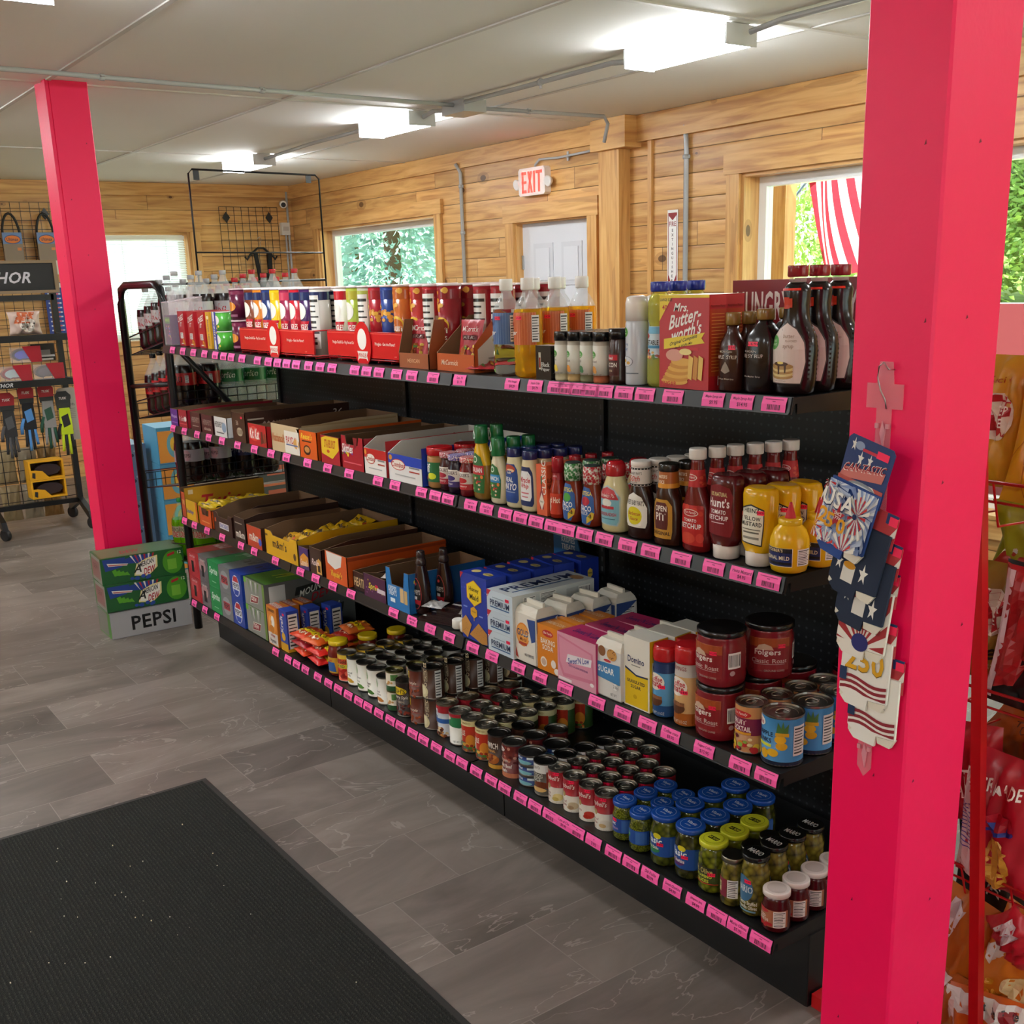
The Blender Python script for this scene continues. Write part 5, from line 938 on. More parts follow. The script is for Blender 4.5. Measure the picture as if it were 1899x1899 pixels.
# ================================================================ THIRD SHELF
Z3 = zs(3, 0); TG3 = 'open candy display boxes on the third shelf'
def tr3(*a, **k): k.setdefault('z', Z3); k.setdefault('g', TG3); return trb(*a, **k)
tr3(-3.70 + .045, -3.60, .12, .14, '#b8502c', [('t', 0, .6, .2, 'TWIX', '#e8c070', 'bw1.2')], 'orange and gold caramel cookie bar box with large red letters on its side', d=.4, y=.01, slope=0, right=[('r', 0, .5, 2, 1, '#c08e24'), ('t', -.1, .45, .5, 'Twix', '#b0202c', 'ibw1.0'), ('r', -.85, .85, .12, .15, '#e0c8a0')], inner='#5a4028')
tr3(-3.585, -3.43, .095, .06, '#d8a81c', [('t', -.3, .4, .26, 'Butterfinger', '#4a4a9a', 'ibw1.2'), ('r', .8, .5, .3, 1, '#c86a1c')], 'yellow candy display box full of yellow wrapped bars', d=.40, slope=.05)
tr3(-3.415, -3.26, .085, .055, '#c8501c', [('p', [(-.4, .98), (.3, .98), (.1, .6), (-.25, .7)], '#5a2a1c'), ('r', 0, .25, 1.2, .06, '#e89a5a')], 'orange candy display box beside the yellow one', d=.40, notch=.6, slope=.1)
for i in range(7):
    y = .06 + i * .048; o = pouch('candy_bar', .15, .045, .018, '#d8b41c', [('t', 0, .5, .3, 'Butterfinger', '#2a3a8a', 'iw1.0')], seed=i); o.location = (-3.505, y, Z3 + .05 + .008 * (i % 2)); o.rotation_euler = (-1.1, 0, .35); tag(o, 'yellow wrapped candy bar in the yellow box, %s' % ORD[i], 'candy bar', 'yellow candy bars')
for i in range(5):
    y = .1 + i * .06; o = pouch('candy_bar', .12, .045, .016, '#6a3a24', [('r', 0, .5, 1, .4, '#c8702c')], seed=i + 20); o.location = (-3.335, y, Z3 + .03 + .006 * (i % 2)); o.rotation_euler = (-1.2, 0, .25); tag(o, 'brown wrapped candy bar in the orange box, %s' % ORD[i], 'candy bar', 'brown candy bars')
tr3(-3.235, -3.02, .09, .125, '#3a201a', [('r', .1, .4, 1.0, .3, '#d8d0cc'), ('t', .1, .4, .2, 'SNICKERS', '#3a4aa0', 'bw0.9'), ('r', -.8, .6, .15, .2, '#c8502c')], 'dark brown nougat bar display box with white name panel', d=.42, notch=.8)
tr3(-3.0, -2.875, .105, .12, '#35221c', [('t', .0, .3, .3, 'm&m', '#e0d4c8', 'bw1.5'), ('r', -.2, .75, 1.2, .04, '#a89888')], 'dark brown button candy display box with white letters', d=.44, slope=.15)
tr3(-2.865, -2.71, .09, .095, '#c04424', [('t', -.05, .5, .4, 'm&m', '#e8d8c8', 'bw1.2'), ('e', .75, .35, .4, .35, '#3a5ac0')], 'orange red button candy display box', d=.44, slope=.2, right=[('r', 0, .5, 2, 1, '#3a2018'), ('t', .7, .6, .4, '36', '#c8b8a8', 'iw0.3')])
tr3(-2.675, -2.37, .1, .12, '#d8a414', [('t', -.1, .55, .36, "m&m's", '#3a2018', 'bw0.9'), ('e', .8, .3, .16, .3, '#5a3a20'), ('r', -.9, .8, .15, .08, '#6a4a18')], 'wide yellow peanut button candy display box with printed 48', d=.45, slope=.2, notch=.85, right=[('t', .5, .5, .35, '48', '#6a4a18', 'ibw0.4'), ('t', -.4, .5, .3, 'peanut', '#5a3418', 'ibw0.6')])
r = random.Random(9)
for i in range(10):
    o = pouch('candy_packet', .11, .07, .02, '#d8a818' if i % 3 else '#c08a1c', [('t', 0, .5, .34, "m&m's", '#3a2018', 'bw1.2'), ('e', .7, .3, .3, .3, '#c04a20')], seed=i); o.location = (-2.60 + .055 * (i % 4) + (.0 if i < 5 else .03), .06 + .038 * i, Z3 + .045 + .013 * (i % 3)); o.rotation_euler = (-1.15, .12 * (i % 3) - .1, r.uniform(-.2, .6)); tag(o, 'yellow candy packet lying in the wide yellow box, number %s counting from the front' % ('one two three four five six seven eight nine ten'.split()[i]), 'candy packet', 'yellow candy packets')
tr3(-2.365, -2.275, .085, .07, '#4a2c6a', [('p', [(-.8, .1), (.9, .2), (.9, .6), (0, .75), (-.8, .5)], '#d8902c'), ('t', 0, .3, .3, 'Caramello', '#e8d0c0', 'ibw1.4')], 'purple and gold caramel chocolate display box', d=.40)
tr3(-2.27, -2.165, .1, .12, '#3c2218', [('p', [(.1, .05), (.9, .05), (.9, .55), (.5, .65), (.1, .5)], '#d8a050'), ('t', -.1, .45, .24, 'Rolo', '#e8d0d0', 'ibw1.2'), ('r', .5, .25, .4, .25, '#3a2018')], 'dark brown and gold chocolate caramel display box', d=.42)
for i in range(5):
    o = pouch('candy_bar', .09, .05, .018, '#d89a1c', (), seed=i + 40); o.location = (-2.32, .07 + i * .06, Z3 + .06); o.rotation_euler = (-1.1, 0, .1 * i); tag(o, 'gold wrapped chocolate bar in the purple box, %s' % ORD[i], 'candy bar', 'gold candy bars')
tr3(-2.14, -1.965, .11, .11, '#d4561c', [('p', [(-.85, .98), (.6, .98), (.45, .6), (-.1, .45), (-.75, .6)], '#e8e0d8'), ('t', 0, .3, .22, "Reese's", '#e8c830', 'ibw1.0'), ('x', .0, .25, 1.7, .4, 7, ['#e8a030', '#8a3a1c'], .008)], 'orange peanut butter candy display box with white flap', d=.42, slope=.15, right=[('r', 0, .9, 2, .1, '#a84018'), ('e', .0, .4, .5, .5, '#e8b060')])
tr3(-1.955, -1.855, .065, .07, '#3a1c14', [('t', 0, .45, .5, 'HEATH', '#d8b888', 'bw1.7')], 'low dark brown toffee bar display box', d=.36, y=.02)
tr3(-1.85, -1.69, .082, .06, '#4c1c40', [('t', -.1, .5, .34, 'Spree', '#e0d040', 'ibw1.0'), ('x', 0, .4, 1.8, .8, 12, ['#8a4a8a', '#a05aa0', '#c8a040'], .007), ('s', .2, .6), ('r', .6, .45, .7, .18, '#d8c8d0')], 'purple chewy candy display box', d=.34)
for i in range(3):
    o = pouch('candy_bar', .14, .05, .015, ('#c8b8b0', '#6a2a3a', '#d0c0b8')[i], (), seed=i + 60); o.location = (-1.77, .1 + .08 * i, Z3 + .055); o.rotation_euler = (-1.2, 0, .6); tag(o, ('silver', 'wine red', 'cream')[i] + ' wrapped candy bar lying in the purple display box', 'candy bar')
tr3(-1.69, -1.535, .135, .135, '#1f74b8', [('t', -.45, .5, .12, 'KRISPIES', '#e8f0f8', 'bw0.7'), ('t', -.45, .38, .12, 'TREATS', '#e8f0f8', 'bw0.7'), ('r', .35, .4, .3, .36, '#d8b880'), ('r', .68, .38, .26, .34, '#d0ac70'), ('r', -.45, .2, .4, .1, '#dce8f0')], 'bright blue marshmallow treats display box with notched front', d=.3, notch=.6, slope=.1, right=[('r', 0, .5, 2, 1, '#1f6aa8'), ('t', -.7, .7, .3, '20', '#e8d040', 'b')])
HP = [(0, .024, .02), (.006, .031, .024), (.05, .034, .026), (.09, .033, .025), (.13, .026, .021), (.16, .0165, .0165), (.165, .016, .016)]
hm = M_('#a89c96', 'm')
def hsy():
    def ex(e):
        b = B(); b.lathe([(.163, .0165), (.168, .0175), (.18, .0165), (.183, .014), (.19, .0135), (.193, .0145), (.207, .0135), (.21, .011)], M_('#3a2a28', 'g'), 20); b.build('cap', e)
    oval = [(.5 * cos(t * pi / 12), .42 + .32 * sin(t * pi / 12)) for t in range(24)]
    return bottle('chocolate_syrup_bottle', HP, '#2c1613', [('p', oval, '#b83a3c'), ('p', [(x * .93, .42 + (y - .42) * .96) for x, y in oval], '#120c0c'), ('t', 0, .46, .1, "HERSHEY'S", '#cfc8c4', 'bw0.85'), ('e', 0, .62, .25, .06, '#c03a34'), ('r', 0, .34, .3, .06, '#e0dcd8'), ('p', [(-.4, .24), (.4, .2), (.45, .3), (-.43, .3)], '#b01c28')], extra=ex)
rows(hsy(), -1.53, .05, Z3, 2, .075, 'dark chocolate syrup bottle with oval label', 'syrup bottle', dx=.02)
# big treats box with raised header
e = tag(empty('treats_display_box', (-1.36, .3, Z3)), 'open blue and tan treats box with a tall blue header card behind the syrup', 'display box')
o = tray('carton', .27, .22, .12, .1, '#2a6ea4', [('r', 0, .35, 1.9, .7, '#a8926a'), ('x', 0, .8, 1.8, .3, 10, ['#c84a30', '#e8d8b0', '#e8a040'], .012)], inner='#7d6244'); o.parent = e
b = B(); P = [(-.06, 0), (.09, 0), (.088, .15), (.05, .24), (-.045, .28), (-.06, .25)]; b.prism(P, 'y', .21, .214, M_('#1c5f9c', 'k'))
draw(b, [('t', .05, .72, .07, 'KRISPIES', '#c8d8e8', 'bw1.0'), ('t', .05, .63, .07, 'TREATS', '#c8d8e8', 'bw1.0'), ('x', .05, .5, 1.0, .08, 5, ['#d8c0a0', '#c05a3a', '#e8c040'], .014), ('r', .1, .27, 1.3, .32, '#bfa476'), ('x', .1, .27, 1.2, .3, 14, ['#d8c294', '#a88a58'], .012)], lambda x, y, o: (.015 + x * .07, .21 - o, y * .28), .07, .28); o2 = b.build('header_card', e)
# flat packs in front
o = pouch('marshmallow_bag', .13, .12, .075, '#e8e6e2', [('r', -.45, .75, .5, .16, '#3a5aa0')], seed=70, film='c', crumple=.006); put(o, -1.285, .085, Z3 + .034, 'clear bag of white marshmallows leaning on the cracker box', 'marshmallow bag', rz=.25); o.rotation_euler.x = -.95
mr = M_('#e8e2d6', 'd')
for i in range(4):
    b = B(); b.lathe([(0, .016), (.003, .019), (.027, .019), (.03, .016)], mr, 18); o = b.build('marshmallow'); o.location = (-1.315 + .044 * (i % 2) , .045 + .036 * (i // 2), Z3 + .001 + .008 * (i // 2)); o.rotation_euler = (.0, 0, i); tag(o, 'plump white marshmallow showing in the clear bag, ' + ('left front', 'right front', 'left rear', 'right rear')[i], 'marshmallow', 'white marshmallows')
for i in range(4):
    b = B(); b.box(-.08, .08, -.035, .035, 0, .008, M_('#2a1614', 'g')); draw(b, [('r', 0, .5, 1.98, .2, '#c0c0bc'), ('t', 0, .5, .3, "HERSHEY'S", '#c8beb6', 'bw1.2')] + ([('r', .7, .5, .5, .3, '#c04030')] if i else []), lambda x, y, o: (x * .08, -.035 + y * .07, .008 + o), .08, .07, fin='g'); put(b.build('chocolate_bar'), -1.41 + .012 * i, .05 + .03 * i, Z3 + .001 + .0085 * i, 'flat dark chocolate bar lying in front of the blue treats box, %s' % ('lowest', 'second up', 'third up', 'topmost')[i], 'chocolate bar', 'flat chocolate bars', .35)
o = pouch('chocolate_packet', .08, .05, .008, '#9b9794', (), seed=77); put(o, -1.455, .035, Z3 + .037, 'silver grey packet lying on the chocolate bars', 'packet', rz=.4); o.rotation_euler.x = -1.4
# crackers
hexa = lambda cx, cy, w, h: [(cx + w * a, cy + h * c) for a, c in ((0, .5), (.5, .27), (.5, -.23), (0, -.5), (-.5, -.23), (-.5, .27))]
wf = ['#c8924a', '#b87c34']
GA = [('x', 0, .85, 1.9, .25, 14, ['#3a5ab0', '#2a4898'], .006), ('p', [(-1, 1), (-.75, 1), (-1, .9)], '#c02838'), ('p', hexa(.05, .73, 1.15, .4), '#c87a28'), ('p', hexa(.05, .73, 1.08, .38), '#e8c820'), ('t', .05, .78, .085, 'Honey', '#2a1c14', 'bw0.9'), ('t', .05, .67, .085, 'Maid', '#2a1c14', 'bw0.8'), ('p', hexa(.0, .44, .5, .18), '#e0a828'), ('t', 0, .45, .035, 'Honey', '#4a2a10', 'iw0.4'), ('r', .0, .35, .04, .08, '#e0a828'),
      ('p', [(-1, .08), (-.55, .02), (-.2, .24), (-.65, .36), (-1, .26)], '#c08a44'), ('p', [(-.4, .08), (.55, 0), (.98, .02), (.98, .18), (.35, .3)], '#b88038'), ('x', .35, .14, 1.1, .2, 26, ['#8a5a28'], .0025), ('x', -.7, .2, .5, .2, 14, ['#8a5a28'], .0025), ('r', -.6, .5, .3, .02, '#8aa0d8'), ('r', .6, .42, .3, .02, '#8aa0d8')]
gs = [('p', hexa(0, .78, .55, .16), '#e0c050'), ('t', 0, .78, .04, 'Honey', '#2a1c14', 'bw0.4')]; gt = [('e', -.5, .5, .5, .4, '#d8c078'), ('e', .4, .5, .6, .35, '#c8b068'), ('t', .4, .5, .15, 'Honey Maid', '#3a2c1c', 'w0.5')]
rows(carton('graham_cracker_box', .135, .072, .205, '#20389c', GA, gs, gt), -1.175, .05, Z3, 5, .085, 'blue graham cracker box with yellow hexagon emblem', 'cracker box', 'blue graham cracker boxes', dx=.004)
PA = [('p', [(-1, 1), (-.65, 1), (-1, .6)], '#c02838'), ('p', [(-1, .65), (-.9, .75), (-1, .75)], '#e8e8e8'), ('t', 0, .42, .3, 'PREMIUM', '#1c2c54', 'bw1.5'), ('r', 0, .2, 1.5, .06, '#2a5a8c'), ('r', -.1, .68, .9, .04, '#8a9aa8'), ('s', .6, .72, '$ 3.95')]
PR_ = [('n', -.6, .55, .3, .6), ('n', -.15, .6, .4, .6), ('r', .45, .6, .3, .4, '#b8bab8'), ('b', .75, .5, .3, .6)]
for k in range(3):
    o = carton('cracker_box', .125, .30, .061, '#c4d2dc', PA, PR_, [('t', -.2, .5, .22, 'PREMIUM', '#1c2c54', 'vb'), ('r', .35, .5, .12, .8, '#2a5a8c'), ('e', .3, .9, .8, .12, '#b88a58')], ms={'top': '#cfd4d4', 'right': '#cdd0cc'}); put(o, -1.03, .155, Z3 + .0615 * k, 'long pale blue soda cracker box, %s of three stacked' % ('bottom', 'middle', 'top')[k], 'cracker box', 'soda cracker boxes')
def sack(nm, w, d, h, col, art, side=(), top='#d8d2c4'):
    b = B(); m = M_(col, 'p'); n = M_(top, 'p'); r = random.Random(8)
    lv = [(0, .9), (.03, 1), (.5, 1.02), (.86, 1.0), (.93, .86), (1, .62)]; rg = []
    for z, s_ in lv:
        k = len(b.v); q = .006
        for x, y in ((-1, -1), (-.33, -1.04), (.33, -1.04), (1, -1), (1.04, -.33), (1.04, .33), (1, 1), (.33, 1.04), (-.33, 1.04), (-1, 1), (-1.04, .33), (-1.04, -.33)): b.v.append((x * w / 2 * (s_ if z < .9 else .5 + .5 * s_) + r.uniform(-.001, .001), y * d / 2 * s_, z * h + r.uniform(-.002, .002) * (z > .8)))
        rg.append(k)
    for k in range(len(lv) - 1):
        for i in range(12):
            j = (i + 1) % 12; b.face((rg[k] + i, rg[k] + j, rg[k + 1] + j, rg[k + 1] + i), m if k < 3 else n)
    b.face(tuple(rg[-1] + i for i in range(12)), n); b.face(tuple(rg[0] + i for i in range(12))[::-1], m)
    f = lambda x, y, o: (x * w / 2 * .96, -d / 2 * 1.045 - o, y * h); draw(b, art, f, w / 2, h, fin='p')
    if side: draw(b, side, lambda x, y, o: (w / 2 * 1.055 + o, x * d / 2, y * h), d / 2, h, fin='p')
    b.box(-w * .38, w * .38, -.004, .004, h * .98, h * 1.07, n)
    return b.build(nm)
FA = [('r', 0, .42, 1.96, .8, '#ded8cc'), ('p', [(.2, .8), (.98, .82), (.98, .45), (.6, .4)], '#2c4684'), ('e', -.25, .5, 1.3, .42, '#d8822c'), ('e', -.25, .5, 1.15, .36, '#e09a44'), ('t', -.25, .53, .12, 'GOLD', '#2a3a6c', 'bw1.1'), ('t', -.2, .42, .07, 'Medal', '#8a3a18', 'iw0.7'), ('r', -.25, .34, .8, .05, '#b03a24'), ('t', .35, .16, .05, 'ALL PURPOSE', '#3a3a44', 'bw0.9'), ('p', [(-.98, .08), (-.7, .05), (-.95, .25)], '#b8402c')]
rows(sack('flour_bag', .098, .075, .165, '#ded8cc', FA, [('n', 0, .6, 1.6, .35), ('p', [(-1, .85), (1, .85), (.2, .72), (-1, .6)], '#2c4684')]), -.92, .052, Z3, 4, .088, 'paper flour bag with orange round emblem', 'flour bag', 'paper flour bags', dx=.012)
rows(carton('baking_soda_box', .096, .06, .132, '#d8801c', [('e', .0, .84, 1.0, .15, '#c02428'), ('t', 0, .84, .07, 'Our Family', '#f0e4dc', 'iw0.8'), ('t', 0, .66, .115, 'BAKING', '#f2e8d8', 'bw1.3'), ('t', 0, .53, .115, 'SODA', '#f2e8d8', 'bw1.0'), ('e', -.4, .2, .6, .22, '#e8dccc'), ('e', -.4, .2, .45, .15, '#c8a890'), ('e', .5, .22, .45, .18, '#e8dcd0'), ('e', .8, .08, .5, .14, '#ece6dc')], [('n', 0, .5, 1.5, .7)], [('t', 0, .5, .3, 'BAKING SODA', '#f0d8b8', 'w1.5')]), -.822, .046, Z3, 3, .07, 'orange baking soda box with white letters', 'baking soda box')
SA = [('p', [(-.98, .95), (.85, .78), (.95, .18), (-.7, .1), (-.95, .35)], '#cf7a92'), ('p', [(-.9, .9), (.75, .75), (.85, .25), (-.65, .18), (-.85, .4)], '#d890a6'), ('p', [(-.55, .42), (.75, .5), (.8, .66), (-.45, .6)], '#e8e0e4'), ('t', .12, .54, .13, "Sweet'N Low", '#2a3a8c', 'bw1.15u'), ('t', .1, .38, .04, 'ZERO CALORIE SWEETENER', '#5a3a7c', 'w1.0'), ('r', -.6, .05, .7, .06, '#e8d8dc'), ('e', .8, .15, .2, .08, '#ece6e6')]
rows(carton('sweetener_box', .158, .085, .135, '#d899ac', SA, [('r', 0, .5, 2, 1, '#c0306a'), ('b', .2, .5, .9, .5)], [('r', 0, .5, 2, 1, '#b82c62'), ('t', 0, .5, .35, "Sweet'N Low", '#2a2a6c', 'bw1.3')], fin='k'), -.69, .05, Z3, 3, .092, 'pink sweetener packet box with blue script', 'sweetener box', dx=.006)
rows(sack('powdered_sugar_bag', .098, .07, .155, '#d6d4d0', [('e', -.45, .8, .6, .18, '#8a5a34'), ('e', .35, .78, .8, .2, '#c8904a'), ('x', .35, .78, .6, .15, 8, ['#6a3a1c'], .004), ('e', 0, .66, .6, .05, '#b82c38'), ('p', [(-1, .6), (1, .64), (1, .3), (-1, .34)], '#3a7cb0'), ('t', -.1, .49, .11, 'SUGAR', '#f0ece6', 'bw1.3'), ('e', .65, .25, .35, .12, '#e8e8e4'), ('t', .65, .25, .05, '2 lb', '#3a3a3a', 'b'), ('t', .5, .1, .05, 'NET WT', '#5a5a58', 'w0.5')], [('n', 0, .6, 1.2, .5)]), -.572, .05, Z3, 3, .082, 'powdered sugar bag with blue band', 'sugar bag', dx=.012)
rows(carton('sugar_box', .092, .062, .185, '#e2ded2', [('t', -.05, .68, .09, 'Domino', '#1c2c5c', 'bw1.3'), ('r', -.05, .6, .7, .015, '#8a8a80'), ('p', [(-.9, .53), (0, .46), (.9, .5), (.9, .02), (-.9, .02)], '#e0bc1c'), ('p', [(-.9, .56), (0, .48), (.9, .49), (.9, .47), (0, .455), (-.9, .53)], '#1c2c5c'), ('t', -.05, .37, .05, 'GRANULATED', '#2a2c3c', 'bw1.4'), ('t', -.05, .3, .05, 'SUGAR', '#2a2c3c', 'bw0.8'), ('e', -.1, .16, .3, .06, '#c8a010')], [('r', 0, .5, 1.96, 1, '#d8b41c'), ('n', .0, .4, 1.4, .6)]), -.475, .055, Z3, 3, .07, 'white and yellow granulated sugar box', 'sugar box', dx=.008)
b_ = bottle('sugar_canister', [(0, .038), (.004, .04), (.165, .04)], '#d8c02c', [('r', 0, .8, 3.2, .3, '#e4e0d4')], [(.165, .041), (.168, .043), (.176, .043), (.178, .04)], '#dcd8ce', artname='print'); put(b_, -.385, .175, Z3, 'round white lidded sugar canister behind the sugar box', 'canister')
CM = [(0, .027), (.004, .031), (.05, .032), (.1, .0315), (.14, .029), (.145, .0305)]
def creamer(c1, c2, c3, h):
    s_ = h / .185; pr = [(z * s_, r_ * s_ ** .6) for z, r_ in CM]; r0 = pr[-1][1]; H_ = pr[-1][0]
    return bottle('creamer_canister', pr, c1, [('r', 0, .12, 3.4, .2, c2), ('r', 0, .9, 3.4, .2, c3), ('e', -.1, .64, 1.1, .3, '#e8e0d4'), ('t', -.05, .69, .1, 'Coffee', '#b8202c', 'bw0.85'), ('t', -.05, .6, .1, 'mate', '#b8202c', 'bw0.7'), ('e', -.1, .3, .9, .2, '#5a3420'), ('r', -.1, .36, .85, .06, '#8a5a3a'), ('s', .3, .56), ('t', 0, .08, .05, 'NET WT 11 OZ', '#e8e4dc', 'w0.9')] + ([('t', -.2, .93, .06, '35 SERVINGS', '#8a1c24', 'w1.2')] if h > .19 else []), [(H_, r0 * 1.01), (H_ + .004, r0 * 1.04), (H_ + .03 * s_, r0 * 1.04), (H_ + .04 * s_, r0 * .93)], '#b81c22')
rows(creamer('#5a9ac8', '#1c4a80', '#1c3464', .182), -0.405, 0.056, Z3, 3, 0.074, 'blue coffee creamer canister with red lid', 'creamer canister', dx=0)
rows(creamer('#d8ac74', '#a85a1c', '#c8c0b8', .2), -0.33, 0.058, Z3, 3, 0.074, 'tan coffee creamer canister with red lid', 'creamer canister', dx=-0.0)
FP = [(0, .049), (.005, .053), (.02, .055), (.1, .055), (.112, .052), (.118, .053)]
def folg(): return bottle('coffee_canister', FP, '#7c1822', [('p', [(-.62, .2), (.5, .2), (.5, .86), (-.62, .86)], '#861820'), ('p', [(-.62, .68), (.5, .68), (.5, .86), (-.62, .86)], '#a04a20'), ('p', [(-.4, .62), (-.3, .72), (-.15, .75), (0, .7), (.05, .62)], '#c8a890'), ('t', -.1, .56, .15, 'Folgers', '#e4dcd4', 'bw0.95'), ('t', -.05, .4, .09, 'Classic Roast', '#d0c0b8', 'w1.0'), ('r', -.05, .33, .8, .012, '#b09090'), ('t', .1, .2, .04, 'GROUND COFFEE', '#c0a8a0', 'w0.5'), ('s', .25, .7, '$12.95'), ('b', .85, .55, .35, .32), ('e', .8, .3, .15, .1, '#b89090')], [(.116, .052), (.118, .0565), (.13, .0565), (.132, .053), (.1325, .05)], '#161414', pw=2.25)
rows(folg(), -0.238, 0.07, Z3, 3, 0.118, 'dark red plastic coffee canister with black lid', 'coffee canister', 'dark red coffee canisters', stack=1, dx=0.008)
o = folg(); put(o, -.236, .068, Z3 + .133, 'dark red plastic coffee canister stacked on top of the front one', 'coffee canister', 'dark red coffee canisters')
o = folg(); put(o, -.2, .19, Z3 + .133, 'red plastic coffee canister on top of the second row', 'coffee canister', 'dark red coffee canisters', .8)
rows(folg(), -.11, .40, Z3, 1, .12, 'dark red plastic coffee canister behind the fruit cans', 'coffee canister', 'dark red coffee canisters', dx=.0)
FC = [('r', 0, .86, 3.2, .28, '#c8905a'), ('e', -.05, .8, 1.0, .14, '#c02428'), ('t', -.05, .8, .07, 'Our Family', '#f0e4dc', 'iw0.8'), ('r', 0, .56, 3.2, .34, '#7c1c44'), ('t', -.1, .64, .1, 'FRUIT', '#f0e8e0', 'bw0.7'), ('t', -.05, .51, .1, 'COCKTAIL', '#f0e8e0', 'bw1.0'), ('r', -.05, .42, 1.0, .05, '#e0a030'), ('x', -.05, .2, 1.5, .3, 22, ['#e0c040', '#d8882c', '#c02c30', '#8ab04a', '#5a1c2c', '#e8d8a0'], .014)]
rows(can('fruit_can', .0365, .117, '#b88450', FC), -0.133, 0.06, Z3, 4, 0.077, 'fruit cocktail can with plum and tan label', 'fruit can', 'fruit cans on the third shelf', dx=0.006)
PC = [('r', 0, .06, 3.4, .08, '#14223c'), ('r', -.1, .72, .0, .0, '#fff'), ('e', -.45, .83, .6, .2, '#ece6de'), ('t', -.45, .83, .1, 'Dole', '#b8242c', 'bw0.5'), ('t', -.3, .63, .09, 'PINEAPPLE', '#1c2c44', 'bw0.9'), ('t', -.3, .5, .09, 'CHUNKS', '#1c2c44', 'bw0.8'), ('r', -.3, .4, .8, .06, '#d8dc40'), ('e', -.5, .24, .3, .2, '#e8b828'), ('e', -.15, .22, .3, .2, '#e0ac20'), ('e', .15, .27, .36, .16, '#e8b828'), ('e', .42, .42, .35, .16, '#e0ac20'), ('e', .38, .55, .35, .16, '#e8b828'), ('p', [(.25, .68), (.3, .9), (.4, .78), (.45, .92), (.5, .78), (.62, .88), (.6, .68)], '#4a7a3c'), ('r', .43, .65, .4, .07, '#d8a828'), ('n', 1.0, .52, .45, .6)]
rows(can('fruit_can', .046, .116, '#3c86bc', PC), -0.052, 0.07, Z3, 4, 0.097, 'large light blue pineapple chunks can', 'fruit can', 'fruit cans on the third shelf', dx=0)
# ================================================================ BOTTOM SHELF
Z4 = zs(4, 0)
def case(nm, w, h, d, col, front, side=(), top=(), ms=None): return carton(nm, w, d, h, col, front, side, top, ms=ms, fin='f')
CW, CH, CD = .128, .122, .40
CS = [(-3.585, '#a8242c', 'red cola soda case', [('r', 0, .5, 1.9, .94, '#b02830'), ('e', 0, .6, 1.3, .5, '#c84a50'), ('r', 0, .4, .5, .45, '#1c1416'), ('t', 0, .82, .1, 'Coca-Cola', '#e8d8d8', 'iw1.5')], [('t', 0, .5, .4, 'Coca-Cola', '#e8d0d0', 'iw1.5')]),
      (-3.455, '#6a6266', 'grey and red zero cola soda case', [('r', -.85, .5, .3, 1, '#b81c28'), ('e', 0, .6, 1.3, .5, '#b0888a'), ('r', 0, .4, .5, .45, '#241c1e'), ('t', 0, .85, .1, 'Coke zero', '#e0d8d8', 'iw1.2')], [('t', 0, .5, .4, 'Coca-Cola', '#a03038', 'iw1.5')]),
      (-3.32, '#1e8a48', 'green lemon lime soda case', [('t', 0, .6, .34, 'Sprite', '#e0f0e4', 'ibw1.5'), ('r', 0, .2, .8, .03, '#9ad0a8')], [('t', 0, .5, .4, 'Sprite', '#c8e8d0', 'ibw1.2')]),
      (-3.188, '#76787a', 'silver zero pepper cola soda case', [('e', 0, .5, 1.5, .7, '#9a9ca0'), ('r', 0, .5, 1.2, .3, '#b03a44'), ('t', 0, .5, .2, 'PEPSI', '#2a2c30', 'bw1.2')], [('t', 0, .5, .5, 'PEPSI', '#26282c', 'bw1.5')]),
      (-3.055, '#1f3f9c', 'blue cola soda case', [('e', 0, .5, 1.3, .8, '#dfe0ea'), ('p', [(-.5, .65), (.5, .65), (.3, .85), (-.3, .85)], '#b82030'), ('p', [(-.5, .35), (.5, .35), (.3, .15), (-.3, .15)], '#2a4ab0'), ('t', 0, .5, .2, 'PEPSI', '#1c1c24', 'bw1.1')], [('t', 0, .5, .5, 'PEPSI', '#14142a', 'bw1.5')])]
for x, c, nm, fr, sd in CS:
    for k in range(2):
        o = case('soda_case', CW, CH, CD, c, fr, sd, sd, {'top': c}); put(o, x, .0 + CD / 2 + .008, Z4 + .001 + k * (CH + .001), nm + (', bottom of two on the lowest shelf', ', top of two on the lowest shelf')[k], 'soda case', 'stacked soda cases on the lowest shelf')
DA = [('r', -.1, .5, 1.8, .98, '#8a8c86'), ('r', -.9, .9, .25, .2, '#6ab030')] + [('p', [(-.6 + i * .25, .95), (-.5 + i * .25, .95), (-.42 + i * .2, .5)], ('#5a8a2c', '#d8dcd4')[i % 2]) for i in range(5)] + [('p', [(-.5, .12), (.3, .2), (.45, .5), (-.35, .45)], '#c8d0c0'), ('p', [(-.45, .15), (.28, .22), (.4, .46), (-.32, .42)], '#8a1c24'), ('t', -.05, .32, .16, 'DEW', '#e8e0d8', 'bw0.5')]
DS = [('r', 0, .5, 2, 1, '#5e605c'), ('r', -.72, .5, .35, .8, '#c8ccc8'), ('p', [(-.35, .4), (.7, .5), (.75, .85), (-.3, .7)], '#1c1f1c'), ('t', .2, .62, .24, 'MOUNTAIN', '#dfe4d8', 'ibw0.9u'), ('t', .3, .35, .3, 'DEW', '#a82430', 'ibw0.6u')]
for k in range(2):
    o = case('soda_case', .21, CH, .42, '#6a8a3c', DA, DS, [('r', 0, .25, 1.98, .45, '#4a7a2c'), ('t', .1, .4, .35, 'M', '#c8d040', 'ibw0.6')], {'top': '#3c4a3a'}); put(o, -2.87, .225, Z4 + .001 + k * (CH + .001), 'green and grey citrus soda case, %s of two' % ('bottom', 'top')[k], 'soda case', 'stacked soda cases on the lowest shelf')
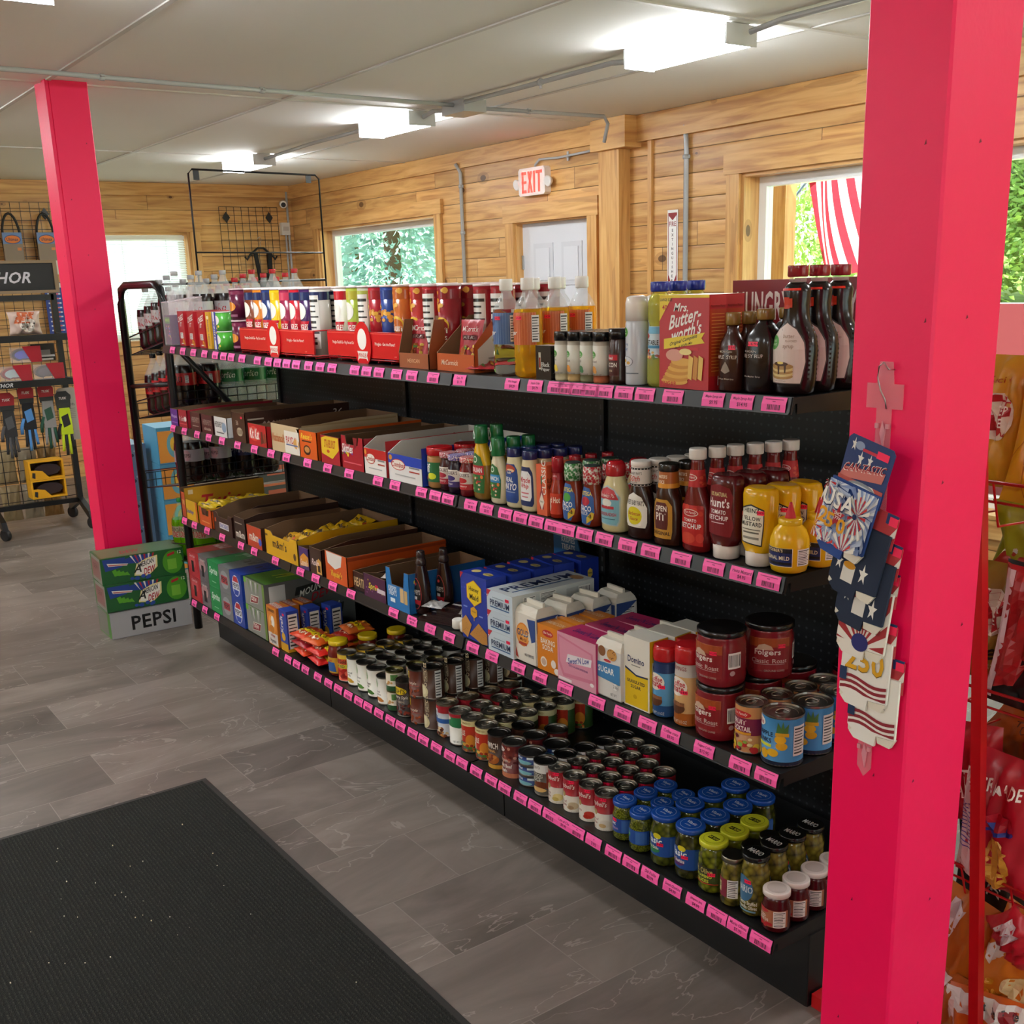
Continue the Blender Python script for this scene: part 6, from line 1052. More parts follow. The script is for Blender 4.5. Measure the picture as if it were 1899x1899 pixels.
rows(carton('chicken_coating_box', .095, .045, .17, '#d8822c', [('r', 0, .17, 1.9, .3, '#dcd4cc'), ('e', 0, .55, 1.4, .5, '#e8a04a'), ('e', .15, .62, .7, .3, '#ece6dc'), ('e', -.1, .42, 1.0, .2, '#c87a28'), ('p', [(-.25, .6), (-.1, .66), (-.1, .54)], '#b0502c'), ('t', 0, .9, .08, 'DRAKES', '#3a2418', 'bw1.4'), ('t', 0, .25, .09, 'crispy', '#b02430', 'b'), ('t', 0, .11, .12, 'frymix', '#2a2028', 'b')], [('r', 0, .5, 2, 1, '#c8701c')], [('r', 0, .5, 1.9, .5, '#c8bcb0'), ('t', 0, .5, .4, 'CHICKEN', '#a02430', 'bw1.5')], ms={'top': '#c05a2c'}), -2.70, .035, Z4, 3, .06, 'orange fry mix box with chicken drawing', 'fry mix box', 'fry mix boxes')
rows(carton('macaroni_box', .07, .055, .175, '#24409c', [('t', -.4, .65, .14, 'Kraft', '#e8e0d0', 'vb'), ('e', -.1, .35, 1.0, .2, '#e0a828'), ('r', 0, .1, 1.96, .2, '#d8a020'), ('s', .2, .9)], [('n', 0, .5, 1.5, .84), ('r', 0, .04, 2, .08, '#d8a020')]), -2.60, .045, Z4, 3, .088, 'blue macaroni dinner box with nutrition panel', 'macaroni box', 'blue macaroni boxes', dx=.02)
# ramen packs
rc = [('#d8421c', -2.50, .06, 0), ('#a8202c', -2.50, .06, 1), ('#d8421c', -2.50, .06, 2), ('#c8201c', -2.36, .055, 0), ('#d0241c', -2.37, .06, 1), ('#d85a1c', -2.40, .065, 2), ('#c83a1c', -2.42, .19, 0), ('#d0602c', -2.40, .19, 1), ('#b8281c', -2.38, .19, 2), ('#d86a2c', -2.36, .2, 3)]
for i, (c, x, y, k) in enumerate(rc):
    o = pouch('noodle_packet', .13, .11, .032, c, [('r', 0, .5, 1.9, .25, '#e8c81c'), ('t', 0, .52, .16, 'MARUCHAN', '#3a1410', 'bw1.3'), ('x', 0, .8, 1.4, .3, 8, ['#e8b050', '#e0902c'], .014), ('t', 0, .22, .14, 'RAMEN', '#f0dcc0', 'bw1.2')], seed=i + 80); o.location = (x, y - .05, Z4 + .018 + k * .033); o.rotation_euler = (-pi / 2, 0, 0)
    o.location.y = y + .05; o.rotation_euler = (-pi / 2 + pi * 0, 0, .12 * ((i * 7) % 3 - 1)); o.location.y = y - .03
    tag(o, 'red and yellow instant noodle packet, %s stack, %s layer' % (('left', 'front right', 'rear')[0 if i < 3 else 1 if i < 6 else 2], ('lowest', 'second', 'third', 'fourth')[k]), 'noodle packet', 'instant noodle packets')
SJ = [(0, .036), (.005, .041), (.03, .042), (.09, .042), (.11, .036), (.12, .032), (.125, .033)]
rows(bottle('pasta_sauce_jar', SJ, '#6a1810', [('r', 0, .35, 1.8, .5, '#c89a2c'), ('p', [(-.5, .15), (.5, .15), (.4, .45), (-.4, .45)], '#2a5a9c'), ('t', 0, .5, .1, 'Prego', '#b82020', 'ibw1.0')], [(.12, .0365), (.122, .038), (.136, .038), (.138, .035)], '#d8b81c'), -2.215, .07, Z4, 3, .12, 'red pasta sauce jar with yellow lid', 'sauce jar', 'pasta sauce jars', dx=.015)
def cans(nm, x, y, n, r_, h, col, art, label, group, stack=1, pull=True, dx=.0, dy=None, lidc='#8f8a83', cat='can'):
    return rows(can(nm, r_, h, col, art, pull, lidc), x, y, Z4, n, dy or 2 * r_ + .008, label, cat, group, dx=dx, stack=stack, dz=h - .001)
GC = 'food cans on the lowest shelf'
cans('tomato_can', -2.135, .065, 4, .0375, .112, '#c8401c', [('r', 0, .9, 3.4, .18, '#e0b83c'), ('t', .1, .72, .13, 'Red Gold', '#2c2018', 'bw1.0'), ('r', 0, .55, 3.4, .14, '#d8c030'), ('t', .1, .55, .1, 'DICED', '#1c3a28', 'bw0.9'), ('x', .1, .25, 1.4, .35, 14, ['#b02018', '#d0402c', '#8a1410'], .018)], 'diced tomatoes can with yellow and red label', GC, pull=False)
def smart(c2, t1, t2): return [('e', -.35, .72, .6, .32, '#5aa040'), ('t', -.35, .76, .06, "that's", '#e8f4dc', 'w0.45'), ('t', -.35, .69, .06, 'smart!', '#e8f4dc', 'w0.45'), ('t', -.1, .47, .08, t1, '#4a4a44', 'w0.9'), ('t', -.1, .36, .08, t2, '#4a4a44', 'w0.8'), ('e', 0, .2, .7, .14, c2), ('e', .2, .16, .5, .1, c2)]
for x, c2, t1, t2, n in ((-2.074, '#d8a83c', 'whole kernel', 'corn', 5), (-1.996, '#5a8a3c', 'cut green', 'beans', 5), (-1.919, '#4a7a34', 'sweet', 'peas', 5)):
    cans('vegetable_can', x, .071, n, .0368, .109, '#dfdcd2', smart(c2, t1, t2), 'white vegetable can with green dot emblem, %s picture' % t2, GC, pull=False, lidc='#77736d')
cans('vegetable_can', -1.832, .06, 4, .034, .104, '#dcd8cf', smart('#c8803a', 'mixed', 'vegetables'), 'slim white vegetable can, mixed vegetables picture', GC, pull=False, lidc='#77736d', dy=.083)
cans('vegetable_can', -1.762, .058, 3, .0325, .073, '#d4ccb8', [('e', -.4, .8, .5, .14, '#b82c30'), ('r', 0, .15, 3.4, .25, '#2c5a34'), ('x', .1, .4, 1.2, .2, 8, ['#a8683a', '#c8985a'], .01), ('r', .6, .7, .5, .3, '#5a8a4a')], 'small cream and green mushroom can', GC, stack=2, lidc='#8a8458', dy=.085)
cans('bean_can', -1.69, .062, 3, .0385, .128, '#2c1c18', [('e', 0, .74, 1.3, .22, '#e0c020'), ('t', 0, .74, .13, "BUSH'S", '#241410', 'bw1.1'), ('t', .1, .55, .12, 'Country Style', '#f0e8e0', 'iw1.2'), ('t', 0, .43, .06, 'BAKED BEANS', '#c8b8a8', 'w1.0'), ('x', 0, .2, 1.7, .34, 30, ['#6a2a20', '#4a1c18', '#8a3c2c'], .01)], 'dark brown baked beans can with yellow oval', GC, pull=False, lidc='#6a6560')
cans('bean_can', -1.605, .065, 3, .0365, .098, '#5a2416', [('r', -.45, .78, .7, .26, '#e0c020'), ('t', -.45, .78, .16, "BUSH'S", '#241410', 'bw0.6'), ('t', -.1, .5, .14, 'Homestyle', '#e8d0c0', 'iw1.1'), ('r', 0, .42, 1.2, .015, '#c8402c'), ('x', 0, .18, 1.6, .3, 22, ['#a8502c', '#8a3c1c'], .009)], 'reddish brown homestyle beans can with yellow badge', GC, stack=2, pull=False, lidc='#6a6560')
pt = [('r', -.62, .5, .5, 1, '#d0c6ae'), ('e', -.65, .85, .4, .12, '#b82c30'), ('r', .15, .75, .35, .32, '#7a6a58'), ('t', .15, .75, .2, 'POTATOES', '#c8b898', 'vb'), ('e', -.15, .25, .9, .42, '#d8cca0'), ('e', -.2, .27, .7, .3, '#e4dab4'), ('n', .95, .5, .4, .86)]
cans('potato_can', -1.53, 0.074, 5, .0368, .11, '#46281a', pt, 'brown and cream sliced potatoes can', GC, stack=2, pull=False, dx=0.004, dy=0.08, lidc='#6f6a64')
sn = lambda a, b_, tx: [('r', 0, .87, 3.4, .26, a), ('r', -.45, .7, .8, .3, '#e0e4ec'), ('t', -.4, .75, .11, tx[0], '#1c2c5c', 'bw0.8'), ('t', -.4, .62, .1, tx[1], '#1c2c5c', 'bw0.7'), ('r', 0, .5, 1.6, .14, b_), ('x', -.1, .2, 1.5, .36, 20, ['#8a4a2c', '#c88a4a', '#e0c8a0', '#5a2c1c'], .014)]
cans('stew_can', -1.455, 0.078, 4, .0375, .112, '#b8bcc4', sn('#a82430', '#2a5aa0', ('Dinty', 'Moore')), 'red white and blue beef stew can', GC, dx=0, dy=0.084, lidc='#a89c88')
cans('soup_can', -1.369, 0.072, 4, .0375, .112, '#dcdad2', [('p', [(-1.6, .62), (.6, .55), (1.6, .8), (1.6, 1), (-1.6, 1)], '#2c7a4c'), ('r', 0, .93, 3.4, .14, '#a82430'), ('e', -.2, .82, .4, .12, '#e8c8c0'), ('e', -.6, .35, .3, .3, '#c8a070'), ('t', .4, .12, .06, 'NET WT 15', '#6a6a66', 'w0.5')], 'white can with green and dark red top band', GC, dx=0, dy=0.083, lidc='#a09a90')
pg = [('r', 0, .88, 3.4, .2, '#dccf9c'), ('t', 0, .88, .06, 'SLOW SIMMERED', '#8a6a2c', 'w1.0'), ('r', .25, .55, 1.0, .5, '#b8301c'), ('e', .45, .35, .6, .4, '#d8882c'), ('t', -.25, .58, .15, 'ARDLE', '#f0f0dc', 'bw0.8'), ('r', -.4, .4, .5, .2, '#e8e4d0'), ('t', -.35, .4, .06, 'Beef', '#2c5a2c'), ('x', .1, .17, 1.4, .22, 14, ['#c85a28', '#e0a040', '#4a7a2c', '#a03018'], .012), ('t', .2, .08, .07, 'BARLEY', '#a0202c', 'bw0.7')]
cans('soup_can', -1.299, 0.073, 5, .0375, .112, '#33592c', pg, 'beef and barley soup can with cream top band, left row', GC, dx=-0.002, dy=0.077, lidc='#9a948a')
cans('soup_can', -1.22, 0.073, 6, .0375, .112, '#3c5c2c', pg, 'vegetable soup can with cream top band, right row', GC, dx=0.0, dy=0.077, lidc='#a39d92')
cans('chili_sauce_can', -1.147, 0.07, 2, .037, .11, '#3c2016', [('t', -.1, .68, .17, 'MANWICH', '#ece4dc', 'bw1.2'), ('t', .0, .52, .07, 'ORIGINAL', '#d8a050', 'bw0.7'), ('e', .1, .28, .9, .3, '#a85a24'), ('x', .1, .3, .7, .2, 10, ['#7a2c14', '#c8803a'], .01), ('r', 0, .06, 3.4, .12, '#c8963a')], 'dark brown sandwich sauce can with white letters', GC, pull=False, dx=0.004, dy=0.088, lidc='#6a6662')
cans('hash_can', -1.07, 0.07, 3, .0375, .106, '#6a1c1a', [('x', .4, .65, 1.6, .6, 26, ['#a84a3a', '#c8907a', '#5a1814'], .01), ('e', -.35, .82, .8, .16, '#e8e0dc'), ('t', -.35, .82, .08, 'Hormel', '#a8202c', 'iw0.6'), ('t', -.2, .5, .07, 'MARY KITCHEN', '#f0e4dc', 'iw0.9'), ('t', -.1, .34, .11, 'Corned Beef', '#f0e4dc', 'bw1.1'), ('t', -.1, .2, .11, 'Hash', '#f0e4dc', 'bw0.6'), ('r', 0, .06, 3.4, .14, '#c87a5a')], 'red corned beef hash can', GC, pull=False, dx=0.003, dy=0.078)
tun = can('tuna_can', .042, .034, '#1c3c7c', [('t', -.2, .7, .24, 'StarKist', '#e8ecf0', 'ibw0.8'), ('e', .1, .3, .9, .35, '#7ab4c0'), ('r', .5, .72, .35, .2, '#d8e4ec')], False, '#8b8884')
rows(tun, -0.988, 0.076, Z4, 2, 0.09, 'flat blue tuna can', 'tuna can', 'tuna cans', dx=0.004, stack=3, dz=.033)
cans('chili_sauce_can', -0.908, 0.064, 5, .035, .104, '#4a443c', [('r', 0, .85, 3.4, .3, '#d8d8d4'), ('t', -.15, .85, .12, "Koegel's", '#3a3632', 'iw1.0'), ('t', -.1, .62, .12, 'HOT DOG', '#c8c8c0', 'bw1.0'), ('t', -.1, .5, .12, 'SAUCE', '#c8c8c0', 'bw0.8'), ('e', .3, .35, .9, .2, '#6a3018'), ('e', .1, .2, 1.0, .14, '#d8b070'), ('r', .9, .5, .6, .5, '#8a3018')], 'grey and white hot dog sauce can', GC, pull=False, dx=0.003, dy=0.073, lidc='#6b6763')
def camp(c2, t1, t2, pic): return [('r', 0, .24, 3.98, .48, '#e2ddd2'), ('t', -.1, .74, .18, "Campbell's", '#f0eae0', 'iw1.3'), ('e', -.15, .5, .28, .16, '#a8905a'), ('t', -.3, .3, .07, t1, '#8a1c28', 'w0.8'), ('t', -.3, .2, .07, t2, '#8a1c28', 'w0.7'), ('e', .45, .2, .6, .22, pic), ('e', .3, .14, .4, .12, c2), ('s', .35, .9), ('t', -.3, .07, .05, 'SOUP', '#a82c38')]
for i, (x, c2, t1, t2, pic, nm, n) in enumerate(((-.848, '#c8b060', 'Chicken', 'Noodle', '#e0cc8a', 'chicken noodle', 5), (-.78, '#a88a6a', 'Cream of', 'Mushroom', '#c8b494', 'cream of mushroom', 5), (-.71, '#b82c20', 'Tomato', '', '#c03a2c', 'tomato', 4), (-.643, '#c8a878', 'Cream of', 'Chicken', '#d8d0c4', 'cream of chicken', 4))):
    cans('soup_can', x, .068, n, .0335, .102, '#9c1826', camp(c2, t1, t2, pic), 'red and white %s soup can' % nm, 'red and white soup cans', dx=.002, dy=.069, lidc='#a8a298')
# pickle, olive and cherry jars
blue = '#1c4a9c'
def jar(nm, r_, h, body, art, lid, lidart, lh=.013, pw=2):
    pr = [(0, r_ * .88), (.005, r_ * .98), (.02, r_), (h - lh - .03, r_), (h - lh - .012, r_ * .86), (h - lh, r_ * .86)]
    def ex(e):
        if lidart:
            b = B(); draw(b, lidart, lambda x, y, o: (x * r_ * .9, (y - .5) * 1.8 * r_, h + .0006 + o), r_ * .9, 1.8 * r_, fin='g'); b.build('lid_print', e)
    return bottle(nm, pr, body, art, [(h - lh, r_ * .93), (h - lh + .001, r_ * .97), (h - .002, r_ * .97), (h, r_ * .92)], lid, rmean=r_, extra=ex)
vl = [('e', 0, .5, 1.5, .78, '#8aa4d0'), ('e', 0, .5, 1.44, .74, blue), ('t', 0, .58, .17, 'Vlasic', '#c8d0dc', 'bw0.9'), ('t', 0, .36, .09, 'pickles', '#c8d0dc', 'w0.7')]
pickle = chunk('pickle_pieces', '#7a7c20', '#4c5214', '#24280c', 55, .12); relish = chunk('relish_pieces', '#8a8c2c', '#5c6218', '#34380e', 240, .15)
JG = 'pickle and olive jars on the lowest shelf'
rows(jar('relish_jar', .0335, .108, relish, [('r', 0, .45, 1.9, .42, '#1c4490'), ('t', -.3, .5, .1, 'Vlasic', '#e8ecf0', 'bw0.7'), ('t', -.2, .36, .07, 'Dill Relish', '#e0a8c0', 'w0.8'), ('s', -.1, .6), ('r', .6, .45, .5, .36, '#3a64a8')], blue, vl), -0.57, 0.069, Z4, 3, 0.072, 'small relish jar with blue lid, left row', 'relish jar', JG, dx=0.002)
rows(jar('relish_jar', .0325, .106, relish, [('r', 0, .45, 1.9, .42, '#1f4a96'), ('e', -.4, .48, .5, .2, '#2c8a4a'), ('t', -.4, .5, .07, 'Sweet', '#e8ecf0', 'iw0.5'), ('r', .5, .45, .6, .36, '#3a64a8')], blue, vl), -0.497, 0.061, Z4, 3, 0.075, 'small relish jar with blue lid, right row', 'relish jar', JG, dx=0)
va = lambda c, t, cc: [('r', 0, .46, 2.0, .46, '#1c4a94'), ('e', .1, .68, .4, .13, '#d8c828'), ('t', -.15, .57, .15, 'Vlasic', '#eceef0', 'bw1.0'), ('e', -.2, .36, .9, .16, cc), ('t', -.2, .4, .08, t, '#f0e8e0', 'bw0.9'), ('s', .25, .5), ('r', .85, .46, .35, .4, '#3a64a8')]
rows(jar('pickle_jar', .0385, .135, pickle, va('', 'Zesty Dills', '#2c7a4a'), blue, vl), -0.41, 0.065, Z4, 4, 0.084, 'tall pickle jar with blue lid and green label oval', 'pickle jar', JG, dx=0)
rows(jar('pickle_jar', .0385, .135, chunk('gherkins', '#5c5a18', '#38380f', '#1c1e0a', 60, .12), va('', 'Sweet Gherkins', '#5a2a6a'), blue, vl), -0.326, 0.068, Z4, 4, 0.083, 'tall pickle jar with blue lid and purple label oval', 'pickle jar', JG, dx=0.002)
yl = [('e', 0, .5, 1.5, .78, '#8a9024'), ('e', 0, .5, 1.44, .74, '#c4c82c'), ('r', 0, .5, .9, .22, '#2a2c14'), ('t', 0, .5, .13, 'MT. OLIVE', '#c4c82c', 'bw0.8')]
rows(jar('pepper_jar', .0365, .13, chunk('pepper_slices', '#8c9220', '#626812', '#2e320c', 70, .12), [('r', 0, .4, 1.9, .36, '#3c4a1c'), ('r', 0, .5, 1.2, .17, '#1c1c14'), ('t', -.05, .5, .12, 'Mt. Olive', '#c8b868', 'bw1.0'), ('t', 0, .37, .08, 'JALAPENO', '#d8e04a', 'bw0.9'), ('t', 0, .28, .07, 'SLICES', '#d8e04a', 'bw0.7'), ('r', 0, .22, 1.4, .02, '#b8301c'), ('s', .4, .44)], '#c4c82c', yl), -0.246, 0.066, Z4, 3, 0.072, 'jalapeno slices jar with bright yellow green lid', 'pepper jar', JG, dx=0)
olive = chunk('green_olives', '#8a8030', '#6a6020', '#302c10', 62, .12)
rows(jar('olive_jar', .0295, .125, olive, [('r', -.3, .42, .9, .42, '#7c2438'), ('r', -.45, .42, .45, .24, '#d8cc98'), ('t', -.45, .45, .07, 'OLIVES', '#3a5a2c', 'bw0.4'), ('n', .45, .42, .55, .42)], M_('#8a8678', 'm'), None), -0.172, 0.055, Z4, 3, 0.068, 'slim olive jar with metal lid and maroon label', 'olive jar', JG, dx=-0.002)
ml = [('t', 0, .5, .3, 'MARIO', '#b8b8b4', 'bw1.3')]
rows(jar('olive_jar', .0335, .152, olive, [('e', -.15, .5, 1.05, .48, '#3c6c90'), ('t', -.1, .5, .13, 'MARIO', '#d8e0e4', 'bw0.9'), ('t', 0, .25, .07, 'Pimiento Stuffed', '#e0dcc8', 'bw1.1'), ('t', 0, .17, .07, 'Manzanilla Olives', '#e0dcc8', 'bw1.1'), ('s', .1, .64), ('r', 0, .1, 1.0, .03, '#6a9ab0')], '#141412', ml), -0.113, 0.066, Z4, 4, 0.068, 'tall olive jar with black lid and blue oval', 'olive jar', JG, dx=-0.003)
rows(jar('pimiento_jar', .0325, .098, '#4a0a10', [('r', 0, .42, 2.0, .5, '#a86a4a'), ('e', -.3, .62, .8, .12, '#b82c30'), ('t', -.3, .46, .08, 'DICED', '#f0e4dc', 'bw0.6'), ('t', -.3, .36, .08, 'PIMIENTOS', '#f0e4dc', 'bw0.8'), ('x', -.2, .24, .8, .12, 8, ['#b8202c'], .01), ('n', .6, .42, .55, .48)], '#dcd2cc', [('e', 0, .5, 1.5, .78, '#c4b8b2')]), -0.039, 0.054, Z4, 4, 0.068, 'short dark red pimiento jar with white lid', 'pimiento jar', 'pimiento jars', dx=-0.002)
# ================================================================ SODA CASES ON THE FLOOR
AD = [('r', 0, .5, 1.96, .96, '#1f5a2c'), ('p', [(-.95, .95), (-.4, .95), (-.5, .6), (-.9, .5)], '#26408c'), ('p', [(-.8, .75), (-.2, .95), (.2, .95), (.3, .6)], '#26408c')]
AD += [('p', [(-.3 + i * .11, .97), (-.25 + i * .11, .97), (-.15 + i * .07, .62)], ('#e6e2d8', '#b02430')[i % 2]) for i in range(6)] + [('p', [(-.85, .8), (-.35, .7), (-.38, .63), (-.82, .68)], '#e6e2d8'), ('p', [(-.82, .74), (-.36, .67), (-.37, .65), (-.81, .7)], '#b02430')]
AD += [('p', [(-.75 + i * .09, .5 - i * .05), (-.66 + i * .09, .55 - i * .05), (-.6 + i * .09, .3 - i * .02), (-.7 + i * .09, .28)], '#58a028') for i in range(4)]
AD += [('e', .72, .5, .5, .9, '#4c9428'), ('p', [(-.24, .2), (.1, .12), (.34, .42), (.36, .86), (.1, .8), (-.16, .62)], '#e8dc98'), ('p', [(-.2, .24), (.1, .17), (.3, .44), (.32, .8), (.1, .74), (-.13, .6)], '#f0ece0'), ('t', .06, .62, .2, 'AMERICAN', '#1c2018', 'bw0.42u'), ('t', -.15, .45, .3, 'A', '#1c2018', 'ib'), ('t', .14, .34, .26, 'DEW', '#b0202c', 'ibw0.36u'), ('r', .7, .42, .22, .4, '#78b43c'), ('p', [(.6, .72), (.78, .8), (.78, .9), (.6, .82)], '#b02430'), ('x', .0, .1, .6, .1, 8, ['#2a4a9c'], .02), ('t', .9, .85, .12, '12', '#e8ecd8', 'bw0.1')]
AL = [('r', 0, .5, 1.9, .96, '#8a8c84'), ('r', 0, .5, 1.5, .7, '#8a5a58'), ('t', 0, .6, .2, 'DEW', '#5a1c24', 'bw1.2'), ('r', -.9, .5, .2, .96, '#3c7a3c')]
for k in range(3):
    top = k < 1
    if k == 0: o = carton('soda_case', .41, .22, .132, '#9a9a9c', [('r', 0, .5, 1.98, .96, '#a4a3a4'), ('t', .05, .5, .56, 'PEPSI', '#0c0c0e', 'bw1.5')], [('r', 0, .5, 1.9, .95, '#8a8a8c')], [('r', 0, .5, 1.9, .9, '#9a9aa0')], [('r', -.2, .5, 1.5, .9, '#7a7c74'), ('r', .8, .5, .36, 1, '#4a8a3c')], {'left': '#5a8a4a'}, fin='f')
    else: o = carton('soda_case', .41, .22, .135, '#24602f', AD, AL, [('r', 0, .5, 1.9, .9, '#5c7a58'), ('t', -.2, .4, .3, 'DEW', '#a02c34', 'ibw0.5')], AL, fin='f')
    put(o, -4.075 - .012 * k, -.1, .001 + .137 * k, ('silver grey soda case reading PEPSI, lowest in the floor stack', 'green citrus soda case, middle of the floor stack', 'green citrus soda case, top of the floor stack')[k], 'soda case', 'soda cases stacked on the floor', pi / 2 - .02 - .02 * k)
# ================================================================ BOTTLE RACK BEYOND THE SHELVING
TUB = M_('#0d0d0f', 'f')
rk = tag(empty('bottle_rack', (-4.1, .7, 0)), 'black wire beverage rack full of two litre soda bottles beyond the shelving', 'rack')
for y, q in ((-.63, 0), (.63, .32)):
    b = B(); b.tube([(-.32, y, .03), (-.32, y, 1.62 - q), (-.29, y, 1.69 - q), (-.22, y, 1.71 - q), (.22, y, 1.71 - q), (.29, y, 1.69 - q), (.32, y, 1.62 - q), (.32, y, .03)], .02, TUB, 8); b.tube([(-.32, y, 1.2), (.32, y, 1.25)], .012, TUB, 6); b.build('side_frame', rk)
for sgn in (-1, 1):
    b = B(); b.tube([(.33, sgn * .62, 1.45), (.335, sgn * .12, .85)], .014, TUB, 6); b.build('cross_brace', rk)
TIER = ((1.36, 'top'), (1.03, 'second'), (.66, 'third'), (.27, 'lowest'))
SL = .1
for z, nm in TIER:
    b = B(); n = 13
    f = lambda x: z + SL * (x + .32) / .64
    for i in range(n): x = -.31 + .62 * i / (n - 1); b.tube([(x, -.61, f(x)), (x, .61, f(x))], .003, TUB, 4)
    for i in range(7): y = -.61 + 1.22 * i / 6; b.tube([(-.31, y, f(-.31)), (.31, y, f(.31))], .004, TUB, 4)
    for x in (-.31, .31):
        for hh in (.04, .08): b.tube([(x, -.61, f(x) + hh), (x, .61, f(x) + hh)], .003, TUB, 4)
        for i in range(25): y = -.61 + 1.22 * i / 24; b.tube([(x, y, f(x)), (x, y, f(x) + .08)], .002, TUB, 4)
    for y in (-.61, .61): b.tube([(-.31, y, f(-.31) + .09), (.31, y, f(.31) + .09)], .004, TUB, 4)
    b.build('wire_tier', rk)
b = B(); b.tube([(-.02, -.32, 1.71), (-.02, -.32, 2.235), (-.02, -.3, 2.255), (-.02, .37, 2.245), (-.02, .39, 2.225), (-.02, .39, 1.71)], .005, TUB, 6); b.tube([(-.02, -.32, 1.86), (-.02, .39, 1.85)], .004, TUB, 6); b.tube([(-.02, -.63, 1.71), (-.02, .39, 1.71)], .006, TUB, 6); b.tube([(-.02, .39, 1.71), (-.02, .39, 1.4)], .005, TUB, 6)
for y in (-.28, .33): b.box(-.023, -.019, y - .015, y + .015, 2.205, 2.25, TUB)
b.build('sign_frame', rk)
LB = [(0, .034), (.008, .048), (.03, .053), (.06, .05), (.1, .0535), (.17, .0535), (.2, .05), (.235, .034), (.27, .016), (.285, .0135), (.295, .0135)]
def soda(liq, lab, cap, art, cl='#eef4f4', kind='l'):
    lm = M_(liq, kind); c = M_(cl, 'c'); pr = [(z, r_, None, lm if z <= .2 else c) for z, r_ in LB]
    return bottle('soda_bottle', pr, lm, [('r', 0, .46, 3.9, .2, lab)] + art, [(.287, .0155), (.289, .0165), (.306, .0165), (.308, .0155)], cap, rmean=.0535)
dk = '#1c0d0b'
K = dict(diet=soda(dk, '#b9b4b6', '#a9a8aa', [('t', -.2, .46, .12, 'Coke', '#b01c28', 'ibw1.2'), ('t', -.9, .46, .1, 'diet', '#b01c28', 'ibw0.5')], kind='g'), cola=soda(dk, '#a01420', '#c01c24', [('t', -.1, .46, .12, 'Coca-Cola', '#e8dcdc', 'iw1.3')], kind='g'),
         zero=soda(dk, '#b8141c', '#121214', [('t', -.2, .46, .12, 'ZERO', '#1a1012', 'bw0.9'), ('n', .5, .46, .2, .12)], kind='g'), lime=soda('#dfeeea', '#147038', '#e4ece8', [('t', -.05, .46, .14, 'Sprite', '#dcece0', 'ibw1.2'), ('p', [(-.75, .4), (-.68, .52), (-.6, .4)], '#bcd8c4')], kind='c'),
         silver=soda(dk, '#9a8f96', '#9c9ca0', [('e', 0, .46, .5, .18, '#b88890'), ('t', 0, .46, .06, 'PEPSI', '#3a2a30', 'bw0.5')], kind='g'), navy=soda(dk, '#14205c', '#1c3a9c', [('t', 0, .46, .1, 'PEPSI', '#c8ccd8', 'bw1.0')], kind='g'), dew=soda('#8fd414', '#9a9078', '#1f8a3a', [('x', 0, .46, 1.6, .18, 10, ['#6a6a4a', '#b8b098'], .014), ('t', -.05, .5, .08, 'MOUNTAIN', '#3a3a28', 'ibw1.0'), ('t', .1, .42, .1, 'DEW', '#a8202c', 'ibw0.8')], '#8fd8b0'))
used = set()
def bot(k, tier, x, y, L):
    z, _ = TIER[tier]; o = K[k] if k not in used else dup(K[k]); used.add(k)
    o.location = (-4.1 + x, .7 + y, z + .006 + SL * (x + .32) / .64 + .004); o.rotation_euler = (0, 0, 1.0 if False else .6); tag(o, L, 'soda bottle', 'two litre soda bottles on the rack')
DN = {'diet': 'diet cola bottle with grey cap', 'cola': 'cola bottle with red cap', 'zero': 'zero cola bottle with black cap and red label', 'lime': 'clear lemon lime soda bottle with green label', 'silver': 'dark cola bottle with silver label', 'navy': 'dark cola bottle with navy label', 'dew': 'green citrus soda bottle with green cap'}
PO = ['nearest', 'second', 'third', 'fourth', 'fifth', 'sixth']
for tier, spec in enumerate(((('diet', -.54, 5), ('diet', -.42, 5), ('diet', -.3, 5), ('cola', -.15, 6), ('cola', -.04, 6), ('cola', .08, 3)), (('zero', -.54, 5), ('zero', -.42, 4), ('lime', -.30, 5), ('lime', -.18, 5), ('lime', -.06, 5), ('lime', .06, 4), ('lime', .18, 3)), (('silver', -.54, 2), ('silver', -.4, 3), ('navy', -.27, 3), ('navy', -.15, 2)), (('dew', -.52, 4), ('dew', -.4, 3), ('dew', .12, 2)))):
    for q, (k, y, n) in enumerate(spec):
        for i in range(n): bot(k, tier, .25 - .112 * i, y, '%s, %s shelf, row %s, %s' % (DN[k], TIER[tier][1], 'one two three four five six seven'.split()[q], PO[i]))
# cartons standing behind the rack
OC = [('r', 0, .5, 1.9, .94, '#e09a3c'), ('e', 0, .5, .9, .7, '#6ab0c0'), ('e', 0, .52, .5, .4, '#e8c040'), ('r', 0, .95, 2, .1, '#4a94b8')]
for k in range(4):
    put(carton('drink_carton', .2, .3, .22, '#4a94b8', OC, OC), -5.25, .5, .001 + .222 * k, 'orange and blue drink carton behind the rack, %s of the stack' % ('bottom', 'second', 'third', 'top')[k], 'carton', 'orange drink cartons', pi / 2 - .05)
for k in range(5):
    put(carton('water_case', .16, .3, .155, '#6f8ea8', [('x', 0, .5, 1.4, .7, 7, ['#2a3c50', '#a8bccb'], .02)], [('x', 0, .5, 1.4, .7, 7, ['#2a3c50', '#a8bccb'], .02)]), -5.42, .29, .001 + .157 * k, 'grey blue drink case beside the left pink post, %s' % ('lowest', 'second up', 'third up', 'fourth up', 'topmost')[k], 'case', 'grey blue drink cases', pi / 2)
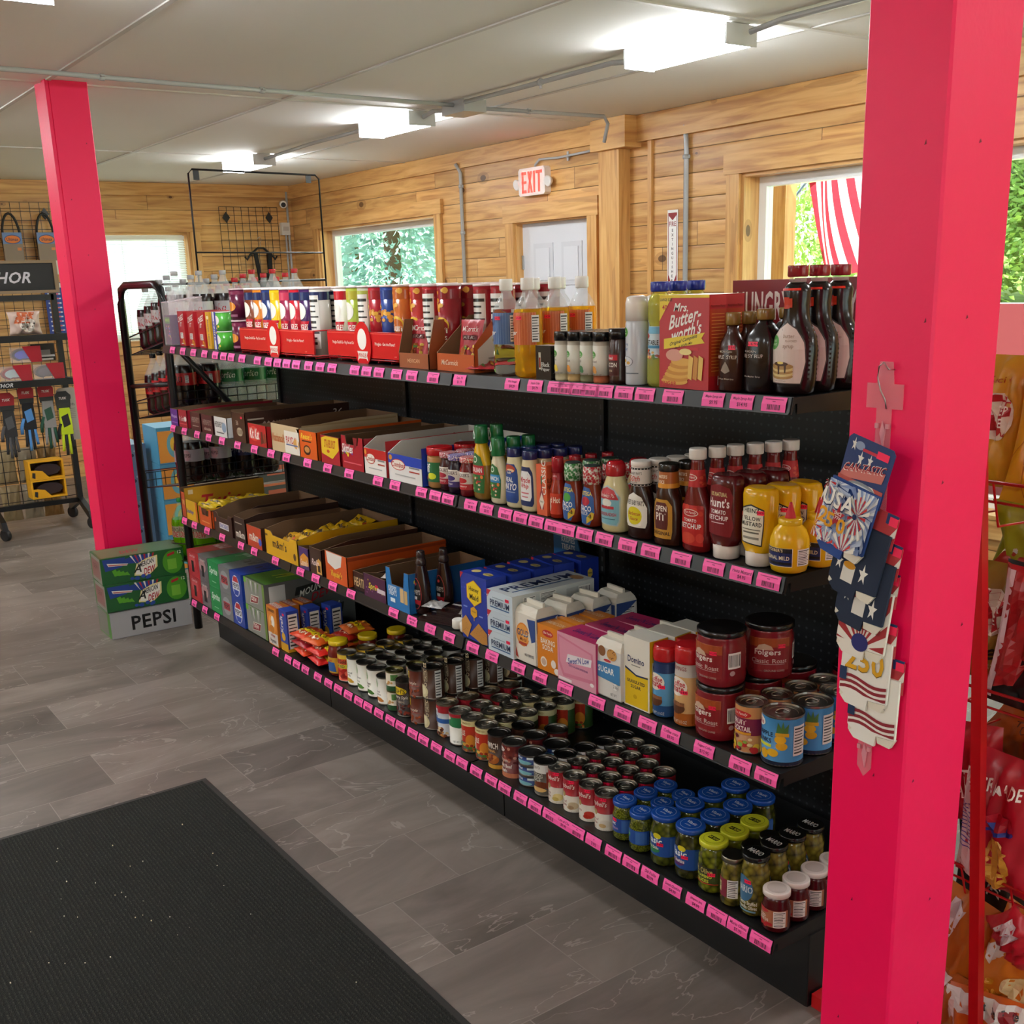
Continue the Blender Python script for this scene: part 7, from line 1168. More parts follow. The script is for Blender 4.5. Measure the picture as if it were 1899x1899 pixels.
for k in range(3):
    put(carton('drink_carton', .3, .3, .17, '#8a8478', [('r', 0, .5, 1.9, .9, '#3c4238'), ('r', 0, .5, 1.0, .4, '#a85a3c'), ('r', 0, .92, 2, .1, '#b8663c')], [('r', 0, .5, 1.9, .9, '#d8dce0')]), -5.9, 1.42, .001 + .172 * k, 'dark green and orange drink carton by the far floor, %s' % ('bottom', 'middle', 'top')[k], 'carton', 'dark drink cartons', pi / 2)

# ================================================================ GOGGLE RACK AND WALL GRIDS AT THE FAR LEFT
gr = tag(empty('display_rack', (-7.05, .09, 0)), 'black rolling display rack with framed sign, goggles and gloves at the far left', 'rack')
b = B()
for y in (-.3, .3): b.box(-.02, .02, y - .02, y + .02, .19, 1.72, TUB)
b.box(-.02, .02, -.3, .3, .165, .2, TUB); b.box(-.02, .02, -.3, .3, 1.64, 1.68, TUB); b.build('frame', gr)
for y in (-.3, .3):
    b = B(); b.prism([(-.3, .075), (-.26, .13), (-.03, .2), (.03, .2), (.26, .13), (.3, .075), (.24, .075), (.03, .15), (-.03, .15), (-.24, .075)], 'y', y - .018, y + .018, TUB); b.build('foot', gr)
    for x in (-.27, .27):
        b = B(); b.lathe([(-.012, .036), (-.014, .042), (.014, .042), (.012, .036)], M_('#1a1a1c', 'p'), 18); o = b.build('caster', gr); o.location = (x, y, .043); o.rotation_euler = (pi / 2, 0, .5)
b = B()
for z in [.22 + .075 * i for i in range(12)]: b.tube([(.0, -.3, z), (0, .3, z)], .003, TUB, 4)
for y in [-.3 + .1 * i for i in range(7)]: b.tube([(0, y, .2), (0, y, 1.08)], .004, TUB, 4)
b.build('wire_grid', gr)
for z in (1.40, 1.09):
    b = B(); b.box(-.02, .26, -.3, .3, z - .008, z, TUB); b.box(.25, .262, -.35, .36, z - .035, z + .012, TUB); b.box(-.02, .26, .28, .3, z - .03, z + .01, TUB)
    draw(b, [('t', -.45, .5, .6, 'THOR', '#c8c8c8', 'ibw0.5')] if z < 1.2 else [], lambda x, y, o: (.262 + o, x * .35, z - .035 + y * .047), .35, .047); b.build('shelf', gr)
e = tag(empty('framed_sign', (-7.03, .105, 1.69)), 'black sign with wood frame and white slanted letters on top of the rack', 'sign')
b = B(); fr = M_('#8a7458', 'p')
b.box(0, .03, -.325, .325, 0, .02, fr); b.box(0, .03, -.325, .325, .205, .225, fr); b.box(0, .03, -.325, -.3, .02, .205, fr); b.box(0, .03, .3, .325, .02, .205, fr); b.build('frame', e)
b = B(); b.box(.005, .015, -.3, .3, .02, .205, '#1b1b1d'); draw(b, [('t', 0.0, .48, .42, 'THOR', '#c9c6ce', 'ibw1.3')], lambda x, y, o: (.0152 + o, x * .3, .02 + y * .185), .3, .185); b.build('panel', e)
def ray_label(o, y, z, label, cat, grp=None, x=-6.9, rz=pi / 2): o.location = (x, y, z); o.rotation_euler = (0, 0, rz); return tag(o, label, cat, grp)
o = pouch('wrapped_kit', .22, .16, .09, '#c9b0a4', [('p', [(-.8, .5), (.4, .5), (.6, .95), (-.4, .98)], '#c86a44'), ('e', .1, .42, 1.1, .6, '#dcd6cc'), ('t', .1, .48, .1, 'MIXING BAG &', '#1a1a1a', 'bw0.9'), ('t', .1, .36, .1, 'HAULING KIT', '#1a1a1a', 'bw0.9')], seed=5, crumple=.02); ray_label(o, .14, 1.41, 'clear wrapped kit with cream printed card on the upper rack shelf', 'kit')
def goggles(c, lens, y, z, L, w=.17):
    e = empty('goggles'); b = B(); P = [(w / 2 * cos(t * pi / 12) * (1.0), .05 + .045 * sin(t * pi / 12) + (.012 if abs(t - 18) < 2 else 0)) for t in range(24)]
    b.prism(P, 'y', -.03, .03, M_(c, 'g')); b.build('frame', e)
    b = B(); b.prism([(x * .8, .05 + (z_ - .05) * .72) for x, z_ in P], 'y', -.034, -.03, M_(lens, 'g')); b.build('lens', e)
    b = B(); b.quadv([(-w * .6, -.05, 0), (w * .6, -.05, 0), (w * .6, -.045, .105), (-w * .6, -.045, .105)], M_('#e0d8dc', 'c')); b.quadv([(w * .2, -.052, .0), (w * .62, -.052, .0), (w * .62, -.05, .11), (-w * .1, -.05, .11)], M_('#a01c2c', 'g')); b.build('bag', e)
    ray_label(e, y, z, L, 'goggles', 'bagged goggles on the rack', -6.88); return e
goggles('#22222a', '#2848c8', .10, 1.225, 'bagged goggles with blue stripes, upper layer on the lower rack shelf'); goggles('#8a1a24', '#b8ccd0', .02, 1.10, 'bagged goggles with silver mirrored lens at the frame edge'); goggles('#2a2024', '#4a4048', .24, 1.10, 'bagged dark goggles with red corner beside the mirrored pair')
b = B(); b.box(-.08, .08, -.04, .04, 0, .12, M_('#1c1b1d', 'g')); draw(b, [('r', 0, .3, 1.9, .12, '#d8d8d8'), ('r', .2, .5, .8, .3, '#8a8a8c'), ('r', .3, .1, 1.0, .1, '#e0dcd8')], lambda x, y, o: (x * .08, -.04 - o, y * .12), .08, .12); ray_label(b.build('goggle_box'), .25, 1.22 - .0, 'black boxed goggles with grey print behind the bagged pairs', 'box', None, -7.0)
def glove(c1, c2, y, z, L, hc='#a81c28'):
    e = empty('glove'); b = B(); b.prism([(-.05, .17), (.05, .17), (.055, .23), (.03, .26), (-.03, .26), (-.055, .23)], 'y', -.006, .0, M_(hc, 'p')); b.prism([(-.045, .13), (.045, .13), (.05, .17), (-.05, .17)], 'y', -.007, .0, M_('#2a2c2c', 'p')); draw(b, [('t', 0, .5, .3, 'TUSK', '#ece4e0', 'ibw1.2')], lambda x, y_, o: (x * .045, -.006 - o, .18 + y_ * .06), .045, .06); b.build('header_card', e)
    for i, (x0, x1, zz) in enumerate(((-.038, -.022, -.17), (-.019, -.002, -.2), (.001, .017, -.195), (.02, .036, -.16))):
        b = B(); b.tube([((x0 + x1) / 2, -.012, -.05), ((x0 + x1) / 2 + .004 * (i - 1.5), -.014, zz + .03), ((x0 + x1) / 2 + .006 * (i - 1.5), -.01, zz)], .0105, M_((c1, c2)[i % 2], 'd'), 8); b.build('finger', e)
    b = B(); b.tube([(-.035, -.012, .03), (-.058, -.014, -.03), (-.06, -.012, -.08)], .012, M_(c2, 'd'), 8); b.build('thumb', e)
    b = B(); b.prism([(-.036, .14), (.036, .14), (.04, .05), (.042, -.05), (-.042, -.05), (-.04, .05)], 'y', -.022, -.002, M_(c1, 'd')); b.quadv([(-.02, -.0225, .0), (.03, -.0225, .02), (.02, -.0225, .1), (-.03, -.0225, .08)], c2); b.build('palm', e)
    ray_label(e, y, z, L, 'glove', 'riding gloves hanging on the rack', -6.93); return e
glove('#2a2a2c', '#4a4a4c', -.05, .76, 'black patterned riding glove at the left frame edge'); glove('#1a1a1e', '#4a84c0', .085, .80, 'black and blue riding glove hanging on the rack'); glove('#8a8886', '#1f4a38', .22, .80, 'grey riding glove with green patch hanging on the rack'); glove('#b8d01c', '#1c1c1c', .33, .74, 'neon yellow and black riding glove at the rack edge', '#2a2c2c')
b = B(); b.prism([(-.07, 0), (.07, 0), (.07, .36), (.05, .38), (-.05, .38), (-.07, .36)], 'y', -.004, 0, M_('#bcb6ac', 'g')); draw(b, [('p', [(-.4, .86), (0, .93), (.4, .86), (.4, .79), (0, .74), (-.4, .79)], '#2a2c2c'), ('p', [(-.34, .86), (0, .91), (.34, .86), (.34, .8), (0, .76), (-.34, .8)], '#bcb6ac'), ('t', 0, .83, .05, '100%', '#2a2c2c', 'bw0.5'), ('t', 0, .68, .05, 'Tear Offs', '#4a4a48', 'w1.4')] + [('r', 0, .6 - .035 * i, 1.4, .008, '#8a8880') for i in range(6)] + [('r', .1, .2, .3, .03, '#c02030')], lambda x, y, o: (x * .07, -.004 - o, y * .38), .07, .38); o = ray_label(b.build('tear_off_pack'), .37, .64, 'tall grey tear off pack hanging beside the gloves', 'pack', None, -6.97)
for k in range(2):
    e = empty('goggle_box'); b = B(); y_ = M_('#dca018', 'k'); t = .012; W_, H_, D_ = .24, .135, .14
    b.box(-W_ / 2, W_ / 2, -D_ / 2, D_ / 2, 0, t, y_); b.box(-W_ / 2, W_ / 2, -D_ / 2, D_ / 2, H_ - t, H_, y_); b.box(-W_ / 2, -W_ / 2 + t, -D_ / 2, D_ / 2, t, H_ - t, y_); b.box(W_ / 2 - t, W_ / 2, -D_ / 2, D_ / 2, t, H_ - t, y_); b.box(-W_ / 2, W_ / 2, D_ / 2 - .004, D_ / 2, 0, H_, '#5a4a34')
    b.prism([(-W_ / 2, 0), (.02, 0), (-.03, .06), (-.08, .07), (-W_ / 2, .07)], 'y', -D_ / 2 - .001, -D_ / 2 + .003, y_); b.prism([(-.105, .02), (-.085, .01), (-.08, .05), (-.1, .055)], 'y', -D_ / 2 - .003, -D_ / 2 - .001, '#1c1a18'); b.build('carton', e)
    b = B(); b.prism([(.09 * cos(a) + .01, .065 + .042 * sin(a)) for a in [i * pi / 8 for i in range(16)]], 'y', -.05, .02, M_('#3a2c2a', 'g')); b.build('goggles', e)
    ray_label(e, .14, .255 + k * .137, 'yellow window box with dark goggles, %s of two on the rack' % ('lower', 'upper')[k], 'goggle box', 'yellow goggle boxes', -6.93)
for i, (y, c) in enumerate(((-.06, '#a8946c'), (.09, '#9a8c74'), (.23, '#94703c'))):
    for k in range(2):
        o = pouch('hanging_pack', .14, .26, .06, c, (), seed=i * 3 + k, crumple=.01); ray_label(o, y, .06 + .27 * k, 'tan clear wrapped pack hanging behind the rack, %s %s' % (('left', 'middle', 'right')[i], ('lower', 'upper')[k]), 'pack', 'tan hanging packs', -7.2)
def wgrid(y0, y1, z0, z1, label, dia):
    e = tag(empty('wall_grid', (XF + .03, (y0 + y1) / 2, z0)), label, 'wall grid'); b = B(); w = (y1 - y0) / 2; H_ = z1 - z0
    n = round((y1 - y0) / .078)
    for i in range(n + 1): y = -w + 2 * w * i / n; b.tube([(0, y, 0), (0, y, H_)], .003, TUB, 4)
    n = round(H_ / .078)
    for i in range(n + 1): b.tube([(0, -w, H_ * i / n), (0, w, H_ * i / n)], .003, TUB, 4)
    b.build('wires', e)
    for y in dia: b = B(); b.prism([(y - .038, H_ - .1), (y, H_ - .15), (y + .038, H_ - .1), (y, H_ - .045)], 'x', .004, .012, TUB); b.build('bracket', e)
    return e
wgrid(2.58, 3.19, .9, 2.45, 'black wire grid on the far wall next to the corner', (-.24, .21)); wgrid(.35, 1.16, .55, 2.47, 'black wire grid on the far wall behind the left pink post', (-.35, .2))
e = tag(empty('clothes_hanger', (XF + .07, 2.96, 2.01)), 'black plastic hanger with chrome hook on the wire grid', 'hanger'); b = B()
b.tube([(0, -.17, -.03), (0, -.15, -.06), (0, -.12, -.02), (0, -.03, .05), (0, .03, .05), (0, .12, -.02), (0, .15, -.06), (0, .17, -.03)], .011, TUB, 8); b.build('arms', e)
b = B(); b.tube([(0, 0, .05), (0, 0, .1), (0, .02, .13), (0, .0, .155), (0, -.025, .14)], .0035, M_('#c8c8c4', 'm'), 6); b.build('hook', e)
e = tag(empty('chest_strap', (XF + .075, 2.98, 1.66)), 'black harness vest hanging from the hanger', 'vest'); b = B(); b.prism([(-.1, .36), (-.06, .36), (-.04, .16), (.04, .16), (.05, .36), (.09, .36), (.08, .0), (-.05, .0)], 'x', -.012, .012, M_('#141516', 'd')); b.build('straps', e)
b = B(); b.lathe([(0, .018), (.004, .018)], '#6a6a60', 16); o = b.build('badge', e); o.location = (.012, .0, .1); o.rotation_euler = (0, pi / 2, 0)
for i, y in enumerate((.64, .925)):
    e = tag(empty('drive_belt', (XF + .09, y, 1.97)), 'black drive belt with blue and orange card, %s one on the wall grid' % ('left', 'right')[i], 'drive belt', 'drive belts on the wall grid')
    b = B(); b.tube([(0, .075 * sin(t), .17 + .23 * cos(t) * (1 if cos(t) > 0 else 1.3)) for t in [k * pi / 12 for k in range(24)]], .011, M_('#17181a', 'p'), 6, True); b.build('belt', e)
    b = B(); b.box(-.02, .022, -.08, .08, 0, .24, '#8a7868'); f = lambda x, y_, o: (.022 + o, x * .08, y_ * .24)
    draw(b, [('r', 0, .8, 2, .4, '#6a86b8'), ('e', 0, .76, 1.7, .32, '#3a4a7a'), ('e', 0, .76, 1.55, .27, '#e07828'), ('t', 0, .76, .12, 'Ultimax', '#3a3040', 'bw1.2'), ('r', .6, .42, .4, .1, '#d8824a')], f, .08, .24); b.build('sleeve', e)
    b = B(); b.box(-.025, .03, -.09, .09, -.12, .0, '#d8d4cc'); draw(b, [('r', -.1, .5, .5, .05, '#6a6a6a'), ('e', .4, .55, .3, .12, '#d84a5a'), ('r', 0, .25, 1.1, .06, '#4a4a4a')], lambda x, y_, o: (.03 + o, x * .09, -.12 + y_ * .12), .09, .12); b.build('tag_card', e)
b = B(); b.box(0, .01, -.14, .14, 0, .5, '#233c8c'); draw(b, [('r', 0, .95, 1.9, .08, '#e4e0dc'), ('r', .5, .95, .6, .05, '#c8303c')] + sum([[('r', .45, .8 - .08 * i, .7, .03, '#dfe6f0'), ('e', .75, .8 - .08 * i, .25, .05, '#eef2f6'), ('r', -.45, .8 - .08 * i, .8, .025, '#c8d4e4'), ('r', -.3, .8 - .08 * i, .25, .02, '#d8405a')] for i in range(9)], []), lambda x, y, o: (.01 + o, x * .14, y * .5), .14, .5); o = b.build('spark_plug_chart'); o.location = (XF + .05, 1.0, 1.28); tag(o, 'blue chart card with rows of white spark plugs on the wall grid', 'chart')

# ================================================================ CAN SLEEVES ON THE NEAR POST
e = tag(empty('hang_strip', (.333, -.171, .8)), 'clear plastic hang strip on a wire hook on the near pink post', 'hang strip')
b = B(); cf = M_('#e8a8b4', 'c'); b.prism([(-.014, .03), (0, .012), (.014, .03), (.014, .66), (.034, .66), (.034, .7), (.016, .7), (.012, .735), (-.012, .735), (-.016, .7), (-.034, .7), (-.034, .66), (-.014, .66)], 'y', -.004, -.002, cf); b.build('strip', e)
b = B(); cf2 = M_('#d8909c', 'g')
for z in (.075, .64): b.prism([(-.004, z - .02), (.003, z - .045), (.006, z - .015), (0, z)], 'y', -.007, -.004, cf2); b.box(-.013, -.007, -.008, -.004, z - .012, z - .004, cf2); b.box(.007, .013, -.008, -.004, z - .012, z - .004, cf2)
b.build('hooks', e)
b = B(); b.tube([(.013, .004, .722), (.012, -.014, .724), (.004, -.016, .735), (-.006, -.014, .728), (-.009, -.012, .71), (-.004, -.01, .69), (.004, -.008, .675), (.006, -.006, .66)], .0013, M_('#b8b0b0', 'm'), 6); b.build('wire_hook', e)
def star(cx, cy, r_, asp=1.0): return [(cx + (r_ if i % 2 == 0 else r_ * .4) * sin(i * pi / 5), cy + (r_ if i % 2 == 0 else r_ * .4) * asp * cos(i * pi / 5)) for i in range(10)]
def burst(cx, cy, r_, n, cols, asp=.9):
    o = []
    for i in range(n):
        a = i * 2 * pi / n; rr = r_ * (1 if i % 2 else .7); o.append(('p', [(cx + rr * cos(a - .09), cy + rr * asp * sin(a - .09)), (cx + rr * cos(a + .09), cy + rr * asp * sin(a + .09)), (cx + .02 * cos(a), cy + .02 * sin(a))], cols[i % len(cols)]))
    return o
def clipr(items):
    out = []
    for it in items:
        if it[0] == 'p':
            P = clipx(clipx(it[1], -.98, 1), .98, -1)
            P = [(y, x) for x, y in P]; P = clipx(clipx(P, .02, 1), .98, -1) if len(P) > 2 else P; P = [(x, y) for y, x in P]
            if len(P) > 2: out.append(('p', P, it[2]))
        else: out.append(it)
    return out
def sleeve(x, z, y, tilt, col, art, label, header=False):
    e = tag(empty('can_sleeve', (x, y, z), 0), label, 'can sleeve', 'patriotic can sleeves on the near post'); e.rotation_euler = (0, tilt, 0)
    w, h, t = .048, .108, .005
    b = B(); P = [(-w, -h / 2), (-w * .15, -h / 2 - .004), (w * .1, -h / 2 - .036), (w * .25, -h / 2 - .002), (w, -h / 2 + .004), (w, h / 2), (-w, h / 2)]
    P = [(-w, h / 2), (-w, -h / 2), (-w * .8, -h / 2 - .006), (-w * .92, -h / 2 - .012), (-w * .7, -h / 2 - .022), (w * .18, -h / 2 - .024), (w * .22, -h / 2 - .004), (w, -h / 2), (w, h / 2)]
    b.prism(P, 'y', -t, 0, M_(col, 'd'), M_(col, 'd')); draw(b, clipr(art), lambda X, Y, o: (X * w, -t - o, -h / 2 + Y * h), w, h, fin='d', off0=.0002); b.build('front_panel', e)
    b = B(); b.prism([(w * .24, -h / 2 - .005), (w * .98, -h / 2 - .001), (w * .8, -h / 2 - .018), (w * .3, -h / 2 - .016)], 'y', -t + .001, t, M_('#e0d8c8', 'd')); b.prism([(-w * .98, -h / 2 + .0), (-w * .72, -h / 2 - .008), (-w * .8, -h / 2 - .016), (-w * .98, -h / 2 - .01)], 'y', -t + .001, t, M_('#e0d8c8', 'd')); b.build('inner_foam', e)
    if header:
        b = B(); b.prism([(-.04, .03), (.05, .03), (.05, .125), (.044, .132), (-.036, .132), (-.042, .125)], 'y', .0, .0012, M_('#22386c', 'k')); f = lambda X, Y, o: (.004 + X * .046, -o, .03 + Y * .102)
        draw(b, [('p', star(-.7, .85, .12), '#e8e4dc'), ('p', star(-.3, .66, .14), '#e8e4dc'), ('p', star(.1, .68, .12), '#e8e4dc'), ('p', star(.7, .5, .12), '#e8e4dc'), ('e', -.45, .86, .4, .14, '#8a9ab8'), ('r', .55, .84, .5, .12, '#ff2a5c'), ('r', 0, .82, .6, .05, '#c02840'), ('p', [(-1, .25), (-.85, .45), (.85, .6), (.8, .42)], '#c87068'), ('t', -.02, .54, .15, 'CAN-TASTIC', '#f0e4dc', 'ibw1.75u'), ('t', .0, .545, .13, 'CAN-TASTIC', '#a02430', 'ibw1.7u'), ('p', [(-1, .0), (-1, .3), (.95, .3), (.95, .0)], '#b85048'), ('p', [(.3, .3), (.5, .3), (.95, .1), (.95, .02)], '#ece4dc'), ('e', .05, .18, 1.3, .26, '#8c9094'), ('e', .05, .2, 1.1, .12, '#c8ccd0')], f, .046, .102); b.build('header_card', e)
    else:
        b = B(); b.prism([(-.04, .03), (.052, .03), (.052, .085), (.046, .09), (-.04, .09)], 'y', .0, .0012, M_('#b83a40', 'k')); draw(b, [('p', [(.2, 0), (.5, 0), (1, .7), (1, .4)], '#e8e0d8'), ('p', [(.5, .7), (.8, .7), (1, 1), (.5, 1)], '#22386c'), ('r', .8, .8, .35, .25, '#ff2a5c')], lambda X, Y, o: (.006 + X * .046, -o, .03 + Y * .06), .046, .06); b.build('header_card', e)
    return e
bb = ['#b8242c', '#ece6dc', '#c83a3a', '#ece6dc']
pale = ['#b8c4dc', '#8a9cc8', '#dfe2e8']
A1 = burst(.55, .62, .75, 46, pale) + burst(-.6, .9, .6, 40, pale) + burst(-.6, .25, .7, 44, pale) + burst(.3, .0, .75, 46, pale) + burst(.55, .62, .5, 22, bb) + burst(-.85, .95, .4, 16, bb) + burst(-.95, .2, .45, 18, bb) + burst(.4, -.02, .5, 22, bb) + burst(-.35, -.02, .35, 18, bb[1:]) + [('e', .55, .62, .18, .09, '#1c2c54'), ('t', -.2, .73, .28, 'USA', '#1c2c54', 'bw1.35'), ('t', -.22, .745, .27, 'USA', '#f2eee6', 'bw1.3'), ('p', star(-.1, .5, .3, .85), '#a82430'), ('t', -.1, .55, .055, 'SINCE', '#f0e8e0', 'bw0.3'), ('t', -.1, .48, .055, '1776', '#f0e8e0', 'bw0.3'), ('t', -.66, .44, .26, '2', '#e09a1c', 'b'), ('t', -.36, .4, .25, '5', '#e09a1c', 'b'), ('t', .14, .38, .25, '0', '#e09a1c', 'b')]
sleeve(.306, 1.285, -.214, .27, '#2c4a8c', A1, 'blue firework can sleeve reading USA 250, topmost on the strip', True)
A2 = [('p', star(.35, .25, .2, .9), '#ece8e0'), ('p', star(-.7, .3, .16, .9), '#ece8e0'), ('r', -.25, .17, .5, .3, '#dcd8d0'), ('e', -.25, .3, .5, .12, '#c88a1c')]
sleeve(.326, 1.218, -.206, .23, '#1f2a40', A2, 'navy can sleeve with white stars and white stripe, second from top')
sleeve(.335, 1.165, -.199, .18, '#1f2a40', [('p', star(.5, .2, .2, .9), '#ece8e0'), ('p', star(-.6, .3, .16, .9), '#ece8e0'), ('r', -.05, .17, .5, .3, '#dcd8d0'), ('r', -.05, .35, .5, .12, '#a82430')], 'navy can sleeve with stars and a red capped stripe, third from top')
rays = [('p', [(-.0, -.05), (1.6 * cos(a), .0 + 1.5 * sin(a)), (1.6 * cos(a + .17), 1.5 * sin(a + .17))], '#a02c30') for a in [i * .34 for i in range(10)]]
A4 = [('r', 0, .5, 1.96, .96, '#e8e2d8')] + rays + [('e', 0, .06, .7, .3, '#2a2c6c'), ('r', 0, .42, 1.5, .26, '#8a2428'), ('t', 0, .48, .1, 'UNITED STATES', '#d8b878', 'bw1.35'), ('t', 0, .36, .1, 'OF AMERICA', '#d8b878', 'bw1.1')]
sleeve(.333, 1.112, -.192, .12, '#e8e2d8', A4, 'red and white sunburst can sleeve reading UNITED STATES OF AMERICA')
wav = [('p', [(-1 + i * .25, .05 + k * .1 + .03 * sin(i * 1.2)) for i in range(9)] + [(1 - i * .25, .1 + k * .1 + .03 * sin((8 - i) * 1.2)) for i in range(9)], '#8c2430') for k in range(-1, 4)]
wv2 = []
for k in range(0, 3):
    for i in range(8): wv2.append(('p', [(-1 + i * .25, .03 + k * .1 + .04 * sin(i * .8)), (-.75 + i * .25, .03 + k * .1 + .04 * sin((i + 1) * .8)), (-.75 + i * .25, .085 + k * .1 + .04 * sin((i + 1) * .8)), (-1 + i * .25, .085 + k * .1 + .04 * sin(i * .8))], '#8c2430'))
A5 = [('r', 0, .5, 1.96, .96, '#ece8e0')] + wv2 + [('r', -.85, .3, .3, .22, '#1f3458'), ('t', 0, .6, .4, '250', '#6a4a14', 'bw1.65'), ('t', 0, .605, .38, '250', '#d8a01c', 'bw1.6')]
sleeve(.335, 1.02, -.185, .05, '#ece8e0', A5, 'white can sleeve with large gold 250 over a waving flag')
sleeve(.35, .957, -.178, .03, '#ece8e0', [('r', 0, .5, 1.96, .96, '#ece8e0')] + wv2 + [('r', -.85, .3, .3, .22, '#1f3458'), ('p', star(.5, .5, .06), '#1c2c4c')], 'white can sleeve with waving flag, lowest on the strip')

# ================================================================ RED SNACK RACK BEHIND THE NEAR POST
RR = M_('#b80c14', 'f')
e = tag(empty('snack_rack', (.5, .4, 0)), 'red wire snack rack full of chip bags behind the near pink post', 'rack')
for y0, dx in ((-.25, 0), (.35, .0)):
    b = B(); b.tube([(-.085, y0, 0.02), (-.16, y0, 1.02), (-.235, y0, 1.9)], .0145, RR, 4); b.build('upright', e)
b = B(); b.tube([(.55, -.25, .02), (.55, -.25, 1.9)], .0135, RR, 4); b.build('upright', e)
b = B(); b.box(-.496, .6, -.26, -.215, .0, .035, RR); b.box(-.496, .6, .33, .375, .0, .035, RR); b.build('base_foot', e)
for z in (1.285, .875, .483, .1):
    b = B(); 
    b.tube([(-.3, -.19, z), (.56, -.19, z)], .0035, RR, 6); b.tube([(-.3, -.17, z - .04), (.56, -.17, z - .055)], .0028, RR, 6); b.tube([(-.3, .3, z - .03), (.56, .3, z - .03)], .0028, RR, 6)
    for i in range(9): x = -.3 + .86 * i / 8; b.tube([(x, -.19, z), (x, -.16, z - .09), (x, .3, z - .12)], .0025, RR, 5)
    b.build('wire_basket', e)
b = B(); b.box(-.2, .0, .12, .15, .75, 1.25, M_('#4a0810', 'p')); b.build('back_plate', e)
def chip(x, y, z, w, h, t, col, art, label, rx=0, ry=0, rz=0, s=1, back=None):
    o = pouch('chip_bag', w, h, t, col, art, back, seed=s, crumple=.012); o.location = (x, y, z); o.rotation_euler = (rx, ry, rz); tag(o, label, 'chip bag', 'chip bags on the red rack'); return o
mesh_ = [('p', [(-1 + i * .5, .95), (-.985 + i * .5, .95), (-.5 + i * .5, .05), (-.515 + i * .5, .05)], '#a85a18') for i in range(4)] + [('p', [(-1 + i * .5, .3), (-1 + i * .5, .31), (-.2 + i * .4, .75), (-.2 + i * .4, .74)], '#a85a18') for i in range(4)]
bm = lambda x, y, s: [('e', x, y, 1.0 * s, .36 * s, '#e0d4c4'), ('p', [(x - .38 * s, y + .13 * s), (x, y + .17 * s), (x + .38 * s, y + .13 * s), (x + .34 * s, y - .14 * s), (x - .34 * s, y - .14 * s)], '#b01c24'), ('t', x, y + .05 * s, .07 * s, 'BETTER', '#f0e8e0', 'bw%.1f' % (.65 * s)), ('t', x, y - .04 * s, .07 * s, 'MADE', '#f0e8e0', 'bw%.1f' % (.5 * s))]
chip(.35, .40, 1.36, .24, .24, .08, '#2f7f86', bm(.3, .5, .6), 'teal chip bag at the top of the red rack', s=1)
chip(.39, .28, 1.235, .2, .265, .08, '#d89a14', mesh_ + [('e', .1, .5, 1.0, .3, '#e8c880'), ('t', .1, .5, .12, 'ORIGINAL', '#3a1c10', 'bw1.2'), ('t', .2, .25, .08, 'POTATO', '#2a1c10', 'bw1.0')], 'large yellow chip bag with brown net lines on the top tier', -.1, .08, .2, 2)
chip(.235, .34, 1.25, .16, .26, .07, '#c8901c', bm(.2, .55, 1.0) + [('t', .2, .82, .06, 'Special', '#a83018', 'iw0.8')], 'yellow chip bag with dark red arched emblem beside the post', 0, 0, -.1, 3)
chip(.25, .46, .98, .2, .24, .08, '#8a8414', [('p', [(-.3, .1), (.2, .3), (0, .8), (-.5, .6)], '#14140f')], 'olive yellow chip bag leaning on the second tier', .1, .3, 0, 4)
chip(.36, .42, .99, .22, .25, .08, '#9a921a', [('p', [(-.4, .2), (.1, .1), (0, .7), (-.2, .85)], '#161612'), ('p', [(-.35, .24), (.06, .16), (-.04, .66), (-.2, .78)], '#6a8a6a'), ('p', [(-.3, .28), (.02, .2), (-.08, .62), (-.2, .7)], '#141412')], 'mustard yellow chip bag with black diamond on the second tier', .05, -.2, .1, 5)
chip(.28, .30, .86, .17, .25, .07, '#8a6a1c', bm(.1, .62, 1.1) + [('t', .2, .3, .14, 'Sweet', '#2a1410', 'ibw1.2'), ('t', .25, .16, .06, 'FLAVORED', '#e0d0b0', 'w0.8')], 'brown gold chip bag with red shield emblem', 0, 0, 0, 6)
chip(.40, .245, .84, .19, .29, .07, '#14110f', [('p', [(-1, .98), (-.4, .98), (.1, .6), (-.3, .2), (-1, .1)], '#a81c20'), ('e', .3, .5, 1.1, .5, '#6a6418'), ('r', -.85, .5, .2, .9, '#d8b8bc'), ('t', .5, .36, .16, 'Sweet', '#e09a3c', 'ibw1.3'), ('t', .6, .2, .08, 'POTATO', '#d8c848', 'bw0.8')], 'black and red sweet chip bag with pink seam on the second tier', 0, .1, .1, 7)
chip(.29, .38, 1.07, .14, .08, .05, '#a82c24', [('r', 0, .5, 1.8, .3, '#e0d4cc')], 'folded red and white chip bag top between tiers', -.6, .2, 0, 8)
chip(.33, .36, .68, .2, .2, .08, '#a8501c', [('t', 0, .6, .08, 'TORTILLA', '#5a1c10', 'w1.2')], 'dark orange chip bag lying behind the second wire', .3, .5, .2, 9)
chip(.42, .30, .64, .18, .19, .07, '#c8641c', [('r', .3, .5, .8, .7, '#6a6468')] + [('r', .3, .7 - i * .08, .7, .015, '#2a2a2a') for i in range(6)], 'orange chip bag showing its grey printed back', .2, .7, 0, 10)
chip(.30, .26, .56, .15, .23, .08, '#a81420', [('t', 0, .55, .14, 'BETTER', '#f0e0d8', 'bw1.6'), ('t', 0, .4, .14, 'MADE', '#f0e0d8', 'bw1.3')], 'crimson chip bag against the post on the third tier', .1, -.1, .1, 11)
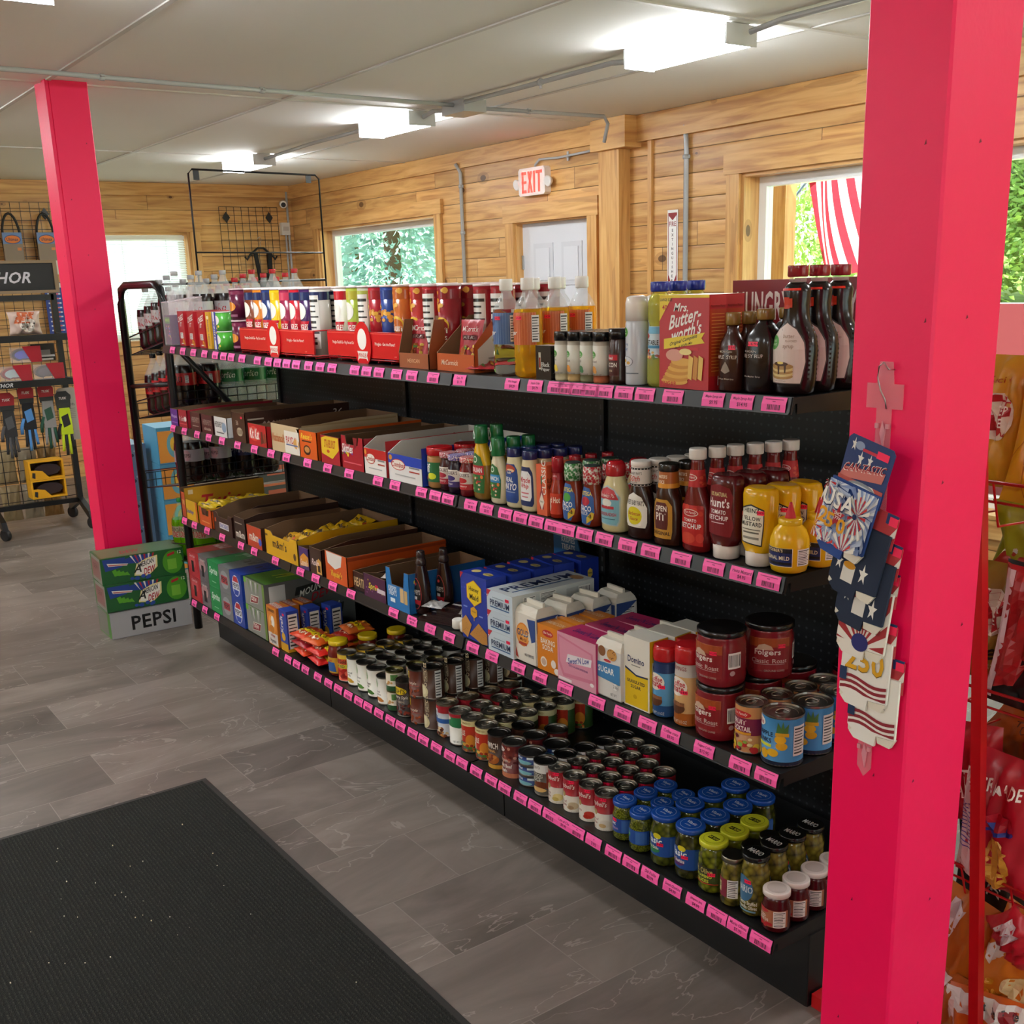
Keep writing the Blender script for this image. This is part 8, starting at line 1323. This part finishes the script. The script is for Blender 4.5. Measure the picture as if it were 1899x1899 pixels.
chip(.365, .235, .455, .17, .3, .08, '#b01428', [('p', [(-1, .05), (-.25, .05), (-.3, .6), (-.7, .82), (-1, .8)], '#d8b0b0'), ('e', .2, .25, .7, .4, '#c8862c'), ('x', .2, .25, .6, .35, 14, ['#d89a3c', '#b8742a', '#e0aa50'], .016), ('e', .2, .52, .9, .1, '#26308a'), ('e', .2, .56, .9, .12, '#b01428'), ('t', -.1, .8, .09, 'BETTER MADE', '#f0e0d8', 'bw1.5')] + [('r', -.62, .6 - i * .03, .5, .008, '#5a3a8a') for i in range(12)], 'crimson cheese puff bag with clear window on the third tier', .05, .05, 0, 12)
chip(.47, .30, .5, .16, .26, .07, '#a82430', [('t', 0, .5, .12, 'BETTER', '#f0e0d8', 'bw1.6')], 'crimson chip bag cut by the right edge of the photo', 0, -.1, 0, 13)
chip(.41, .22, .345, .13, .11, .05, '#b81c2c', [('r', -.4, .6, .6, .5, '#d0c4c8')], 'crimson corner of a chip bag poking under the third wire', .3, .785, 0, 14)
chip(.30, .36, .3, .18, .22, .08, '#1a1614', [('t', 0, .6, .14, 'HOT', '#b8b0a8', 'bw1.0'), ('t', 0, .4, .14, 'RIPS', '#b8b0a8', 'bw1.0')], 'black chip bag deep on the lowest tier', 0, 0, .1, 15)
chip(.40, .25, .17, .19, .26, .08, '#c8701a', [('p', [(-1, .5), (-.3, .98), (-.1, .98), (-.7, .4)], '#ddd6d2'), ('e', .4, .72, .6, .22, '#e0d0b0'), ('e', .4, .73, .5, .16, '#8a1c20'), ('e', .2, .4, .9, .25, '#dcc898'), ('x', -.1, .2, 1.0, .25, 12, ['#e09a2c', '#d8801c'], .016)], 'orange and white chip bag leaning on the lowest tier', .05, .35, .1, 16)
chip(.26, .24, .12, .14, .3, .07, '#b8621c', [('p', [(-1, .0), (-.6, .0), (.2, .9), (-.3, .95)], '#d8c8cc'), ('r', -.5, .5, .1, .8, '#d8c8c8')], 'orange chip bag between the near post and the red upright', 0, .2, 0, 17)
chip(.43, .20, .04, .2, .2, .08, '#c85c18', [('r', 0, .88, 1.96, .2, '#dcd4d0'), ('t', .2, .9, .09, 'Cotton Fire', '#2a2420', 'bw1.0'), ('r', -.85, .4, .25, .9, '#d8b8b4'), ('r', .5, .85, .3, .16, '#8a1c24')], 'orange and white chip bag at the bottom right corner', 0, -.15, .1, 18)
chip(.30, .21, .035, .16, .2, .08, '#a8561c', [('p', [(-1, .1), (-.7, .1), (0, .98), (-.5, .98)], '#d8c4c4')], 'brown orange chip bag at the bottom beside the near post', 0, .1, 0, 19)

# ================================================================ OUTDOORS
gm = N('lawn'); tc = gm.n('TexCoord'); n1 = gm.n('TexNoise'); n1.inputs['Scale'].default_value = 3; n1.inputs['Detail'].default_value = 6; gm.l(tc.outputs['Object'], n1.inputs['Vector']); gm.l(gm.ramp(n1.outputs[0], [(.35, '#a8c070'), (.65, '#c4d68a')]), gm.b.inputs['Base Color']); gm.b.inputs['Roughness'].default_value = .9
b = B(); G0 = -.15
b.quadv([(-60, 9, G0), (40, 9, G0), (40, 26, 1.3), (-60, 26, 1.3)], gm.m); b.quadv([(-60, 26, 1.3), (40, 26, 1.3), (60, 70, 4), (-80, 70, 4)], gm.m); pass
struct(b, 'lawn')
b = B(); b.quadv([(XF - .3, YB + .3, G0), (40, YB + .3, G0), (40, 9, G0), (XF - .3, 9, G0)], '#d6d2ca'); b.quadv([(-60, -30, G0), (XF - .3, -30, G0), (XF - .3, 9, G0), (-60, 9, G0)], '#d0d2d2'); b.quadv([(XF - .3, -30, G0), (40, -30, G0), (40, YF - .3, G0), (XF - .3, YF - .3, G0)], '#b9b4aa'); b.quadv([(XR + .3, YF - .3, G0), (40, YF - .3, G0), (40, YB + .3, G0), (XR + .3, YB + .3, G0)], '#b9b4aa'); struct(b, 'pavement')  # unseen ground past the left wall, paved so no green light bounces in
def leafmat(name, a, c):
    q = N(name); tc = q.n('TexCoord'); n = q.n('TexNoise'); n.inputs['Scale'].default_value = 1.3; n.inputs['Detail'].default_value = 3; q.l(tc.outputs['Object'], n.inputs['Vector']); col = q.ramp(n.outputs[0], [(.35, a), (.65, c)]); q.l(col, q.b.inputs['Base Color']); q.b.inputs['Roughness'].default_value = .5
    tl = q.n('BsdfTranslucent'); q.l(col, tl.inputs[0]); m = q.n('MixShader'); m.inputs[0].default_value = .35; q.l(q.b.outputs[0], m.inputs[1]); q.l(tl.outputs[0], m.inputs[2]); q.l(m.outputs[0], q.t.nodes['Material Output'].inputs[0]); return q.m
def tree(nm, x, y, z, h, rx, n, mat, label, spruce=False, seed=1, ls=.14):
    e = tag(empty(nm, (x, y, z)), label, 'tree', 'trees outside the windows'); r = random.Random(seed)
    b = B(); b.lathe([(0, .16), (h * .5, .11), (h * .85, .04)], M_('#5a4634', 'd'), 10); b.build('trunk', e); b = B()
    cl = [(r.gauss(0, .42) * rx, r.gauss(0, .42) * rx, h * r.uniform(.12, .95), r.uniform(.35, .6) * rx * .8) for _ in range(26)]
    for i in range(n):
        if spruce:
            t = r.random() ** .75; zz = h * (1 - t) * .98 + .05; lay = (zz * 3.1) % 1; R = rx * t * (.72 + .28 * (1 - lay)) + .05; a = r.uniform(0, 2 * pi); rad = R * (r.random() ** .35); p = Vector((rad * cos(a), rad * sin(a), zz - rad * .18)); d = Vector((cos(a), sin(a), -.25 + r.uniform(-.2, .3)))
        else:
            c = cl[r.randrange(len(cl))]; v = Vector((r.gauss(0, 1), r.gauss(0, 1), r.gauss(0, 1))).normalized(); p = Vector(c[:3]) + v * c[3] * (r.random() ** .3); d = (v + Vector((r.uniform(-.6, .6), r.uniform(-.6, .6), r.uniform(-.6, .4)))).normalized()
            if p.z < .1: p.z = .1 + r.random() * .3
        u = d.cross(Vector((r.uniform(-1, 1), r.uniform(-1, 1), r.uniform(-1, 1)))).normalized(); s = ls * r.uniform(.6, 1.3); wd = .35 if spruce else .55
        b.quadv([p - u * s * wd * .5, p + d * s * .5 - u * s * wd * .5, p + d * s, p + d * s * .5 + u * s * wd * .5], mat)
    b.build('foliage', e); return e
lf = leafmat('bright_leaves', '#7f9e4e', '#b6cc7c'); lf2 = leafmat('deep_leaves', '#6e9458', '#a2c07a'); sp_ = leafmat('spruce_needles', '#8ab4aa', '#b8d4cc')
tree('spruce_tree', -14.6, 7.6, G0, 9.5, 3.4, 26000, sp_, 'blue green spruce filling the left window on the back wall', True, 3, .24)
tree('spruce_tree', -19.5, 9.5, G0, 9, 3.2, 6000, sp_, 'second blue green spruce farther behind the first', True, 4, .3)
for i, (x, y, h, rx, m, s, L) in enumerate(((-11.5, 19.5, 7, 2.9, lf, 5, 'bright leafy tree at the left of the flag window'), (-8.6, 18, 7.5, 2.6, lf2, 6, 'deeper green leafy tree behind the flag'), (-14.5, 22, 8, 3.2, lf2, 7, 'leafy tree farther left beyond the flag window'), (-6.2, 20, 7, 2.7, lf, 8, 'leafy tree seen right of the near pink post'), (-10, 23, 9, 3.4, lf, 9, 'tall leafy tree behind the front row of trees'), (-3.5, 22, 8, 3.0, lf2, 10, 'leafy tree at the far right outside'), (-18.5, 24, 9, 3.5, lf, 11, 'tall leafy tree far left outside'))):
    tree('leafy_tree', x, y, G0 + (y - 9) / 17 * 1.4, h, rx, 24000, m, L, False, s, .15)
# porch post, flag and ice chest
b = B(); b.box(-4.36, -4.24, 4.95, 5.07, G0, 2.75, TRIMV); b.box(-4.4, -4.2, 4.91, 5.11, 2.45, 2.6, TRIM); tag(b.build('porch_post'), 'tan wooden porch post outside the flag window', 'post')
b = B(); b.box(-9, 3, 3.65, 4.7, 2.62, 2.72, M_('#b02a30', 'p'), {'bot': M_('#e4e6e6', 'p')}); b.box(-9, 3, 4.64, 4.7, 2.52, 2.72, M_('#c02c34', 'p')); struct(b, 'porch_roof')
e = tag(empty('flag', (-4.13, 5.6, 2.33)), 'american flag with red and white stripes hanging outside the right window', 'flag')
b = B()
def fl(u, v):   # u across the stripes, v down the cloth
    return (-.50 + u * .66 + .22 * v * v + .02 * sin(6 * u + 3 * v), .05 * sin(9 * u + 2 * v), .38 - v * (1.12 - .18 * abs(u - .5)) + .1 * u)
for i in range(7 * 2 - 1):
    c = M_('#c01c34' if i % 2 == 0 else '#f0f2f4', 'd')
    for j in range(16):
        u0, u1, v0, v1 = i / 13, (i + 1) / 13, j / 16, (j + 1) / 16; b.quadv([fl(u0, v0), fl(u0, v1), fl(u1, v1), fl(u1, v0)], c)
o = b.build('cloth', e); pass
b = B(); b.tube([(-.95, .0, -.45), (.5, 0, .95), (.5, -.9, .35)], .012, M_('#9ab4d0', 'g'), 8); b.build('pole', e)
e = tag(empty('ice_chest_freezer', (-3.1, 6.3, G0)), 'white outdoor ice freezer with dark red front standing outside the right window', 'freezer')
b = B(); b.box(-.9, .45, -.3, .4, .0, 1.53, '#eef0f2'); b.build('cabinet', e)
b = B(); b.box(-.3, .4, -.33, -.3, .15, 1.55, '#7a3238'); b.build('door', e)
b = B(); b.box(-.36, -.33, -.36, -.3, .9, 1.5, '#9a9c9e'); b.build('handle', e)
